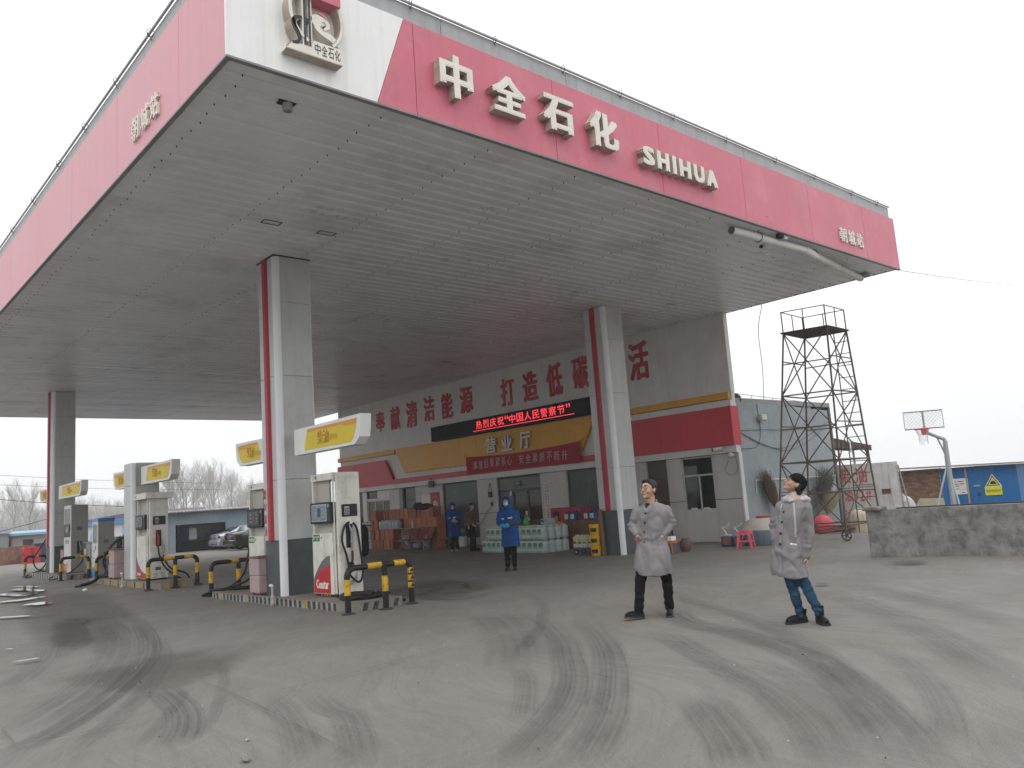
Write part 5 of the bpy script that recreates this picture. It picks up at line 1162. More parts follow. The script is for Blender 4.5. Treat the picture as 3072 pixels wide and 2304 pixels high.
t = thing('white_bottle', 'slim white bottle on the pale board over the bench', 'bottle', (18.8, 27.45, .876)); MB().lathe([(.03, 0), (.04, .02), (.04, .2), (.015, .26), (.015, .3)], (18.8, 27.45, .876), 10).build('bottle', white_paint, t, smooth=40)
JP = [(n, m.copy()) for n, m in jug_meshes(.26, .28, .36)]
for n, m in JP:
    if n == 'jug_body': m.materials[0] = M('jug_grey', (.28, .29, .29), .4, .1)
    if n == 'label': m.materials[0] = M('jug_label_brown', (.2, .06, .04), .5)
    if n == 'label_foot': m.materials[0] = M('jug_label_brown', (.2, .06, .04), .5)
for i, (x, y) in enumerate(((19.25, 28.4), (19.2, 27.1), (20.3, 27.15))): jug(['grey jug under the left half of the bench', 'grey jug under the right half of the bench', 'grey jug with brown label between bench and attendant'][i], x, y, 0, 0, JP, 'grey jugs around the bench', nolabel=i < 2)
t = thing('white_bag', 'crumpled white plastic bag under the bench', 'bag', (19.25, 27.7, 0)); b_ = MB(); b_.ell((19.25, 27.75, .15), (.2, .33, .16)); b_.v = [(x, y, max(0, z+.05*noise.noise(Vector((x*8, y*8, z*8))))) for x, y, z in b_.v]; b_.build('bag', M('bag_white', (.33, .33, .33), .6), t, smooth=60)
t = thing('bucket', 'white bucket by the wall behind the hooded attendant', 'bucket', (20.2, 26.1, 0)); MB().lathe([(.15, 0), (.18, .36), (.195, .37), (.195, .4), (.18, .4)], (20.2, 26.05, 0), 16).build('bucket', white_paint, t, smooth=40)
t = thing('basin', 'teal plastic basin with a cloth standing on the white bucket', 'basin', (20.2, 26.05, .4)); MB().lathe([(.16, .402), (.24, .55), (.26, .56)], (20.2, 26.05, 0), 18).build('basin', M('basin_teal', (.03, .18, .17), .4), t, smooth=40); b_ = MB(); b_.ell((20.2, 26.1, .6), (.17, .2, .12)); b_.build('cloth', M('cloth_grey', (.2, .21, .22), .8), t, smooth=60)
t = thing('red_can', 'red plastic can beside the white bucket', 'can', (20.2, 26.42, 0)); MB().bbox(20.05, 20.3, 26.28, 26.5, 0, .32, .03).build('body', M('can_red', (.38, .02, .03), .4), t); MB().tube([(20.17, 26.33, .31), (20.17, 26.38, .37), (20.17, 26.46, .31)], .015, 6).build('handle', M('can_red', (.38,.02,.03)), t)
# scooter with a black quilted apron standing behind the near pump
t = thing('motor_scooter', 'motor scooter wrapped in a black quilted apron behind the near pump', 'scooter', (15.9, 26.9, 0), R_(0))
blk = M('quilt_black', (.012, .012, .014), .75, .2, 8)
def rsc(lo, hi, z): return [Vector((16.0+lo*math.cos(a), 26.9+hi*math.sin(a), z)) for a in [2*math.pi*i/16 for i in range(16)]]
MB().rings([rsc(.16, .5, .06), rsc(.22, .55, .2), rsc(.24, .5, .42), rsc(.26, .5, .7), rsc(.25, .5, 1.0), rsc(.2, .44, 1.12), rsc(.08, .3, 1.17)]).build('apron', blk, t, smooth=50)
for y in (26.75, 27.5):
    w_ = MB().lathe([(.1, -.05), (.24, -.06), (.26, 0), (.24, .06), (.1, .05)], (16.05, y, .26), 18, 'x').build('wheel', dark, t); MB().lathe([(.1, -.055), (.1, .055)], (16.05, y, .26), 10, 'x').build('rim', steel, w_, off=t['_w'])
MB().bbox(15.9, 16.2, 26.5, 27.5, .3, .5, .05).build('body', M('scooter_dark', (.02, .015, .016), .3), t); MB().bbox(15.92, 16.2, 26.9, 27.6, .68, .78, .04).build('seat', dark, t)
MB().tube([(15.85, 26.5, 1.1), (16.05, 26.55, 1.16), (16.3, 26.5, 1.1)], .018, 6).build('handlebar', dark, t)
# ------------------------------------------------------------------ right of the hall
stm = M('stool_pink', (.62, .10, .15), .4, .06, 3, spec=.4)
st = thing('plastic_stool', 'pink plastic stool with splayed legs beside the water tank', 'stool', (18.6, 12.07, 0), R_(20), world=False)
MB().bbox(-.15, .15, -.15, .15, .43, .455, .02).build('seat', stm, st)
for a in (-1, 1):
    for b in (-1, 1):
        l_ = MB(); l_.add([(a*.155, b*.155, .44), (a*.155, b*.08, .44), (a*.08, b*.155, .44), (a*.09, b*.09, .44), (a*.205, b*.205, 0), (a*.2, b*.155, 0), (a*.155, b*.2, 0), (a*.17, b*.17, 0)],
            [(0, 1, 5, 4), (0, 2, 6, 4), (1, 3, 7, 5), (3, 2, 6, 7), (4, 5, 7, 6), (0, 1, 3, 2)]); l_.build('leg', stm, st)
for (a, b) in ((1, 0), (-1, 0), (0, 1), (0, -1)):
    MB().box(min(a*.15, a*.17)-(.13 if a == 0 else 0), max(a*.15, a*.17)+(.13 if a == 0 else 0), min(b*.15, b*.17)-(.13 if b == 0 else 0), max(b*.15, b*.17)+(.13 if b == 0 else 0), .36, .425).build('apron', stm, st)
    MB().box(min(a*.172, a*.185)-(.16 if a == 0 else 0), max(a*.172, a*.185)+(.16 if a == 0 else 0), min(b*.172, b*.185)-(.16 if b == 0 else 0), max(b*.172, b*.185)+(.16 if b == 0 else 0), .17, .205).build('stretcher', stm, st)
tk = thing('water_tank', 'low round water tank, cream above and blue grey below with red lid', 'tank', (19.9, 12.35, 0))
MB().lathe([(.62, 0), (.66, .05), (.66, .4)], (19.95, 12.3, 0), 28).build('lower_half', M('tank_bluegrey', (.15, .19, .22), .5, .15, 3, streak=.2), tk, smooth=40)
MB().lathe([(.66, .4), (.655, .43), (.45, .66), (.3, .7)], (19.95, 12.3, 0), 28).build('upper_half', M('tank_cream', (.46, .43, .38), .5, .12, 3, dirt=(.3, .25, .2), dirtamt=.3), tk, smooth=40)
MB().lathe([(.19, .69), (.2, .71), (.2, .745), (.17, .755)], (19.95, 12.3, 0), 18).build('lid', M('lid_red', (.32, .06, .06), .5), tk)
blc = M('canister_blue', (.035, .09, .16), .35, .1); blab = M('canister_label', (.28, .06, .03), .5, .2, 15)
JB = [(n, m.copy()) for n, m in jug_meshes(.24, .3, .31)]
for n, m in JB:
    if n == 'jug_body': m.materials[0] = blc
    if n in ('handle', 'cap'): m.materials[0] = white_paint
    if n.startswith('label'): m.materials[0] = blab
for i, (x, y) in enumerate(((19.2, 13.02), (19.24, 12.66))):
    jug(['blue canister with white spout nearest the hall wall', 'blue canister half behind the pink stool'][i], x, y, 0, .3, JB, 'blue canisters by the pink stool')
    s_ = thing('white_funnel_hose', ['bent white spout hose on the blue canister by the hall wall', 'bent white spout hose on the blue canister behind the stool'][i], 'hose', (x, y, .3)); MB().tube(spline([(x, y, .29), (x-.02, y+.05, .42), (x, y+.14, .5), (x+.02, y+.03, .52), (x, y-.1, .6)], 5), .016, 6).build('spout', white_paint, s_)
ob = thing('toolbox_bucket', 'grey bucket with orange lid beside the man in the grey coat', 'bucket', (17.1, 13.2, 0))
MB().lathe([(.13, 0), (.16, .28)], (17.15, 13.35, 0), 16).build('bucket', M('bucket_grey', (.1, .1, .12), .5), ob, smooth=40); MB().lathe([(.17, .27), (.17, .33)], (17.15, 13.35, 0), 16).build('lid', M('lid_orange', (.5, .12, .03), .5), ob); MB().tube([(17.02, 13.25, .3), (16.99, 13.2, .02)], .02, 6).build('strap', M('lid_orange', (.5,.12,.03)), ob)
MB().bbox(17.05, 17.25, 13.25, 13.45, .33, .44, .01).build('tray_top', pwh, ob)
t = thing('brown_jar', 'brown jar beside the grey bucket', 'jar', (17.7, 13.5, 0)); MB().lathe([(.11, 0), (.15, .08), (.15, .25), (.09, .32), (.1, .34)], (17.75, 13.35, 0), 14).build('jar', M('jar_brown', (.12, .07, .05), .5), t, smooth=40)
t = thing('brown_jar', 'dark brown jar against the foot of the column behind the man', 'jar', (17.6, 14.9, 0)); MB().lathe([(.11, 0), (.16, .1), (.16, .3), (.11, .38)], (17.7, 14.75, 0), 14).build('jar', M('jar_dark', (.07, .045, .04), .5), t, smooth=40)
t = thing('scrap_pipe', 'thin bent pipe lying along the foot of the hall wall', 'pipe', (20.2, 15.0, .03)); MB().tube([(20.4, 15.9, .35), (20.3, 15.6, .04), (20.1, 14.6, .03)], .015, 6).build('pipe', M('pipe_grey', (.3, .29, .27), .5), t)
# annex with blue-grey side wall
anx = M('annex_blue_grey', (.265, .295, .31), .75, .14, 1.2, bump=.25, bscale=8, streak=.12, dirt=(.32, .33, .32), dirtamt=.5, dirtscale=1.2)
an = thing('annex', 'blue grey rendered side building behind the scaffold tower', 'building', (24, 16, 0))
AP = [(21.18, 0), (26.85, 0), (26.85, 3.98), (26.2, 4.0), (24.5, 4.07), (22.4, 4.12), (21.18, 4.12)]
MB().prism(AP, (0, 13.62, 0), (1,0,0), (0,0,1), (0,1,0), .25).build('side_wall', anx, an); MB().box(26.6, 26.85, 13.88, 20, 0, 3.9).build('end_wall', anx, an); MB().box(21.3, 26.8, 13.9, 20, 3.85, 3.95).build('roof', M('flat_roof', (.25,.25,.25)), an)
stn = M('roof_stone', (.22, .22, .21), .85, .25, 6)
xq = 21.3
while xq < 26.6:
    w_ = random.uniform(.16, .42); s = MB(); s.ell((0, 0, 0), (w_/2, .14, random.uniform(.03, .08)), n=8, m=5); s.v = [(x+.03*noise.noise(Vector((x*9, y*9, xq))), y, z) for x, y, z in s.v]
    s.v = [(x+xq, y+13.75, z+4.12-.02*(xq-21.2)+.02) for x, y, z in s.v]; s.build('coping_stone', stn, an); xq += w_+random.uniform(.05, .5)
t = thing('dark_sack', 'dark crumpled sack on the annex roof corner', 'sack', (21.6, 13.8, 4.1)); s = MB(); s.ell((21.55, 13.8, 4.22), (.2, .18, .2)); s.v = [(x+.06*noise.noise(Vector((x*8, y*8, z*8))), y, z+.06*noise.noise(Vector((z*8, x*8, y*8)))) for x, y, z in s.v]; s.build('sack', dark, t, smooth=60)
lw = thing('lightning_wire', 'thin roof wire on little posts along the annex top', 'wire', (24, 13.75, 4.1))
lp_ = [(21.2, 13.75, 4.42), (22.4, 13.75, 4.37), (23.6, 13.75, 4.33), (24.9, 13.75, 4.29), (26.5, 13.75, 4.22)]
MB().tube(lp_, .009, 5).build('wire', wire, lw)
for (x, y, z) in lp_[1:]: MB().tube([(x, y, 4.05), (x, y, z)], .009, 5).build('post', wire, lw)
fl = thing('flood_light', 'small grey flood light on the annex wall', 'lamp', (22.4, 13.6, 3.6)); MB().bbox(22.3, 22.62, 13.42, 13.56, 3.55, 3.74, .02).build('housing', pkey, fl); MB().box(22.33, 22.59, 13.414, 13.42, 3.58, 3.71).build('lens', M('lamp_lens2', (.5, .5, .48), .2), fl); MB().box(22.42, 22.5, 13.56, 13.62, 3.6, 3.68).build('bracket', dark, fl)
cw = thing('wall_cables', 'loose black cables drooping across the annex wall', 'cable', (23, 13.6, 3))
for P in ([(22.45, 13.6, 3.6), (22.4, 13.6, 3.1), (22.1, 13.6, 2.75), (21.3, 13.6, 2.7)], [(21.2, 13.6, 3.24), (22.5, 13.6, 3.28), (24.5, 13.6, 3.3), (26.6, 13.6, 3.45)], [(21.2, 13.6, 3.24), (22.3, 13.6, 2.85), (23.6, 13.6, 2.7), (25, 13.6, 3.0), (26.8, 13.6, 3.6)], [(21.2, 13.59, 3.22), (22.6, 13.59, 2.8), (23.9, 13.59, 2.62), (25.2, 13.59, 2.9), (26.3, 13.59, 3.3)], [(22.4, 13.6, 4.1), (22.42, 13.6, 3.7)]): MB().tube(spline(P, 5), .009, 4).build('cable', M('cable_grey', (.09, .1, .1), .6), cw)
wp = thing('conduit', 'thin white conduit along the annex wall above the brooms', 'pipe', (24, 13.58, 1.75)); MB().tube([(21.79, 13.58, 1.32), (21.84, 13.58, 1.74), (24.0, 13.58, 1.73), (26.8, 13.58, 1.72)], .018, 6).build('conduit', white_paint, wp)
hc = thing('hanging_cable', 'pale cable hanging from the canopy edge to the annex roof', 'cable', (21.5, 12.5, 5)); MB().tube(spline([(21.25, 12.36, ZC), (21.8, 12.9, 6.2), (22.8, 13.5, 5.2), (23.3, 13.9, 4.1)], 6), .012, 5).build('cable', M('cable_pale', (.35, .36, .36), .5), hc)
def broom(label, top, base, w, col, seed):
    t = thing('twig_broom', label, 'broom', base); rnd = random.Random(seed); top = Vector(top); base = Vector(base)
    MB().tube([base, base.lerp(top, .45)], .022, 6).build('stick', M('broom_stick', (.28, .21, .13), .7, .2), t)
    tw = MB(); a0 = base.lerp(top, .33); side = Vector((1, 0, 0))
    for k in range(520):
        f = rnd.uniform(-1, 1); g = rnd.uniform(-1, 1); ln = rnd.uniform(.55, 1.08)
        s0 = a0 + (top-a0)*rnd.uniform(0, .25); e = a0 + (top-a0)*ln + side*f*abs(f)**.3*w*1.25*(.55+.45*ln) + Vector((0, g*.1, 0)) + Vector((rnd.gauss(0, .03), 0, rnd.gauss(0, .03)))
        mid = s0.lerp(e, .5) + side*f*w*.25 + Vector((rnd.gauss(0, .02), rnd.gauss(0, .02), 0))
        tw.tube([s0, mid, e], [.006, .005, .003], 3, caps=False)
    tw.build('twigs', M('broom_twigs_%d' % seed, col, .9, .3, 20), t, kind='stuff')
broom('tall thin twig broom standing against the annex wall left of the hooded woman', (22.15, 13.45, 1.95), (22.75, 13.35, .05), .24, (.14, .10, .065), 3)
broom('bushy dark twig broom with pale stick right of the hooded woman', (25.8, 13.35, 1.95), (24.5, 13.2, .05), .48, (.075, .068, .058), 5)
broom('short olive twig broom leaning under the bushy dark one', (25.7, 13.25, 1.2), (24.6, 13.0, .05), .45, (.17, .15, .085), 8)
rd = thing('red_dome', 'red dome shaped float lying by the tower foot', 'float', (23.85, 12.7, 0)); MB().lathe([(.36, .0), (.38, .1), (.36, .26), (.27, .42), (.12, .52), (.02, .54)], (23.95, 12.75, 0), 22).build('dome', M('dome_red', (.52, .06, .075), .4, .08), rd, smooth=60)
wtk = thing('cream_tank', 'cream ribbed round tank behind the low wall end', 'tank', (23.6, 11.2, 0)); MB().lathe([(.36, 0), (.37, .3), (.34, .5), (.24, .62), (.1, .68)], (24.0, 11.55, 0), 20).build('tank', M('tank_cream2', (.46, .40, .30), .5, .12, 4, streak=.3), wtk, smooth=60)
tim = M('rusty_iron', (.13, .07, .05), .75, .3, 10)
tb = thing('scrap_heap', 'rusty iron bars and timber heaped under the tower', 'scrap', (24.2, 12.4, 0)); rnd = random.Random(4)
for k in range(14):
    a = Vector((rnd.uniform(23.2, 24.9), rnd.uniform(11.5, 12.9), rnd.uniform(.03, .3))); an_ = rnd.gauss(-.95, .25); l_ = rnd.uniform(.7, 1.7); d_ = Vector((math.cos(an_), math.sin(an_), rnd.uniform(-.08, .08)))*l_/2
    p, q = a-d_, a+d_; p.z = max(.03, p.z); q.z = max(.03, q.z); MB().tube([p, q], rnd.uniform(.018, .035), 5).build('bar', tim, tb)
# scaffold tower on wheels
iron = M('tower_iron', (.105, .082, .072), .65, .3, 8, dirt=(.16, .08, .05), dirtamt=.5, dirtscale=6)
tw = thing('scaffold_tower', 'tall rusty wheeled scaffold tower with railed top and braced sides', 'tower', (21.2, 11.1, 0))
bA, bB, bC, bD = Vector((20.1, 12.0, .12)), Vector((21.8, 12.05, .12)), Vector((20.57, 10.33, .12)), Vector((22.25, 10.15, .12))
tA, tB, tC, tD = Vector((20.38, 11.31, 5.67)), Vector((21.7, 11.4, 5.67)), Vector((20.7, 10.21, 5.67)), Vector((21.92, 10.26, 5.67))
legs = [(bA, tA), (bC, tC), (bD, tD), (bB, tB)]
def bar(a, b, r, nm, m=iron): return MB().tube([a, b], r*.86, 6).build(nm, m, tw, smooth=60)
for a, b in legs: bar(a, b, .032, 'leg')
lv = [.05, .36, .69, 1.]
for k in range(3):
    for i in range(4):
        (a0, a1), (c0, c1) = legs[i], legs[(i+1) % 4]
        p, q = a0.lerp(a1, lv[k]), c0.lerp(c1, lv[k]); r_, s_ = a0.lerp(a1, lv[k+1]), c0.lerp(c1, lv[k+1])
        bar(p, q, .024, 'girt')
        bar(p, s_, .021, 'brace'); bar(q, r_, .021, 'brace')
        if 1:
            f = .5+.05*(i % 2); bar(a0.lerp(a1, lv[k]+(lv[k+1]-lv[k])*f), c0.lerp(c1, lv[k]+(lv[k+1]-lv[k])*f), .02, 'girt')
for k in range(16):                                  # ladder on the far right face
    f = .05+.9*k/15; p = bD.lerp(tD, f); q = bB.lerp(tB, f); bar(p, p+(q-p)*.3, .014, 'rung')
bar(bD.lerp(bB, .3), tD.lerp(tB, .3), .02, 'ladder_stile')
MB().prism([(0, 0), (1, 0), (1, 1), (0, 1)], tC+Vector((-.06, -.06, 0)), (tD-tC)+Vector((.12, 0, 0)), (tA-tC)+Vector((0, .12, 0)), (0, 0, 1), .035).build('platform', M('platform_rust', (.07, .045, .04), .8, .3), tw)
for i in range(4):
    a, b = legs[i][1], legs[(i+1) % 4][1]; up = Vector((0, 0, .62)); bar(a, b, .03, 'platform_edge')
    bar(a, a+up, .022, 'rail_post'); bar(a.lerp(b, .5), a.lerp(b, .5)+up*.97, .018, 'rail_post'); bar(a+up*.98, b+up*.98, .016, 'top_rail')
for i, (a, b) in enumerate(legs):
    w_ = MB().tube([(a.x, a.y+.125*math.cos(q), .14+.125*math.sin(q)) for q in [2*math.pi*k/18 for k in range(18)]], .018, 6, closed=True).build('wheel', M('wheel_iron', (.05, .04, .035), .6), tw, smooth=60)
    s_ = MB(); s_.lathe([(.03, -.03), (.03, .03)], (a.x, a.y, .14), 8, 'x')
    for k in range(5): q = 2*math.pi*k/5; s_.tube([(a.x, a.y, .14), (a.x, a.y+.12*math.cos(q), .14+.12*math.sin(q))], .014, 5)
    s_.build('spoke', M('wheel_iron', (.05, .04, .035)), w_, off=tw['_w']); bar(Vector((a.x-.04, a.y, .14)), Vector((a.x-.04, a.y, .3)), .015, 'fork')
# low rendered wall at the right
lwm = M('rendered_wall', (.215, .21, .20), .85, .22, 4, bump=.9, bscale=6, dirt=(.045, .045, .05), dirtamt=.6, dirtscale=4.5, streak=.12, dirtlo=.46)
lwl = M('wall_lime_patch', (.3, .3, .29), .85)
lwt = thing('low_wall', 'low grey stained rendered wall at the right of the forecourt', 'wall', (16.6, 4, 0))
WP = [(16.30, 7.72), (16.55, 6.9), (16.62, 6.2), (16.75, 5.1), (17.0, 3.0), (17.4, -2.0)]
m_ = MB()
for i in range(len(WP)-1):
    (x0, y0), (x1, y1) = WP[i], WP[i+1]; K = 8
    for k in range(K):
        a = Vector((x0+(x1-x0)*k/K, y0+(y1-y0)*k/K)); b = Vector((x0+(x1-x0)*(k+1)/K, y0+(y1-y0)*(k+1)/K))
        for j in range(6):
            z0_, z1_ = .93*j/6, .93*(j+1)/6
            def wp_(p, z): d = .035*noise.noise(Vector((p.x*2.2, p.y*2.2, z*3))); return (p.x+d-.02*(1-z), p.y, z + (.02*noise.noise(Vector((p.y*1.5, 0, 0))) if z > .9 else 0))
            m_.add([wp_(a, z0_), wp_(b, z0_), wp_(b, z1_), wp_(a, z1_)], [(0, 1, 2, 3)])
        za = .93; m_.add([wp_(a, za), wp_(b, za), (b.x+.26, b.y, .93), (a.x+.26, a.y, .93), (a.x+.26, a.y, 0), (b.x+.26, b.y, 0)], [(0, 1, 2, 3), (3, 2, 5, 4)])
m_.add([(16.28, 7.72, 0), (16.56, 7.72, 0), (16.56, 7.72, .93), (16.28, 7.72, .93)], [(0, 1, 2, 3), (3, 2, 1, 0)])
m_.build('wall_body', lwm, lwt, smooth=50)
MB().bbox(16.24, 16.62, 7.42, 7.78, .925, 1.0, .02).build('end_cap', lwm, lwt)
MB().prism([(16.62, 7.25), (16.95, 6.0), (17.25, 3.0), (17.65, -2.0), (17.72, -2.0), (17.32, 3.0), (17.02, 6.0), (16.70, 7.25)], (0, 0, .9), (1,0,0), (0,1,0), (0,0,1), .055).build('dark_coping', M('coping_dark', (.05, .045, .045), .8), lwt)
# fuel price board and white sheet behind the tower
brd = M('price_board_white', (.58, .56, .54), .6, .12, 2, streak=.3, dirt=(.3, .25, .2), dirtamt=.35)
pb_ = thing('price_board', 'old white fuel price board with faded red characters behind the tower', 'sign', (28.5, 13.6, 0))
MB().prism([(14.42, 0), (12.86, 0), (12.86, 2.07), (14.14, 2.09), (14.3, 1.0)], (28.0, 0, 0), (0,1,0), (0,0,1), (1,0,0), .06).build('board', brd, pb_)
frd = M('faded_red_paint', (.50, .11, .10), .6, .2, 4, dirt=(.46, .44, .42), dirtamt=.5, dirtscale=6)
for ch, y, z, w_, h_ in (('柴', 14.06, 1.40, .42, .58), ('油', 13.50, 1.40, .44, .56), ('油', 13.95, .78, .3, .44), ('9', 13.60, .78, .17, .42), ('2', 13.40, .78, .17, .42), ('#', 13.18, .8, .2, .38), ('汽', 14.36, .1, .28, .42), ('油', 14.02, .1, .28, .42), ('9', 13.66, .14, .17, .4), ('5', 13.45, .14, .17, .4), ('#', 13.24, .16, .18, .34)):
    text('painted_character', ch, frd, (27.997, y, z), (0,-1,0), (0,0,1), w_, h_, .003, .02, pb_)
sh = thing('white_sheet', 'grey white wrinkled sheet panel right of the price board', 'panel', (28.0, 12.4, 0)); s = MB(); n1, n2 = 12, 14
for d in (0, .05):
    for i in range(n1+1):
        for j in range(n2+1):
            y = 12.86-(.87+.2*0)*i/n1; z = 2.06*j/n2; s.v.append((28.0+d+.025*noise.noise(Vector((y*4, z*2.5, 3))), y, z))
o_ = (n1+1)*(n2+1)
for i in range(n1):
    for j in range(n2):
        a = i*(n2+1)+j; s.f += [(a, a+1, a+n2+2, a+n2+1), (o_+a, o_+a+n2+1, o_+a+n2+2, o_+a+1)]
s.mi = [0]*len(s.f); s.build('sheet', M('sheet_white', (.60, .59, .58), .6, .12, 3, streak=.35), sh, smooth=60)
MB().box(27.97, 28.0, 12.3, 12.6, 1.0, 1.16).build('patch', tim, sh)
ld = thing('wooden_ladder', 'grey ladder leaning at the edge of the white sheet', 'ladder', (28.1, 11.95, 0)); 
for (a, b) in (((28.02, 11.96, 1.93), (28.3, 11.83, 0)), ((28.02, 12.06, 1.93), (28.3, 12.02, 0))): MB().tube([a, b], .025, 6).build('rail', M('ladder_grey', (.3, .29, .28), .7), ld)
for k in range(7): f = k/7+.08; MB().tube([(28.02+.28*f, 11.96-.13*f, 1.93*(1-f)), (28.02+.28*f, 12.06-.04*f, 1.93*(1-f))], .015, 5).build('rung', M('ladder_grey', (.3,.29,.28)), ld)
t = thing('wrapped_bundle', 'white wrapped bundle beside the ladder', 'bundle', (29.5, 12.5, 0)); s = MB(); s.ell((29.6, 12.55, .35), (.25, .35, .5)); s.ell((29.55, 12.65, .85), (.1, .12, .1)); s.v = [(x, y, max(0, z+.05*noise.noise(Vector((x*6, y*6, z*6))))) for x, y, z in s.v]; s.build('bundle', M('bundle_white', (.4, .4, .41), .6), t, smooth=60)
# yard shed: brick and blue sheet steel under one thin roof
shd = thing('brick_shed', 'low brown brick shed with thin tin roof behind the low wall', 'shed', (33.5, 13.4, 0))
MB().box(33.06, 33.2, 12.56, 14.4, 0, 1.74).build('mortar_wall', M('mortar', (.2, .17, .14), .9, .15, 8), shd)
brm = M('brick', (.215, .125, .08), .85, .2, 6, rnd=.35); 
bme = MB().bbox(-.03, .03, -.112, .112, 0, .058, .006).mesh('brick', brm); hbm = MB().bbox(-.03, .03, -.05, .05, 0, .058, .006).mesh('brick', brm)
for r in range(24):
    y = 14.36 - (.118 if r % 2 else 0); z = .12+r*.0675
    if z > 1.69: break
    while y > 12.62: obj('brick', bme, shd, loc=Vector((33.055+random.uniform(-.006, .006), y-.114, z))-Vector(shd['_w'])); y -= .236
MB().prism([(14.6, 1.83), (9.4, 1.71), (9.4, 1.75), (14.6, 1.87)], (32.75, 0, 0), (0,1,0), (0,0,1), (1,0,0), 2.4).build('roof', M('tin_roof', (.2, .17, .16), .6, .2), shd); MB().prism([(14.6, 1.80), (9.4, 1.68), (9.4, 1.71), (14.6, 1.83)], (32.74, 0, 0), (0,1,0), (0,0,1), (1,0,0), .04).build('roof_edge', pw, shd)
bls = M('steel_blue', (.012, .125, .33), .4, .1, 1.5, streak=.12)
bc_ = thing('blue_container', 'blue steel container room with warning sign under the tin roof', 'container', (33.2, 11, 0))
pr_ = [(12.55, 11.96), (11.95, 11.32), (11.31, 10.68), (10.67, 9.94)]
for a, b in pr_: MB().bbox(33.0, 33.06, b, a, .02, 1.72, .006).build('wall_panel', bls, bc_)
for y in (12.3, 12.1, 11.7, 11.5, 11.15, 10.9, 10.4, 10.2): MB().box(32.992, 33.0, y-.012, y+.012, .05, 1.7).build('rib', bls, bc_)
MB().box(33.0, 36.0, 9.93, 9.95, 0, 1.7).build('end_wall', bls, bc_); MB().box(33.05, 33.08, 12.55, 12.62, .0, 1.72).build('corner_post', galv, bc_)
MB().box(32.97, 33.0, 11.2, 11.42, .97, 1.02).build('bolt', galv, bc_); MB().bbox(32.96, 33.0, 11.24, 11.32, .62, .72, .01).build('padlock', dark, bc_)
wsn = thing('warning_sign', 'yellow triangular warning sign with plate on the blue container', 'sign', (32.99, 10.77, .6))
MB().prism([(11.04, .93), (10.47, .93), (10.75, 1.39)], (32.99, 0, 0), (0,1,0), (0,0,1), (-1,0,0), .012).build('white_border', pwh, wsn)
MB().prism([(10.995, .955), (10.515, .955), (10.753, 1.345)], (32.977, 0, 0), (0,1,0), (0,0,1), (-1,0,0), .003).build('black_triangle', dark, wsn)
yw2 = M('warning_yellow', (.62, .56, .02), .4); MB().prism([(10.94, .985), (10.57, .985), (10.753, 1.285)], (32.9735, 0, 0), (0,1,0), (0,0,1), (-1,0,0), .003).build('yellow_triangle', yw2, wsn)
MB().prism([(10.87, 1.02), (10.63, 1.02), (10.67, 1.1), (10.72, 1.14), (10.79, 1.14), (10.83, 1.1)], (32.970, 0, 0), (0,1,0), (0,0,1), (-1,0,0), .003).build('pictogram', dark, wsn)
MB().bbox(32.975, 32.99, 10.49, 11.06, .62, .925, .005).build('name_plate', yw2, wsn); text('plate_print', '危废暂存间', dark, (32.974, 11.02, .72), (0,-1,0), (0,0,1), .48, .11, .002, .005, wsn)
nsn = thing('notice_board', 'white printed notice board on the blue container', 'notice', (32.98, 11.85, .7)); MB().bbox(32.975, 32.99, 11.6, 12.12, .71, 1.3, .004).build('sheet', white_paint, nsn)
for k, (y, w_, z, m) in enumerate(((12.04, .05, 1.17, pred), (11.86, .22, 1.17, pred), (12.02, .12, 1.08, pgrey), (11.82, .16, 1.08, pgrey), (12.0, .12, .9, pgrey), (11.8, .08, .86, pkey), (11.69, .08, .86, pkey), (11.8, .12, .76, pgrey), (12.0, .14, 1.0, pgrey))): MB().box(32.971, 32.974, y-w_/2, y+w_/2, z, z+.03).build('printed_line', m, nsn)
MB().box(32.95, 32.97, 11.6, 11.66, .02, 1.66).build('timber_post', M('timber_pale', (.36, .26, .22), .7), bc_)
t = thing('tarpaulin', 'cream sheet of board slumped before the brick shed', 'sheet', (31, 12.4, .3)); MB().prism([(12.85, 0), (12.83, .39), (12.6, .69), (11.8, .66), (11.75, 0)], (31, 0, 0), (0,1,0), (0,0,1), (1,0,0), .03).build('sheet', M('sheet_cream', (.42, .38, .29), .7, .15), t)
aw = thing('awning', 'dark corrugated awning with rubble on posts right of the annex', 'awning', (28.4, 13.9, 2.6))
am = MB(); am.prism([(26.87, 3.06), (26.87, 2.72), (29.9, 2.62), (30.1, 2.76)], (0, 13.7, 0), (1,0,0), (0,0,1), (0,1,0), .8); am.build('roof_sheet', M('awning_dark', (.06, .05, .045), .8, .3), aw)
for k in range(12): MB().box(26.9+k*.26, 27.1+k*.26, 13.66, 13.72, 2.64-.012*k+.06, 2.95-.022*k).build('corrugated_sheet', M('awning_rust', (.09, .07, .06), .8, .3, 8), aw)
MB().tube([(29.85, 13.8, 0), (29.85, 13.8, 2.7)], .05, 8).build('post', pkey, aw); MB().tube([(29.6, 14.2, 0), (29.6, 14.2, 2.7)], .04, 8).build('post', pkey, aw)
t = thing('white_rag', 'white rag hanging from the awning edge', 'rag', (28.3, 13.6, 2.8)); MB().bbox(28.0, 28.35, 13.6, 13.66, 2.86, 2.95, .02).build('rag', white_paint, t); MB().box(28.2, 28.28, 13.61, 13.64, 2.5, 2.87).build('rag_tail', white_paint, t)
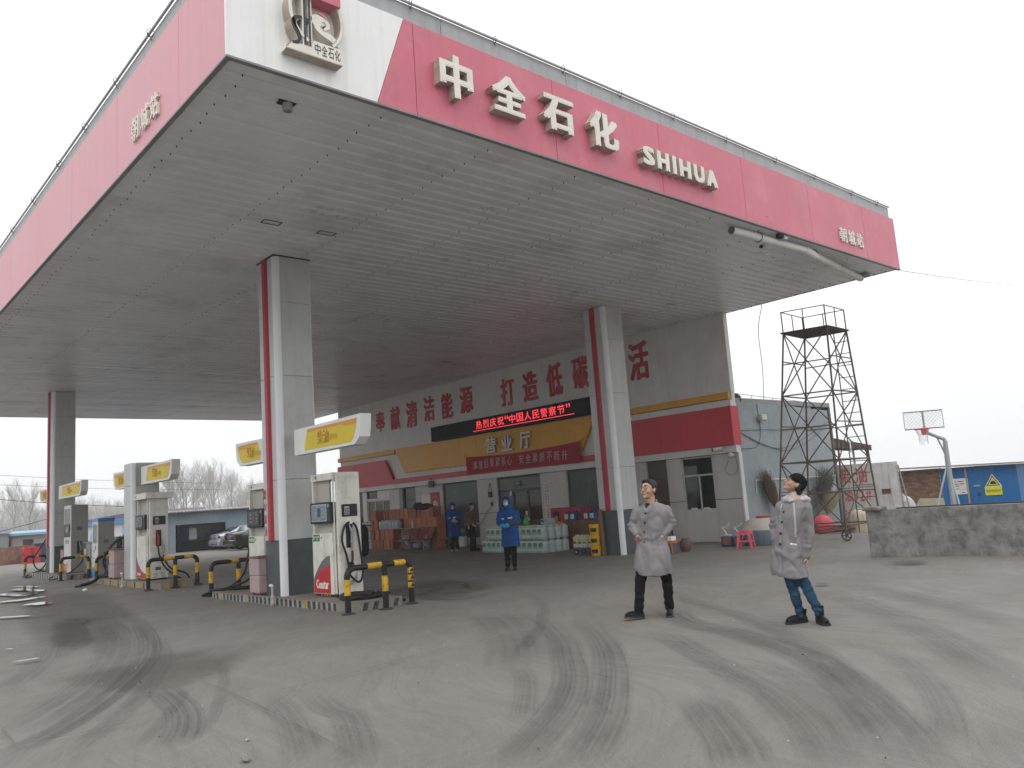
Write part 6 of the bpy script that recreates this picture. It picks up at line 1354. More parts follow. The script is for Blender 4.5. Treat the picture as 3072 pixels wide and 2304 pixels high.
# basketball hoop
hp = thing('basketball_hoop', 'small basketball hoop with mesh backboard on a bent grey post', 'basketball hoop', (28.16, 10.42, 0))
hg = M('hoop_post_grey', (.30, .33, .33), .5, .1); ho = M('hoop_orange', (.50, .07, .05), .5); bd_ = M('backboard_frame', (.09, .12, .15), .5)
MB().tube([(28.16, 10.42, 0), (28.16, 10.42, 1.92), (28.17, 10.41, 2.6)], [.085, .08, .07], 12).build('post', hg, hp, smooth=50); MB().tube([(28.17, 10.39, 2.62), (28.0, 10.92, 2.93)], .055, 10).build('arm', hg, hp, smooth=50); MB().tube([(28.16, 10.42, 2.05), (28.1, 10.62, 2.74)], .03, 8).build('strut', hg, hp)
for (x, y) in ((27.93, 11.02), (28.22, 10.22)): MB().tube([(28.16, 10.42, 1.9), (x, y, .0)], .028, 8).build('brace', M('hoop_brace', (.45, .46, .46), .4), hp)
b0 = Vector((27.78, 11.46, 3.06)); e1 = Vector((28.19, 10.38, 3.04)); vv = (e1-b0).normalized(); Lb = (e1-b0).length
def bp(s, h): return b0+vv*s*Lb+Vector((0, 0, h))
MB().tube([bp(0, 0), bp(1, 0), bp(1, .57), bp(0, .57)], .022, 6, closed=True).build('backboard_frame', bd_, hp); MB().tube([bp(.5, -.05), bp(.5, .57)], .035, 6).build('backboard_centre', hg, hp)
ms_ = MB()
for k in range(-6, 18):
    for sgn in (1, -1):
        pts = []
        for s in np.linspace(0, 1, 40):
            h = (s*Lb*sgn + k*.115 - (0 if sgn > 0 else -.0)) ; 
            if 0 <= h <= .57: pts.append(bp(s, h))
        if len(pts) > 1: ms_.tube([pts[0], pts[-1]], .005, 3)
ms_.build('backboard_mesh', M('mesh_grey', (.22, .25, .29), .5), hp)
rc = bp(.42, -.02)+Vector((-.2, -.1, 0)); MB().tube([(rc.x+.225*math.cos(q), rc.y+.225*math.sin(q), rc.z) for q in [2*math.pi*k/20 for k in range(20)]], .02, 6, closed=True).build('rim', ho, hp); MB().bbox(27.88, 28.02, 10.84, 11.0, 2.84, 3.06, .01).build('rim_bracket', ho, hp)
nt_ = MB(); rnd = random.Random(2)
for k in range(12):
    q = 2*math.pi*k/12; a = Vector((rc.x+.22*math.cos(q), rc.y+.22*math.sin(q), rc.z)); b = Vector((rc.x+.13*math.cos(q+.26), rc.y+.13*math.sin(q+.26), rc.z-.2)); c = Vector((rc.x+.13*math.cos(q-.26), rc.y+.13*math.sin(q-.26), rc.z-.2)); nt_.tube([a, b], .005, 3); nt_.tube([a, c], .005, 3); nt_.tube([b, b+Vector((0, 0, -rnd.uniform(.2, .36)))], .005, 3)
nt_.build('net', M('net_grey', (.4, .4, .4), .7), hp)
# ------------------------------------------------------------------ far side of the forecourt
shm = M('shed_blue_render', (.19, .245, .285), .8, .15, .8, bump=.2, streak=.15, dirt=(.27, .27, .26), dirtamt=.7, dirtscale=.9)
sd = thing('open_shed', 'low blue grey rendered shed with wide dark opening behind the parked cars', 'shed', (19.5, 51.2, 0))
A_ = Vector((16.9, 51.92)); ev = Vector((.932, -.362)); nv = Vector((.362, .932))
def quadwall(name, u0, u1, z0, z1, d0, d1, m): return MB().prism([(u0, z0), (u1, z0), (u1, z1), (u0, z1)], (A_.x+nv.x*d0, A_.y+nv.y*d0, 0), (ev.x, ev.y, 0), (0,0,1), (nv.x, nv.y, 0), d1-d0).build(name, m, sd)
quadwall('front_wall', 0, 1.0, 0, 2.38, 0, .2, shm); quadwall('front_wall', 3.9, 7.2, 0, 2.35, 0, .2, shm); quadwall('lintel', 1.0, 3.9, 1.66, 2.37, .002, .2, shm)
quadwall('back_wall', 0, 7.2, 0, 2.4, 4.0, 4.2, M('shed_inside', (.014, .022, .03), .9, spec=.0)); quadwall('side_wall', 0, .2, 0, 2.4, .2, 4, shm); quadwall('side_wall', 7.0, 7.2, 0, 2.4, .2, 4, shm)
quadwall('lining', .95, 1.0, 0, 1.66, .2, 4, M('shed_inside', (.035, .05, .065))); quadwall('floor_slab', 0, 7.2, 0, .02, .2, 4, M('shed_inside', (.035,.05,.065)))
quadwall('inner_window', 1.75, 2.2, .72, 1.42, .9, .98, M('bright_window', (.5, .55, .56), .4)); quadwall('low_counter', 1.3, 3.1, .02, .55, 2.4, 2.8, M('counter_grey', (.12, .13, .14), .7))
quadwall('parapet_edge', -.15, 7.3, 2.38, 2.42, -.25, 4.3, M('tin_grey', (.27, .25, .25), .5, .15))
cr = M('corrugated_roof', (.24, .21, .21), .55, .2, 2, rnd=.2)
crme = MB().prism([(0, 0), (.06, .05), (.16, .05), (.2, 0), (.2, -.01), (0, -.01)], (0, 0, 0), (ev.x, ev.y, 0), (0,0,1), (nv.x, nv.y, .03), 4.8).mesh('roof_sheet', cr)
for k in range(36): p = A_+ev*(-.15+.205*k)+nv*(-.35); obj('roof_sheet', crme, sd, loc=Vector((p.x, p.y, 2.425-.004*k*0))-Vector(sd['_w']))
# blue edged building further back
bb = thing('blue_eaved_building', 'white walled building with bright blue eaves beyond the pumps', 'building', (17, 62, 0))
cloudm = bpy.data.materials.new('cloud_mural'); cloudm.use_nodes = True; _n = cloudm.node_tree.nodes; _l = cloudm.node_tree.links
_g = _n.new('ShaderNodeNewGeometry'); _t = _n.new('ShaderNodeTexNoise'); _t.inputs['Scale'].default_value = .7; _l.new(_g.outputs['Position'], _t.inputs['Vector'])
_r = _n.new('ShaderNodeValToRGB'); _r.color_ramp.elements[0].position = .54; _r.color_ramp.elements[1].position = .56; _r.color_ramp.elements[0].color = (.56, .57, .6, 1); _r.color_ramp.elements[1].color = (.25, .42, .6, 1)
_l.new(_t.outputs[0], _r.inputs[0]); _l.new(_r.outputs[0], _n['Principled BSDF'].inputs['Base Color'])
MB().prism([(16.25, 54), (16.9, 72), (24, 72), (24, 54)], (0, 0, 0), (1,0,0), (0,1,0), (0,0,1), 2.05).build('wall', cloudm, bb)
blu = M('eave_blue', (.05, .25, .52), .4, .08, 2)
for i in range(4):
    f0, f1 = i/4, (i+1)/4; MB().prism([(16.0+.65*f0, 53.8+18.4*f0), (16.0+.65*f1, 53.8+18.4*f1), (16.7+.65*f1, 53.8+18.4*f1), (16.7+.65*f0, 53.8+18.4*f0)], (0, 0, 2.05), (1,0,0), (0,1,0), (0,0,1), .16+.0*i).build('eave_panel', blu, bb)
MB().prism([(15.95, 53.75), (16.62, 72.3), (16.8, 72.3), (16.2, 53.75)], (0, 0, 2.21), (1,0,0), (0,1,0), (0,0,1), .14).build('eave_gutter', M('eave_blue_dark', (.03, .16, .42), .4), bb)
MB().prism([(53.8, 2.3), (72.2, 2.3), (70, 2.5), (60, 2.68), (55, 2.75)], (16.9, 0, 0), (0,1,0), (0,0,1), (1,0,0), 4).build('roof', M('roof_slate', (.12, .115, .125), .7, .2), bb)
# parked cars: one builder, forward is +x, rear at x = 0
tyrem = M('car_tyre', (.012, .012, .012), .8); rimm = M('car_rim', (.35, .35, .36), .3, metal=.7); tail = M('tail_red', (.16, .008, .01), .3); plate_b = M('plate_blue', (.04, .14, .42), .4); cglass = M('car_glass', (.03, .035, .04), .06, .05, spec=1.)
chrome = M('chrome', (.6, .6, .6), .15, metal=1.)
def car(label, loc, rz, paint, s=1., group=None):
    t = thing('parked_car', label, 'car', loc, rz, group, world=False); t.scale = (s, s, s)
    st_ = [(0, .34, .92, .97, .74, .66), (.05, .24, .93, 1.0, .82, .70), (.45, .22, .93, 1.05, .90, .74), (.75, .22, .92, 1.10, .91, .72), (1.35, .22, .92, 1.40, .91, .60), (1.9, .22, .92, 1.46, .91, .60), (2.5, .22, .92, 1.45, .91, .60), (3.05, .22, .92, 1.18, .91, .64), (3.35, .22, .90, 1.0, .90, .76), (4.2, .22, .82, .88, .86, .72), (4.55, .25, .70, .74, .78, .6), (4.64, .34, .58, .6, .66, .5)]
    rg = []
    for x, zl, zb, zt, w, wt in st_:
        half = [(w*.9, zl), (w, zl+.14), (w, zb-.22), (w*.985, zb-.04), (w*.95, zb), (wt+.03, zt-.05), (wt*.85, zt-.008), (wt*.4, zt)]
        rg.append([Vector((x, y, z)) for y, z in half] + [Vector((x, -y, z)) for y, z in half[::-1]])
    MB().rings(rg).build('body', paint, t, smooth=38)
    MB().add([(.78, -.66, 1.085), (.78, .66, 1.085), (1.33, .55, 1.385), (1.33, -.55, 1.385)], [(0, 1, 2, 3)]).add([(.72, -.66, 1.08), (.72, .66, 1.08), (1.31, .56, 1.405), (1.31, -.56, 1.405)], [(0, 3, 2, 1)]).build('rear_window', cglass, t)
    for sg in (1, -1): MB().add([(.95, sg*.935, .95), (2.9, sg*.935, .95), (2.5, sg*.64, 1.40), (1.4, sg*.64, 1.37)], [(0, 1, 2, 3), (3, 2, 1, 0)]).build('side_window', cglass, t)
    for sg in (1, -1): MB().bbox(-.02, .2, min(sg*.5, sg*.80), max(sg*.5, sg*.80), .74, .90, .03).build('tail_light', tail, t)
    MB().bbox(-.10, .2, -.8, .8, .28, .6, .05).build('bumper', paint, t); MB().box(-.022, .0, -.24, .24, .68, .80).build('number_plate', plate_b, t); MB().box(-.103, -.09, -.6, .6, .36, .39).build('chrome_strip', chrome, t)
    MB().lathe([(.05, -.03), (.05, -.02)], (0, 0, .9), 10, 'x').build('badge', chrome, t)
    for x in (.92, 3.65):
        for sg in (1, -1):
            w_ = MB().lathe([(.2, -.1), (.3, -.11), (.325, -.05), (.325, .05), (.3, .11), (.2, .1)], (x, sg*.82, .325), 20, 'y').build('wheel', tyrem, t, smooth=50); MB().lathe([(.2, -.112), (.05, -.1), (.05, .1), (.2, .112)], (x, sg*.82, .325), 14, 'y').build('rim', rimm, w_)
    return t
car('silver sedan with blue number plate parked beside the dark sedan', (19.35, 49.3, 0), 0, M('paint_silver', (.42, .43, .45), .25, .03, metal=.5, coat=.5), .95)
car('dark sedan with red tail lights parked in front of the silver sedan', (19.0, 46.2, 0), 0, M('paint_dark', (.018, .016, .018), .2, .05, coat=.8), 1.)
# rubble wall, far house, evergreens
rw = M('rubble_stone', (.24, .135, .095), .9, .3, 3, bump=.6, bscale=6)
_n = rw.node_tree.nodes; _l = rw.node_tree.links; _v = _n.new('ShaderNodeTexVoronoi'); _v.inputs['Scale'].default_value = 4.6; _g = _n.new('ShaderNodeNewGeometry'); _l.new(_g.outputs['Position'], _v.inputs['Vector'])
_m = _n.new('ShaderNodeMix'); _m.data_type = 'RGBA'; _m.blend_type = 'MULTIPLY'; _m.inputs[0].default_value = .75; _old = _n['Principled BSDF'].inputs['Base Color'].links[0].from_socket; _l.new(_old, _m.inputs[6]); _bw = _n.new('ShaderNodeRGBToBW'); _l.new(_v.outputs['Color'], _bw.inputs[0]); _mr = _n.new('ShaderNodeMapRange'); _mr.inputs[3].default_value = .35; _mr.inputs[4].default_value = 1.5; _l.new(_bw.outputs[0], _mr.inputs[0]); _l.new(_mr.outputs[0], _m.inputs[7])
_m2 = _n.new('ShaderNodeMix'); _m2.data_type = 'RGBA'; _m2.inputs[0].default_value = .5; _l.new(_m.outputs[2], _m2.inputs[6]); _l.new(_old, _m2.inputs[7]); _l.new(_m2.outputs[2], _n['Principled BSDF'].inputs['Base Color'])
t = thing('rubble_wall', 'low red brown rubble wall at the far left edge', 'wall', (8, 54, 0))
WL = [(-6, 49.5), (2, 52.2), (9.1, 54.7), (10.9, 55.8), (14.5, 58)]
m_ = MB()
for i in range(len(WL)-1):
    (x0, y0), (x1, y1) = WL[i], WL[i+1]
    for k in range(10):
        a = (x0+(x1-x0)*k/10, y0+(y1-y0)*k/10); b = (x0+(x1-x0)*(k+1)/10, y0+(y1-y0)*(k+1)/10); za, zb = [1.1+.06*noise.noise(Vector((q[0]*1.7, q[1]*1.7, 0))) for q in (a, b)]
        m_.add([(a[0], a[1], 0), (b[0], b[1], 0), (b[0], b[1], zb), (a[0], a[1], za), (a[0], a[1]+.4, za), (b[0], b[1]+.4, zb), (b[0], b[1]+.4, 0), (a[0], a[1]+.4, 0)], [(0, 1, 2, 3), (3, 2, 5, 4), (4, 5, 6, 7)])
m_.build('wall_body', rw, t); MB().prism(WL+[(x, y+.5) for x, y in WL[::-1]], (0, -.12, 0), (1,0,0), (0,1,0), (0,0,1), .14).build('footing', M('footing', (.14, .1, .08), .9), t)
rbar = thing('red_barrier', 'red plastic water barrier before the rubble wall', 'barrier', (10.6, 54.6, 0)); rr_ = M('barrier_red', (.48, .03, .04), .45, .1)
MB().rings([[Vector((10.65+a*w_, 54.5+b*.22, z)) for a, b in ((-1, -1), (1, -1), (1, 1), (-1, 1))] for z, w_ in ((0, .46), (.42, .46), (.5, .38), (.56, .36), (.62, .44), (.95, .42), (1.0, .36))]).build('barrier_body', rr_, rbar, smooth=30); MB().box(10.6, 10.72, 54.2, 54.3, .1, .95).build('moulded_groove', M('barrier_dark', (.3, .02, .03)), rbar)
t = thing('blue_bin', 'dark blue bin behind the red barrier', 'bin', (11.1, 55.0, 0)); MB().bbox(10.95, 11.5, 54.9, 55.4, 0, 1.1, .05).build('bin_body', M('bin_blue', (.05, .07, .12), .5), t); MB().bbox(10.9, 11.55, 54.85, 55.45, 1.1, 1.2, .03).build('lid', M('bin_blue', (.05,.07,.12)), t)
t = thing('far_house', 'pinkish far house with light blue roof edge beyond the rubble wall', 'house', (15.5, 80, 0))
MB().box(14.2, 20, 80, 86, 0, 1.75).build('wall', M('house_pink', (.34, .27, .25), .8, .1, 1, streak=.2), t); MB().prism([(80-.4, 1.75), (80-.4, 1.95), (83, 2.15), (86.4, 1.95), (86.4, 1.75)], (14.0, 0, 0), (0,1,0), (0,0,1), (1,0,0), 6.2).build('roof', M('house_roof_blue', (.2, .36, .48), .5, .1), t); MB().box(14.19, 14.2, 80.5, 81.2, .7, 1.4).build('window', dark, t); MB().box(15.0, 15.8, 79.98, 80.0, .7, 1.4).build('window', dark, t)
t = thing('grey_hut', 'grey far hut at the left edge beyond the rubble wall', 'hut', (12.5, 78, 0)); MB().box(10.5, 13.6, 78, 82, 0, 2.0).build('wall', M('hut_grey', (.2, .21, .22), .8, .1), t); MB().prism([(77.8, 2.0), (82.2, 2.0), (80, 2.6)], (10.4, 0, 0), (0,1,0), (0,0,1), (1,0,0), 3.4).build('roof', M('hut_roof', (.15, .15, .16), .8), t)
# bare winter trees
barkm = M('bark', (.2, .185, .17), .9, .2, .5); twigm = M('bare_twigs', (.27, .255, .24), .9, .2, .5)  # twigs kept pale: part of the distance haze is put into their colour
def tree_meshes(seed, H, spread, up):
    rnd = random.Random(seed); tr = MB(); cr_ = MB()
    def grow(p, d, L, r, lvl):
        n = 3; pts = [p]; q = p; dd = d
        for i in range(n):
            dd = (dd + Vector((rnd.gauss(0, .13), rnd.gauss(0, .13), up*.12))).normalized(); q = q+dd*L/n; pts.append(q)
        r1 = r*.62; m = tr if lvl < 2 else cr_
        m.tube(pts, [r-(r-r1)*i/n for i in range(n+1)], 5 if lvl == 0 else (4 if lvl < 2 else 3), caps=False)
        if lvl >= 4 or r1 < .002: return
        k = (6, 6, 5, 5)[lvl] + rnd.randint(0, 1)
        for j in range(k):
            f = rnd.uniform(.35 if lvl else .3, 1.0) if j else 1.0; s0 = pts[0].lerp(pts[-1], f) if f < 1 else pts[-1]
            i0 = min(n-1, int(f*n)); s0 = pts[i0].lerp(pts[i0+1], f*n-i0) if f < 1 else pts[-1]
            a = rnd.uniform(0, 2*math.pi); ang = rnd.uniform(.3, .8)*spread if j else rnd.uniform(.05, .25)
            o1 = dd.orthogonal().normalized(); o2 = dd.cross(o1); nd = (dd*math.cos(ang)+(o1*math.cos(a)+o2*math.sin(a))*math.sin(ang)).normalized()
            grow(s0, nd, L*rnd.uniform(.5, .72), r1*rnd.uniform(.55, .8) if j else r1, lvl+1)
    grow(Vector((0, 0, 0)), Vector((rnd.gauss(0, .04), rnd.gauss(0, .04), 1)).normalized(), H*.42, H*.0125, 0)
    mx = max(v[2] for v in cr_.v)
    for mm in (tr, cr_): mm.v = [(x*H/mx, y*H/mx, z*H/mx) for x, y, z in mm.v]
    return tr.mesh('trunk', barkm), cr_.mesh('crown', twigm)
TV = [tree_meshes(11, 7.0, .75, .8), tree_meshes(23, 7.0, 1.0, .6), tree_meshes(37, 7.0, .6, 1.0), tree_meshes(51, 7.0, 1.25, .4)]
TL = ['tall bare tree', 'broad bare tree', 'slender upright bare tree', 'low bushy bare tree']
rnd = random.Random(99); TSC = 2.7                  # the row stands a good 200 m off
def tree(k, x, y, h, where):
    x, y, h = x*TSC, y*TSC, h*TSC
    t = thing('bare_tree', TL[k]+where, 'tree', (x, y, 0), rnd.uniform(0, 6.28), 'bare winter trees beyond the sheds', world=False); t.scale = (h/7*rnd.uniform(.9, 1.15), h/7*rnd.uniform(.9, 1.15), h/7)
    obj('trunk', TV[k][0], t); obj('crown', TV[k][1], t)
for i in range(15):                       # the dense group above the blue grey shed
    y = rnd.uniform(70, 100); b_ = .325+.125*(i+.5)/15+rnd.uniform(-.008, .008); tree(rnd.choice([0, 1, 2, 1]), y*b_, y, (4.0+2.8*math.sin(math.pi*min(1, .2+.75*(i/15))))*y/80*rnd.uniform(.8, 1.1), ' above the open shed, '+('left part' if i < 5 else 'middle part' if i < 10 else 'right part')+' of the row')
for i in range(12):                       # lower ones further left
    y = rnd.uniform(85, 125); b_ = .245+.08*(i+.5)/12; tree(rnd.choice([1, 3, 2, 3]), y*b_, y, rnd.uniform(3.9, 5.2)*y/100, ' above the blue eaves, '+('left half' if i < 6 else 'right half')+' of the row')
for i in range(16):
    y = rnd.uniform(88, 140); b_ = .125+.125*(i+.5)/16; tree(rnd.choice([1, 3, 3, 0]), y*b_, y, rnd.uniform(3.8, 5.6)*y/100, ' beyond the rubble wall, '+('near the left edge' if i < 8 else 'by the far column'))
tree(2, 78*.196, 78, 5.4, ' standing alone above the far house'); tree(0, 92*.18, 92, 6.6, ' rising above the far house')
for i in range(5): y = rnd.uniform(85, 120); b_ = .465+.08*(i+.5)/5; tree(rnd.choice([0, 1, 2]), y*b_, y, rnd.uniform(4.5, 6)*y/90, ' behind the near pumps')
tree(3, 190, 38, 9, ' far off above the blue container')
# far hazy thicket: one mass
rnd = random.Random(3); tk_ = MB()
for k in range(5200):
    y = rnd.uniform(330, 460); x = y*rnd.uniform(.1, .5); h = rnd.uniform(8, 17)*(.75+.5*noise.noise(Vector((x*.03, y*.01, 0)))); tk_.tube([(x, y, 0), (x+rnd.gauss(0, .8), y, h*.6), (x+rnd.gauss(0, 2), y+rnd.gauss(0, .8), h)], [.2, .1, .04], 3, caps=False)
o_ = tk_.build('thicket', twigm); o_['kind'] = 'stuff'
# power lines
def pline(label, a, b, sag, r): 
    t = thing('power_line', label, 'cable', a); a, b = Vector(a), Vector(b)
    MB().tube([a.lerp(b, f)+Vector((0, 0, -sag*4*f*(1-f))) for f in [i/20 for i in range(21)]], r, 4).build('cable', wire, t)
pline('upper faint power line before the far trees on the left', (-10, 60, 8.3), (30, 75, 5.3), .6, .012); pline('second faint power line before the far trees on the left', (-10, 60, 7.5), (30, 75, 4.7), .6, .012)
pline('dark cable crossing the left edge at tree height', (2, 48, 4.6), (17.5, 54, 2.9), .25, .016); pline('low dark cable rising behind the far column', (2, 44, -.0+.9), (12.5, 52, 2.9), .1, .016)
pline('thin overhead cable leaving the right canopy corner', (21.25, 8.3, 6.8), (55, 14.5, 12.3), .08, .008)
# scraps of litter
t = thing('crumpled_paper', 'crumpled grey paper scrap on the concrete at the bottom edge', 'litter', (2.38, 5.58, 0)); s = MB(); s.ell((2.38, 5.58, .025), (.024, .045, .007), n=10, m=6); s.v = [(x+.03*noise.noise(Vector((x*30, y*30, z*30))), y+.02*noise.noise(Vector((y*30, x*30, 0))), max(.006, z+.03*noise.noise(Vector((z*30, y*25, x*25))))) for x, y, z in s.v]; s.build('scrap', M('litter_grey', (.17, .17, .155), .8, .4, 40), t)
t = thing('dry_leaf', 'curled pale dry leaf near the long crack', 'leaf', (2.6, 6.08, 0)); MB().add([(2.585, 6.05, .008), (2.61, 6.065, .022), (2.62, 6.1, .016), (2.6, 6.125, .008), (2.59, 6.09, .013)], [(0, 1, 2, 3, 4)]).build('blade', M('litter_leaf', (.3, .26, .2), .8), t)
t = thing('white_scrap', 'small white plastic scrap between the puddles and the far islands', 'litter', (5.8, 23.4, .1)); s = MB(); s.ell((5.8, 23.4, .14), (.07, .09, .04), n=8, m=5); s.v = [(x, y, z+.03*noise.noise(Vector((x*20, y*20, 0)))) for x, y, z in s.v]; s.build('scrap', white_paint, t)
rnd = random.Random(8); lt = MB()
for k in range(150):
    x, y = rnd.uniform(1.5, 15), rnd.uniform(2, 16); a = rnd.uniform(0, 6.28); q = rnd.uniform(.004, .013); lt.add([(x+q*math.cos(a), y+q*math.sin(a), .034), (x-q*.4*math.sin(a), y+q*.4*math.cos(a), .038+rnd.uniform(0, .012)), (x-q*math.cos(a), y-q*math.sin(a), .034), (x+q*.4*math.sin(a), y-q*.4*math.cos(a), .036)], [(0, 1, 2, 3)])
o_ = lt.build('litter', M('grit_dark', (.07, .06, .05), .8, .4, 30)); o_['kind'] = 'stuff'
lt = MB()
for k in range(50):
    x, y = rnd.uniform(1.5, 15), rnd.uniform(2, 16); q = rnd.uniform(.004, .009); lt.add([(x+q, y, .034), (x, y+q, .045), (x-q, y, .034), (x, y-q, .036)], [(0, 1, 2, 3)])
o_ = lt.build('litter', M('grit_pale', (.42, .41, .38), .8)); o_['kind'] = 'stuff'
# air
hz = MB().box(-720, 720, -720, 720, -1.0, 27.0)
hm = bpy.data.materials.new('haze_air'); hm.use_nodes = True; _n = hm.node_tree.nodes; _n.clear(); _o = _n.new('ShaderNodeOutputMaterial'); _p = _n.new('ShaderNodeVolumePrincipled')
_p.inputs['Color'].default_value = (.93, .94, .95, 1); _p.inputs['Density'].default_value = .0011; _p.inputs['Anisotropy'].default_value = .2; hm.node_tree.links.new(_p.outputs[0], _o.inputs['Volume'])
hz_o = hz.build('haze', hm); hz_o['kind'] = 'stuff'
# ------------------------------------------------------------------ people
skin = M('skin', (.42, .25, .17), .55, .06, 12, bump=.05, bscale=60); skin2 = M('skin_pale', (.40, .25, .175), .5, .06, 12)
hairm = M('hair_black', (.012, .011, .011), .5, .3, 60, bump=.4, bscale=90)
def remesh(mb, vox, smooth_it=6, fac=.5):
    me = mb.mesh('tmp', skin); o = bpy.data.objects.new('tmp', me); COL.objects.link(o)
    r = o.modifiers.new('r', 'REMESH'); r.mode = 'VOXEL'; r.voxel_size = vox
    s = o.modifiers.new('s', 'SMOOTH'); s.iterations = smooth_it; s.factor = fac
    bpy.context.view_layer.update(); dg = bpy.context.evaluated_depsgraph_get()
    out = bpy.data.meshes.new_from_object(o.evaluated_get(dg)); bpy.data.objects.remove(o); bpy.data.meshes.remove(me)
    for p in out.polygons: p.use_smooth = True
    return out
def wrinkle(me, fn):
    n = len(me.vertices); co = np.empty(n*3, np.float32); no = np.empty(n*3, np.float32)
    me.vertices.foreach_get('co', co); me.vertices.foreach_get('normal', no); co = co.reshape(-1, 3); no = no.reshape(-1, 3)
    d = np.array([fn(Vector(c)) for c in co], np.float32); co += no*d[:, None]; me.vertices.foreach_set('co', co.ravel()); me.update()
def finish(me, name, m, parent):
    me.name = name; me.materials.clear(); me.materials.append(m); return obj(name, me, parent)
def bvh_of(me): return BVHTree.FromPolygons([v.co.copy() for v in me.vertices], [tuple(p.vertices) for p in me.polygons])
def hit(bv, x, z, dirn=(0, 1, 0), org=None):
    d = Vector(dirn); o = Vector(org) if org else Vector((x, -1.2, z)); r = bv.ray_cast(o, d); return r[0] if r[0] is not None else None
def ering(c, rx, ry, yaw=0., n=20, pw=2.3, tilt=(0., 0.)):
    out = []
    for k in range(n):
        a = 2*math.pi*k/n; ca, sa = math.cos(a), math.sin(a); x = rx*math.copysign(abs(ca)**(2/pw), ca); y = ry*math.copysign(abs(sa)**(2/pw), sa)
        out.append(Vector((c[0]+x*math.cos(yaw)-y*math.sin(yaw), c[1]+x*math.sin(yaw)+y*math.cos(yaw), c[2]+tilt[0]*x+tilt[1]*y)))
    return out
def hand(mb, wrist, d, palmn, s=1., curl=.5, side=1, thumb=True):
    """wrist point, pointing direction d, palm normal; five separate fingers"""
    wrist, d, pn = Vector(wrist), Vector(d).normalized(), Vector(palmn).normalized(); pn = (pn-d*pn.dot(d)).normalized(); w = d.cross(pn)*side
    c = wrist+d*.045*s; R3 = Matrix((w, pn, d)).transposed()
    mb.ell(c, (.04*s, .018*s, .055*s), R3, 12, 8)
    for i, (off, L) in enumerate(((-.030, .062), (-.010, .075), (.010, .07), (.029, .055))):
        p = wrist+d*.088*s+w*off*s; q = d
        for k in range(3):
            q = (q*math.cos(curl*.8)+pn*math.sin(curl*.8)).normalized() if k else (q*math.cos(curl*.4)+pn*math.sin(curl*.4)).normalized()
            e = p+q*L*s*(.45, .32, .25)[k]; mb.cap(p, .0092*s, e, .0085*s, 8); p = e
    if thumb:
        p = wrist+d*.03*s-w*.034*s; q = (d*.65-w*.7+pn*.3).normalized(); e = p+q*.035*s; mb.cap(p, .012*s, e, .0105*s, 8); q = (q+d*.6+pn*.25).normalized(); mb.cap(e, .0105*s, e+q*.03*s, .0095*s, 8)
def head_frame(c, yaw, pitch, roll=0.):
    """local head axes: x right (viewer), -y face; yaw turns the face to the viewer's left when positive, pitch lifts it"""
    return Matrix.Translation(Vector(c)) @ (Matrix.Rotation(-yaw, 4, 'Z') @ Matrix.Rotation(-pitch, 4, 'X') @ Matrix.Rotation(roll, 4, 'Y'))
def add_head(mb, F, s=1., female=False):
    def E(c, r): mb.ell(F @ Vector([a*s for a in c]), [a*s for a in r], F.to_3x3(), 18, 12)
    def C(a, ra, b, rb): mb.cap(F @ Vector([q*s for q in a]), ra*s, F @ Vector([q*s for q in b]), rb*s, 10)
    E((0, .012, .035), (.076, .094, .086)); E((0, -.02, -.015), (.064, .072, .075)); E((0, -.035, -.065), (.045, .048, .042)); E((0, -.068, -.092), (.022, .02, .018))
    E((-.04, -.062, -.03), (.025, .024, .026)); E((.04, -.062, -.03), (.025, .024, .026))
    C((0, -.088, .018), .009, (0, -.106, -.022), .014); E((-.013, -.098, -.026), (.009, .010, .008)); E((.013, -.098, -.026), (.009, .010, .008))
    E((0, -.088, -.052), (.023, .012, .006)); E((0, -.086, -.062), (.020, .012, .006.__float__()))
    E((0, -.078, .036), (.055, .016, .012))
    for sg in (-1, 1): E((sg*.078, .012, -.008), (.010, .020, .031)); E((sg*.083, .02, .005), (.007, .015, .018))
def face_parts(F, par, s=1., glasses=None, mouth=True, eyes=True):
    T = lambda p: F @ Vector([q*s for q in p])
    R3 = F.to_3x3()
    wm_, im, lip = M('eye_white', (.6, .58, .55), .3), M('eye_iris', (.02, .012, .01), .2), M('lips', (.36, .14, .12), .5)
    for sg in (-1, 1):
        if eyes:
            e = MB(); e.ell(T((sg*.031, -.079, .012)), (.0135*s, .008*s, .0062*s), R3, 12, 8); o = e.build('eye', wm_, par, smooth=True); q = MB(); q.ell(T((sg*.031, -.0855, .012)), (.0058*s, .003*s, .0058*s), R3, 10, 6); q.build('iris', im, o)
        b = MB(); b.tube([T((sg*.014, -.090, .034)), T((sg*.032, -.090, .040)), T((sg*.052, -.077, .033))], [.004*s, .005*s, .003*s], 6); b.build('eyebrow', hairm, par)
    if mouth: m_ = MB(); m_.ell(T((0, -.0945, -.057)), (.022*s, .007*s, .0065*s), R3, 12, 6); m_.build('lips', lip, par, smooth=True)
    if glasses:
        g = MB()
        for sg in (-1, 1):
            g.tube([T((sg*.034+.024*math.cos(q), -.101, .010+.019*math.sin(q))) for q in [2*math.pi*k/16 for k in range(16)]], .0022*s, 5, closed=True); g.tube([T((sg*.058, -.100, .014)), T((sg*.080, -.02, .012)), T((sg*.083, .02, .006))], .002*s, 5)
        g.tube([T((-.010, -.103, .014)), T((.010, -.103, .014))], .002*s, 5); g.build('glasses', glasses, par)
        lz = MB()
        for sg in (-1, 1): lz.add([T((sg*.034+.022*math.cos(q), -.1005, .010+.017*math.sin(q))) for q in [2*math.pi*k/12 for k in range(12)]], [tuple(range(12))])
        lz.build('lens', glassmat('spectacle_lens', (.92, .92, .92)), par)
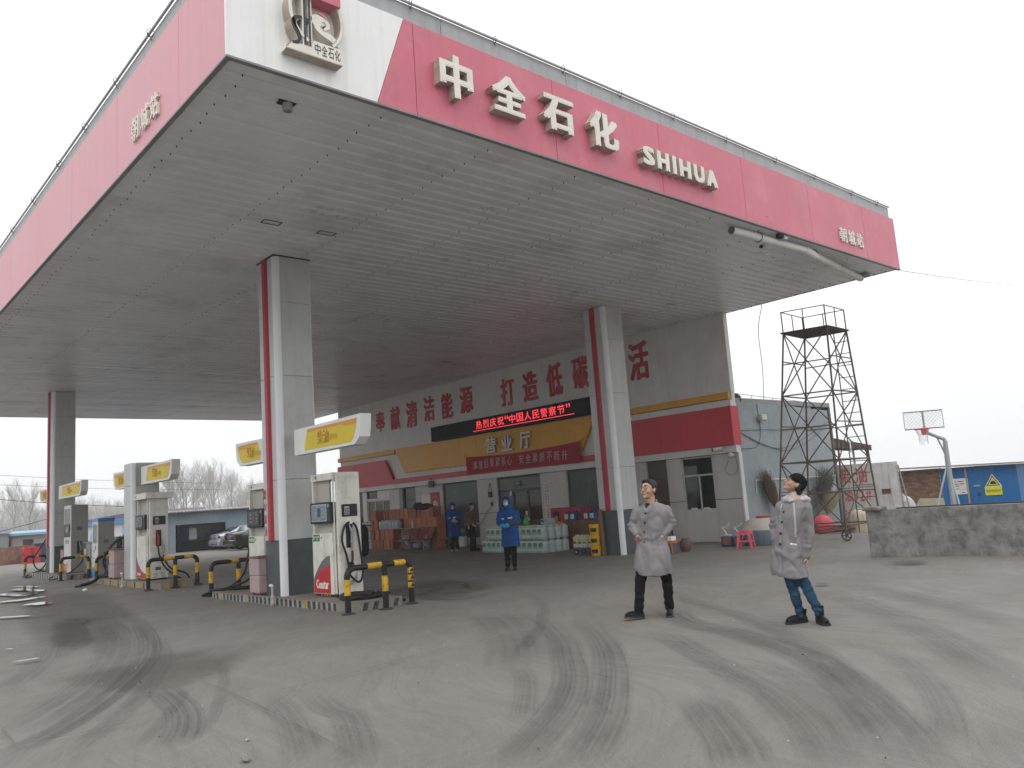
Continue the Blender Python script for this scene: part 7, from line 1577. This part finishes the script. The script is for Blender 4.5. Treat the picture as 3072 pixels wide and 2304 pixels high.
def legs_body(mb, hipL, kneeL, ankL, hipR, kneeR, ankR, k=1.):
    for h, kn, an in ((hipL, kneeL, ankL), (hipR, kneeR, ankR)): mb.cap(h, .085*k, kn, .055*k); mb.cap(kn, .052*k, an, .036*k)
def trousers(par, segs, m, waist=None, k=1., amp=.008, hem=.0, seed=0):
    t = MB()
    for h, kn, an in segs:
        h, kn, an = Vector(h), Vector(kn), Vector(an); t.cap(h, .105*k, kn, .078*k); t.cap(kn, .077*k, an, .062*k)
    if waist: t.rings([ering((waist[0], waist[1], waist[2]-.16), .15*k, .10*k), ering((waist[0], waist[1], waist[2]), .15*k, .105*k), ering((waist[0], waist[1], waist[2]+.1), .145*k, .10*k)])
    me = remesh(t, .014, 5)
    ank = [Vector(a) for _, _, a in segs]
    def fn(p):
        low = max(0, 1-min((p-a).length for a in ank)/.28)
        return amp*noise.noise(Vector((p.x*9, p.y*9, p.z*11+seed))) + amp*(.7+low)*math.sin(p.z*55+noise.noise(p*6)*6)*.45
    wrinkle(me, fn); return finish(me, 'trousers', m, par)
def shoe(par, ank, toe, m, sole=None, h=.09, boot=.0, lift=0.):
    ank, toe = Vector(ank), Vector(toe); d = Vector((toe.x-ank.x, toe.y-ank.y, 0)).normalized(); sd_ = Vector((-d.y, d.x, 0)); L = .19; up = (Vector((0, 0, 1))*math.cos(lift)-d*math.sin(lift)); fd = d*math.cos(lift)+Vector((0, 0, 1))*math.sin(lift)
    heel = Vector((ank.x, ank.y, ank.z))-d*.065
    def R(f, w, hh): 
        c = heel+fd*f; return [c+sd_*(w*math.cos(a))+up*(max(0, math.sin(a))*hh) for a in [2*math.pi*k/14 for k in range(14)]]
    s = MB(); s.rings([R(0, .03, .05), R(.015, .04, h), R(.08, .043, h+.015), R(.125, .044, h*.85), R(.18, .047, .068), R(.235, .041, .056), R(.262, .024, .034)])
    if boot: s.tube([heel+fd*.06+up*.06, heel+fd*.05+up*(.06+boot)], [.052, .06], 14)
    o = s.build('shoe' if not boot else 'boot', m, par, smooth=50)
    so = MB(); q = [heel+fd*f+sd_*w for f, w in ((-.004, .03), (.05, .043), (.13, .046), (.2, .053), (.26, .042), (.28, .015), (.28, -.015), (.26, -.042), (.2, -.053), (.13, -.046), (.05, -.043), (-.004, -.03))]; n = len(q)
    so.add([p-up*.002 for p in q]+[p-up*.022 for p in q], [tuple(range(n)), tuple(range(2*n-1, n-1, -1))]+[(i, n+i, n+(i+1) % n, (i+1) % n) for i in range(n)]); so.build('sole', sole or M('sole_dark', (.02, .02, .02), .7), o)
def cloth(par, name, mb, m, vox=.011, amp=.009, seed=0, folds=(), sm=5, crease=.016, extra=None):
    me = remesh(mb, vox, sm)
    folds = [(Vector(a), r, f) for a, r, f in folds]
    def fn(p):
        q = Vector((p.x*4.2+seed, p.y*4.2, p.z*2.0)); d = amp*noise.noise(q) + amp*.6*noise.noise(Vector((p.x*9, p.y*9, p.z*5+seed)))
        r = 1-abs(noise.noise(Vector((p.x*7+seed*3, p.y*7, p.z*3.2)))); d -= crease*max(0, r-.72)/.28
        for a, rad, fr in folds:
            w = max(0, 1-(p-a).length/rad); d += w*.014*math.sin((p.z-a.z)*fr+noise.noise(p*8)*4)
        return d + (extra(p) if extra else 0)
    wrinkle(me, fn); o = finish(me, name, m, par); return o, bvh_of(me)
def button(par, bv, x, z, m, r=.0125, nm='button', d=(0, 1, 0)):
    p = hit(bv, x, z, d)
    if p is None: return
    MB().lathe([(r, -.006), (r, .001)], (p.x, p.y, p.z), 10, 'y').build(nm, m, par)
def drape(par, name, bv, poly_pts, w, m, lift=.006, n=14, d=(0, 1, 0)):
    """a narrow cloth strip laid over the garment along pts (x, z)"""
    P = spline([(x, 0, z) for x, z in poly_pts], 5); rows = []
    for i, p in enumerate(P):
        t = (P[min(i+1, len(P)-1)]-P[max(i-1, 0)]).normalized(); s = Vector((-t.z, 0, t.x)); ww = w(i/(len(P)-1)) if callable(w) else w; row = []
        for k in (-1, -.3, .3, 1):
            q = hit(bv, p.x+s.x*ww*k, p.z+s.z*ww*k, d)
            if q is None: row = None; break
            row.append(q-Vector(d)*(lift if abs(k) < 1 else lift*.35))
        if row: rows.append(row)
    if len(rows) < 2: return
    m_ = MB(); m_.v = [q for r in rows for q in r]
    for i in range(len(rows)-1):
        for k in range(3): m_.f += [(i*4+k, i*4+k+1, i*4+k+5, i*4+k+4)]
    m_.mi = [0]*len(m_.f); return m_.build(name, m, par, smooth=60)
def person(label, x, y):
    az = math.atan2(-y, -x); return thing('person', label, 'person', (x, y, 0), az+math.pi/2, world=False)     # local -y looks at the camera side
coatm = M('coat_grey', (.198, .186, .193), .8, .06, 6, bump=.12, bscale=220, spec=.1); btn = M('button_black', (.012, .012, .014), .3)
blackcl = M('trouser_black', (.009, .009, .010), .9, .2, 20, spec=.04)
# --- man in the grey coat
pm_ = person('bespectacled man in long grey coat, hands in pockets, looking up', 8.47, 7.08)
F = head_frame((.152, -.03, 1.63), R_(38), R_(13), R_(-4))
b = MB(); add_head(b, F, 1.13); b.cap((.165, .0, 1.45), .072, (.16, -.005, 1.56), .068)
b.rings([ering((.125, 0, .88), .15, .095), ering((.14, 0, 1.05), .14, .09), ering((.165, 0, 1.25), .17, .105), ering((.18, 0, 1.40), .175, .085), ering((.18, 0, 1.455), .10, .06)])
HL, KL, AL = (.04, 0, .88), (-.06, -.10, .47), (-.11, -.19, .09); HR, KR, AR = (.21, .02, .88), (.285, .0, .48), (.285, .0, .09)
legs_body(b, HL, KL, AL, HR, KR, AR)
SL, EL, WL_ = Vector((.0, .0, 1.365)), Vector((-.11, .03, 1.18)), Vector((-.045, -.125, 1.045)); SR, ER, WR = Vector((.355, .0, 1.355)), Vector((.435, .03, 1.16)), Vector((.27, -.12, 1.015))
for s_, e_, w_ in ((SL, EL, WL_), (SR, ER, WR)): b.cap(s_, .045, e_, .033); b.cap(e_, .033, w_, .029)
hand(b, WL_, (.35, .55, -.7), (.3, .9, 0), 1.0, .25, 1); hand(b, WR, (-.4, .55, -.6), (-.3, .9, 0), 1.0, .25, -1)
finish(remesh(b, .0072, 3), 'body', skin, pm_)
face_parts(F, pm_, 1.13, M('glasses_metal', (.25, .2, .18), .3, metal=.6))
h = MB(); h.ell(F @ Vector((0, .03, .066)), (.098, .113, .094), F.to_3x3()); h.ell(F @ Vector((0, .085, .01)), (.08, .053, .085), F.to_3x3()); h.ell(F @ Vector((0, -.04, .112)), (.07, .055, .026), F.to_3x3())
for sg in (-1, 1): h.ell(F @ Vector((sg*.083, .005, .045)), (.016, .03, .042), F.to_3x3())
me = remesh(h, .008, 3); wrinkle(me, lambda p: .004*noise.noise(p*60)); finish(me, 'hair', hairm, pm_)
tm_ = F.to_3x3(); mm = MB(); mm.ell(F @ Vector((0, -.108, -.064)), (.015, .004, .0035), tm_, 10, 6); mm.build('teeth', M('eye_white', (.6,.58,.55)), pm_)
yw = R_(-12)
c = MB()
c.rings([ering((.12, -.04, .53), .252, .195, yw, pw=2.7), ering((.12, -.04, .62), .25, .195, yw, pw=2.7), ering((.125, -.03, .80), .235, .18, yw, pw=2.6), ering((.14, -.01, .98), .205, .145, yw), ering((.155, -.01, 1.12), .20, .14, yw), ering((.17, 0, 1.27), .215, .145, yw), ering((.182, 0, 1.36), .225, .125, yw), ering((.18, .0, 1.415), .18, .10, yw), ering((.172, .0, 1.455), .115, .08, yw), ering((.17, .0, 1.48), .08, .07, yw)])
for s_, e_, w_ in ((SL, EL, WL_+Vector((-.008, .02, .03))), (SR, ER, WR+Vector((.02, .03, .03)))):
    c.cap(s_+Vector((0, 0, -.01)), .080, s_.lerp(e_, .5), .074); c.cap(s_.lerp(e_, .5), .074, e_, .067); c.cap(e_, .068, w_, .054)
co, bv = cloth(pm_, 'coat', c, coatm, .0105, .02, 2, [(EL, .17, 75), (ER, .15, 60), ((.14, -.1, .98), .2, 40)])
for x, z in ((.084, 1.335), (.066, 1.214), (.052, 1.093), (.038, .962)): button(pm_, bv, x, z, btn, .014)
drape(pm_, 'placket', bv, [(.098, 1.36), (.075, 1.2), (.05, 1.0), (.035, .75), (.03, .54)], .004, M('coat_seam', (.15, .14, .145), .8), .002)
drape(pm_, 'placket_edge', bv, [(.125, 1.34), (.105, 1.2), (.08, 1.0), (.065, .75), (.06, .54)], .003, M('coat_seam', (.15, .14, .145)), .002)
drape(pm_, 'shirt_front', bv, [(.10, 1.375), (.115, 1.42), (.128, 1.475)], lambda f: .006+.03*f, M('shirt_black', (.012, .012, .013), .7), .012)
drape(pm_, 'lapel', bv, [(.088, 1.345), (.07, 1.41), (.085, 1.475)], lambda f: .006+.030*math.sin(math.pi*min(1, f+.25)), coatm, .024)
drape(pm_, 'lapel', bv, [(.104, 1.35), (.165, 1.41), (.2, 1.475)], lambda f: .006+.036*math.sin(math.pi*min(1, f+.25)), coatm, .024)
cl_ = MB(); 
for k, (rr_, zz_) in enumerate(((.096, 1.452), (.088, 1.485), (.084, 1.508), (.074, 1.506), (.078, 1.46))): cl_.v += [(.172+rr_*math.sin(a), .008-rr_*.92*math.cos(a)*(1), zz_+.014*math.cos(a)*0) for a in [R_(48+264*j/18) for j in range(19)]]
for k in range(4):
    for j in range(18): cl_.f.append((k*19+j, k*19+j+1, (k+1)*19+j+1, (k+1)*19+j))
cl_.mi = [0]*len(cl_.f); cl_.build('collar', coatm, pm_, smooth=60)
drape(pm_, 'pocket_edge', bv, [(-.065, .99), (-.03, 1.0), (.02, 1.005)], .007, M('coat_seam', (.15,.14,.145)), .006); drape(pm_, 'pocket_edge', bv, [(.215, .965), (.26, .97), (.32, .985)], .007, M('coat_seam', (.15,.14,.145)), .006)
pk = drape(pm_, 'pocket', bv, [(.21, .95), (.215, .86), (.25, .80), (.33, .80)], .003, M('coat_seam', (.15,.14,.145)), .002); drape(pm_, 'pocket', bv, [(-.07, .97), (-.07, .85), (-.02, .82), (.01, .84)], .003, M('coat_seam', (.15,.14,.145)), .002)
trousers(pm_, [(Vector((.04, .0, .84)), KL, Vector(AL)+Vector((0, 0, .02))), (Vector((.21, .02, .86)), KR, Vector(AR)+Vector((0, 0, .02)))], blackcl, k=.95, seed=1)
shm_ = M('shoe_black', (.011, .011, .012), .6, .2, 20, spec=.1)
shoe(pm_, (-.115, -.19, .026), (-.30, -.30, .02), shm_, M('sole_grey', (.05, .05, .055), .7), .085, lift=.12); shoe(pm_, (.285, .0, .024), (.265, -.25, .02), shm_, M('sole_grey', (.05,.05,.055)), .085)
# --- woman in the hooded grey coat
pw2 = person('woman in hooded grey coat, black cap and jeans gazing up', 8.79, 5.04)
F = head_frame((.06, -.03, 1.575), R_(72), R_(38), R_(0))
b = MB(); add_head(b, F, 1.0, True); b.cap((.06, .0, 1.38), .055, (.065, -.01, 1.5), .05)
b.rings([ering((-.1, 0, .86), .145, .1), ering((-.06, 0, 1.05), .12, .09), ering((-.0, 0, 1.24), .12, .09), ering((.04, 0, 1.31), .11, .07), ering((.05, 0, 1.36), .06, .05)])
HL, KL, AL = (-.15, -.01, .86), (-.105, -.05, .47), (-.04, -.0, .1); HR, KR, AR = (-.05, .02, .86), (.04, -.06, .46), (.155, -.10, .11)
legs_body(b, HL, KL, AL, HR, KR, AR, .92)
SL, EL, WL_ = Vector((-.11, .02, 1.31)), Vector((-.215, .1, 1.10)), Vector((-.225, .0, .95)); SR, ER, WR = Vector((.165, .0, 1.29)), Vector((.165, .0, 1.0)), Vector((.10, -.03, .745))
for s_, e_, w_ in ((SL, EL, WL_), (SR, ER, WR)): b.cap(s_, .04, e_, .031); b.cap(e_, .031, w_, .027)
hand(b, WR, (-.05, -.1, -1), (-.9, .2, 0), .92, .45, 1); hand(b, WL_, (.2, .2, -.8), (.9, .2, 0), .92, .3, -1)
finish(remesh(b, .0072, 3), 'body', skin2, pw2)
face_parts(F, pw2, 1.0, M('glasses_brown', (.2, .09, .04), .3))
capm = M('cap_black', (.008, .009, .012), .9, .15, 30, bump=.2, bscale=150, spec=.05)
h = MB(); h.ell(F @ Vector((0, .018, .06)), (.092, .108, .088), F.to_3x3()); h.ell(F @ Vector((0, .055, .02)), (.088, .075, .09), F.to_3x3()); h.rings([[F @ Vector((.093*math.cos(a), .018+.112*math.sin(a)*1.0, z)) for a in [2*math.pi*k/20 for k in range(20)]] for z in (.03, .05, .075)])
fcut = F.inverted()
finish(remesh(h, .008, 3), 'cap', capm, pw2)
h = MB(); h.ell(F @ Vector((0, .085, -.04)), (.07, .045, .08), F.to_3x3()); h.ell(F @ Vector((0, .10, -.10)), (.045, .035, .06), F.to_3x3())
for sg in (-1, 1): h.ell(F @ Vector((sg*.078, .04, .0)), (.012, .03, .06), F.to_3x3())
finish(remesh(h, .009, 3), 'hair', hairm, pw2)
yw = R_(-40)
c = MB()
c.rings([ering((-.10, -.0, .53), .215, .185, yw, tilt=(-.10, 0)), ering((-.105, 0, .64), .215, .18, yw, tilt=(-.08, 0)), ering((-.10, 0, .80), .20, .165, yw), ering((-.075, 0, .97), .185, .15, yw), ering((-.045, 0, 1.10), .175, .145, yw), ering((-.005, 0, 1.22), .18, .14, yw), ering((.03, 0, 1.31), .175, .12, yw), ering((.045, 0, 1.37), .13, .09, yw), ering((.05, 0, 1.41), .08, .07, yw)])
for s_, e_, w_ in ((SL, EL, WL_), (SR, ER, WR)):
    c.cap(s_, .078, s_.lerp(e_, .5), .074); c.cap(s_.lerp(e_, .5), .074, e_, .07); c.cap(e_, .07, w_, .058)
co, bv = cloth(pw2, 'coat', c, coatm, .0105, .02, 9, [(EL, .18, 75), (WR+Vector((0, 0, .08)), .12, 60), ((-.1, -.1, .75), .3, 25)])
for x, z in ((-.090, 1.265), (-.124, 1.15), (-.152, 1.025), (-.172, .904)): button(pw2, bv, x, z, btn, .014)
drape(pw2, 'placket', bv, [(-.075, 1.3), (-.10, 1.15), (-.135, 1.0), (-.165, .8), (-.18, .58)], .004, M('coat_seam', (.15,.14,.145)), .002)
drape(pw2, 'front_flap', bv, [(-.085, 1.265), (-.03, 1.31), (.02, 1.34)], .004, M('coat_seam', (.15,.14,.145)), .004)
drape(pw2, 'pocket_flap', bv, [(-.06, .905), (-.03, .90), (.01, .89)], .009, white_paint, .006); drape(pw2, 'pocket', bv, [(-.09, .88), (-.085, .78), (-.03, .745), (.06, .75)], .003, M('coat_seam', (.15,.14,.145)), .002)
drape(pw2, 'elbow_seam', bv, [(.10, .955), (.16, .95), (.215, .953)], .003, M('coat_seam', (.15,.14,.145)), .003)
drape(pw2, 'drawstring', bv, [(.03, 1.37), (.025, 1.25), (.018, 1.1), (.008, 1.0)], .011, M('strap_grey', (.36, .34, .34), .7), .010); button(pw2, bv, .008, .99, M('strap_grey', (.36,.34,.34)), .014, 'strap_ring')
drape(pw2, 'drawstring', bv, [(-.10, 1.36), (-.125, 1.28)], .008, M('strap_grey', (.36,.34,.34)), .010)
nk = MB(); nk.rings([ering((.05, -.005, 1.37), .088, .08), ering((.055, -.008, 1.42), .078, .072), ering((.06, -.012, 1.47), .066, .064), ering((.062, -.014, 1.49), .056, .056)])
finish(remesh(nk, .009, 3), 'turtleneck', M('turtleneck_pink', (.50, .39, .36), .85, .08, 30), pw2)
hd = MB()
for k in range(22):
    a = R_(-50+280*k/21) ; a2 = R_(-50+280*(k+1)/21); q = lambda a, f: Vector((.055+.115*math.cos(a), .012+.10*math.sin(a), 1.405-.015*math.sin(a)*0-.03*abs(math.cos(a))*0+.0))
    rr_ = .032+.028*max(0, math.sin(a)); hd.cap(q(a, 0), rr_, q(a2, 0), .032+.028*max(0, math.sin(a2)), 8)
hd.ell((.12, .075, 1.385), (.105, .085, .06)); hd.ell((.02, .11, 1.36), (.12, .06, .07))
me = remesh(hd, .01, 4); wrinkle(me, lambda p: .010*noise.noise(p*14)+.005*math.sin(p.z*80+noise.noise(p*9)*5)); finish(me, 'hood', M('hood_pale', (.44, .40, .40), .8, .06, 8), pw2)
jean = M('jeans_blue', (.020, .054, .095), .85, .3, 7, dirt=(.045, .11, .165), dirtamt=.6, dirtscale=5, bump=.1, bscale=200, spec=.08)
trousers(pw2, [(Vector((-.15, -.01, .82)), KL, Vector(AL)+Vector((0, 0, -.01))), (Vector((-.05, .02, .82)), KR, Vector(AR)+Vector((0, 0, .02)))], jean, k=.84, amp=.011, seed=5)
bt_ = M('boot_black', (.010, .010, .011), .5, .2, 20, spec=.12)
shoe(pw2, (-.035, -.0, .026), (-.2, -.12, .02), bt_, None, .085, .07); shoe(pw2, (.165, -.09, .026), (.22, -.25, .02), bt_, None, .085, .11)
# --- attendants in blue hooded parkas
park = M('parka_blue', (.009, .058, .21), .75, .08, 8, bump=.1, bscale=150, spec=.1); refl = M('reflective_patch', (.62, .62, .60), .4, .05); maskm = M('mask_pale_blue', (.45, .58, .64), .7, .05); darkslv = M('oversleeve_brown', (.045, .038, .034), .8); glov = M('glove_blue', (.03, .26, .52), .5, .08)
def parka(label, x, y, hem, hands, gm, s=1., phone=False, yawd=20, shoes='dark', over=True, seed=3):
    P_ = person(label, x, y); P_.scale = (s, s, s)
    F = head_frame((.01, -.03, 1.62), R_(yawd*.7), R_(2)); b = MB(); add_head(b, F, 1.0); b.cap((.03, 0, 1.42), .058, (.02, 0, 1.52), .054)
    b.rings([ering((.05, 0, .86), .15, .1), ering((.05, 0, 1.2), .15, .1), ering((.05, 0, 1.38), .16, .09), ering((.04, 0, 1.44), .09, .06)])
    HL, KL, AL = (-.03, 0, .86), (-.05, -.01, .47), (-.055, 0, .09); HR, KR, AR = (.11, 0, .86), (.11, -.01, .47), (.105, 0, .09); legs_body(b, HL, KL, AL, HR, KR, AR)
    SL, EL = Vector((-.13, .0, 1.36)), Vector((-.19, .03, 1.13)); SR, ER = Vector((.23, .0, 1.36)), Vector((.275, .03, 1.14))
    hl_, hr_ = [Vector(q) for q in hands]; dl = (hl_-EL).normalized(); dr = (hr_-ER).normalized()
    for s_, e_, w_ in ((SL, EL, hl_), (SR, ER, hr_)): b.cap(s_, .045, e_, .033); b.cap(e_, .033, w_, .029)
    finish(remesh(b, .0085, 3), 'body', skin, P_)
    g = MB(); hand(g, hl_, (dl.x+.4, -.3, -.15), (.2, .8, .3), 1.0, .55, 1); hand(g, hr_, (dr.x-.3, -.3, -.1), (-.2, .8, .3), 1.0, .55, -1)
    for e_, w_ in ((EL, hl_), (ER, hr_)): g.cap(w_+(e_-w_)*.06, .04, w_, .036)
    finish(remesh(g, .0062, 2), 'gloves' if gm is glov else 'hands', gm, P_)
    face_parts(F, P_, 1.0, None, mouth=False)
    m_ = MB(); m_.ell(F @ Vector((0, -.046, -.045)), (.062, .066, .05), F.to_3x3()); me = remesh(m_, .008, 2); wrinkle(me, lambda p: .003*math.sin(p.z*260)); finish(me, 'face_mask', maskm, P_)
    h = MB(); h.ell(F @ Vector((0, .02, .058)), (.084, .1, .08), F.to_3x3()); h.ell(F @ Vector((0, -.06, .095)), (.06, .035, .022), F.to_3x3()); finish(remesh(h, .009, 2), 'hair', hairm, P_)
    c = MB(); yw = R_(-yawd)
    c.rings([ering((.05, 0, hem), .235, .17, yw), ering((.05, 0, hem+.15), .23, .17, yw), ering((.05, 0, .9), .22, .16, yw), ering((.055, 0, 1.1), .215, .155, yw), ering((.06, 0, 1.26), .215, .15, yw), ering((.055, 0, 1.37), .205, .125, yw), ering((.045, .0, 1.44), .13, .1, yw), ering((.035, 0, 1.5), .10, .10, yw)])
    for s_, e_, w_ in ((SL, EL, hl_), (SR, ER, hr_)): c.cap(s_, .088, e_, .078); c.cap(e_, .078, w_+(e_-w_)*.22, .06)
    co, bv = cloth(P_, 'parka', c, park, .012, .012, seed, [(EL, .18, 60), (ER, .18, 60)])
    hd = MB(); hn = 18
    for k in range(hn):                 # the hood: a thick open ring round the face and a shell behind
        a, a2 = 2*math.pi*k/hn, 2*math.pi*(k+1)/hn; q = lambda a: F @ Vector((.092*math.sin(a), -.045-.018*math.cos(a), .012+.118*math.cos(a))); hd.cap(q(a), .024, q(a2), .024, 8)
    for th in range(6):
        t_ = R_(15+15*th)
        for k in range(hn):
            a, a2 = 2*math.pi*k/hn, 2*math.pi*(k+1)/hn; sc_ = math.cos(t_-R_(15)); q = lambda a: F @ Vector((.105*math.sin(a)*sc_, -.03+.16*math.sin(t_-R_(5)), .015+.132*math.cos(a)*sc_)); hd.cap(q(a), .022, q(a2), .022, 7)
    hd.cap(F @ Vector((-.05, .02, -.13)), .07, F @ Vector((.07, .02, -.13)), .07); hd.ell(F @ Vector((0, .125, -.02)), (.07, .02, .09), F.to_3x3()); hd.ell((.035, -.045, 1.475), (.095, .07, .045))
    me = remesh(hd, .0105, 4); wrinkle(me, lambda p: .005*noise.noise(p*16)); finish(me, 'hood', park, P_)
    for x_, z_, w_ in ((-.10, 1.222, .028), (.075, 1.235, .055)): drape(P_, 'reflective_patch', bv, [(x_-w_, z_), (x_, z_), (x_+w_, z_+.004)], .017, refl, .006)
    drape(P_, 'zip_flap', bv, [(-.03, 1.42), (-.03, 1.2), (-.03, .9), (-.03, hem+.02)], .006, M('parka_dark', (.008, .04, .15), .7), .004)
    for x_ in (-.1, .16): drape(P_, 'pocket_flap', bv, [(x_-.06, .86), (x_, .855), (x_+.07, .86)], .012, M('parka_dark', (.008,.04,.15)), .008)
    if over:
        sl_ = MB(); sl_.cap(ER+(hr_-ER)*.25, .082, hr_+(ER-hr_)*.28, .068); me = remesh(sl_, .011, 3); wrinkle(me, lambda p: .006*math.sin(p.x*90)); finish(me, 'oversleeve', darkslv, P_)
    if phone: MB().bbox(hr_.x-.09, hr_.x-.02, hr_.y-.1, hr_.y-.07, hr_.z-.02, hr_.z+.09, .006).build('phone', M('phone_pale', (.35, .36, .38), .3), P_)
    trousers(P_, [(Vector(HL)-Vector((0, 0, .1)), KL, Vector(AL)+Vector((0, 0, .03))), (Vector(HR)-Vector((0, 0, .1)), KR, Vector(AR)+Vector((0, 0, .03)))], blackcl, seed=seed)
    m1 = M('shoe_dark_brown', (.03, .027, .026), .7) if shoes == 'dark' else M('trainer_pale', (.35, .33, .3), .6)
    shoe(P_, (-.06, .0, .026), (-.09, -.25, .02), m1, None, .085); shoe(P_, (.105, .0, .026), (.12, -.25, .02), m1, None, .085)
    return P_
parka('masked attendant in blue hooded parka and blue gloves before the jug wall', 12.96, 14.93, .56, ((-.10, -.27, 1.07), (-.02, -.27, 1.075)), glov)
parka('masked attendant in blue parka with pale shoes by the big hall window', 17.78, 23.45, .55, ((.02, -.26, 1.1), (.10, -.26, 1.12)), skin, .985, True, -18, 'pale', False, 6)
# --- person in the brown jacket, turning away
pb2 = person('person in brown jacket and black trousers turning beside the hall window', 18.05, 22.75)
F = head_frame((.06, -.02, 1.55), R_(-38), R_(-3)); b = MB(); add_head(b, F, 1.0); b.cap((.03, .01, 1.36), .056, (.05, .0, 1.46), .052)
b.rings([ering((-.02, 0, .85), .12, .14), ering((-.03, 0, 1.1), .12, .14), ering((-.0, 0, 1.3), .12, .15), ering((.02, 0, 1.38), .08, .09)])
HL, KL, AL = (-.03, -.07, .84), (.02, -.08, .46), (-.02, -.06, .09); HR, KR, AR = (.0, .07, .84), (.09, .06, .47), (.07, .05, .09); legs_body(b, HL, KL, AL, HR, KR, AR)
SL, EL, WL_ = Vector((-.03, -.14, 1.3)), Vector((-.07, -.18, 1.08)), Vector((.06, -.2, .96)); SR, ER, WR = Vector((.03, .15, 1.3)), Vector((.1, .18, 1.08)), Vector((.2, .1, .98))
for s_, e_, w_ in ((SL, EL, WL_), (SR, ER, WR)): b.cap(s_, .045, e_, .033); b.cap(e_, .033, w_, .029)
hand(b, WL_, (.6, -.05, -.6), (0, 1, 0), 1., .5, 1); hand(b, WR, (.6, -.2, -.4), (0, -1, 0), 1., .5, -1)
finish(remesh(b, .0085, 3), 'body', skin, pb2); face_parts(F, pb2, 1.0)
h = MB(); h.ell(F @ Vector((0, .024, .056)), (.086, .1, .085), F.to_3x3()); h.ell(F @ Vector((0, .07, .0)), (.07, .05, .08), F.to_3x3()); h.ell(F @ Vector((0, -.055, .1)), (.06, .045, .024), F.to_3x3()); finish(remesh(h, .008, 3), 'hair', hairm, pb2)
c = MB(); c.rings([ering((-.06, 0, .90), .17, .18), ering((-.07, 0, .95), .185, .19), ering((-.06, 0, 1.1), .175, .185), ering((-.03, 0, 1.24), .16, .19), ering((.0, 0, 1.34), .14, .16), ering((.03, .0, 1.40), .08, .09), ering((.04, 0, 1.43), .07, .07)])
for s_, e_, w_ in ((SL, EL, WL_), (SR, ER, WR)): c.cap(s_, .082, e_, .075); c.cap(e_, .075, w_+(e_-w_)*.15, .055)
cloth(pb2, 'jacket', c, M('jacket_brown', (.13, .075, .055), .75, .1, 8, spec=.1), .012, .012, 4, [(EL, .18, 60)])
trousers(pb2, [(Vector(HL)+Vector((0, 0, .05)), KL, Vector(AL)+Vector((0, 0, .03))), (Vector(HR)+Vector((0, 0, .05)), KR, Vector(AR)+Vector((0, 0, .03)))], blackcl, (-.02, 0, .86), seed=8)
MB().bbox(-.1, -.06, -.215, -.2, .78, .9, .005).build('key_tag', M('tag_pale', (.4, .4, .35), .5), pb2)
shoe(pb2, (-.02, -.06, .026), (.2, -.1, .02), M('shoe_black', (.015,.016,.018))); shoe(pb2, (.07, .05, .026), (.3, .0, .02), M('shoe_black', (.015,.016,.018)))
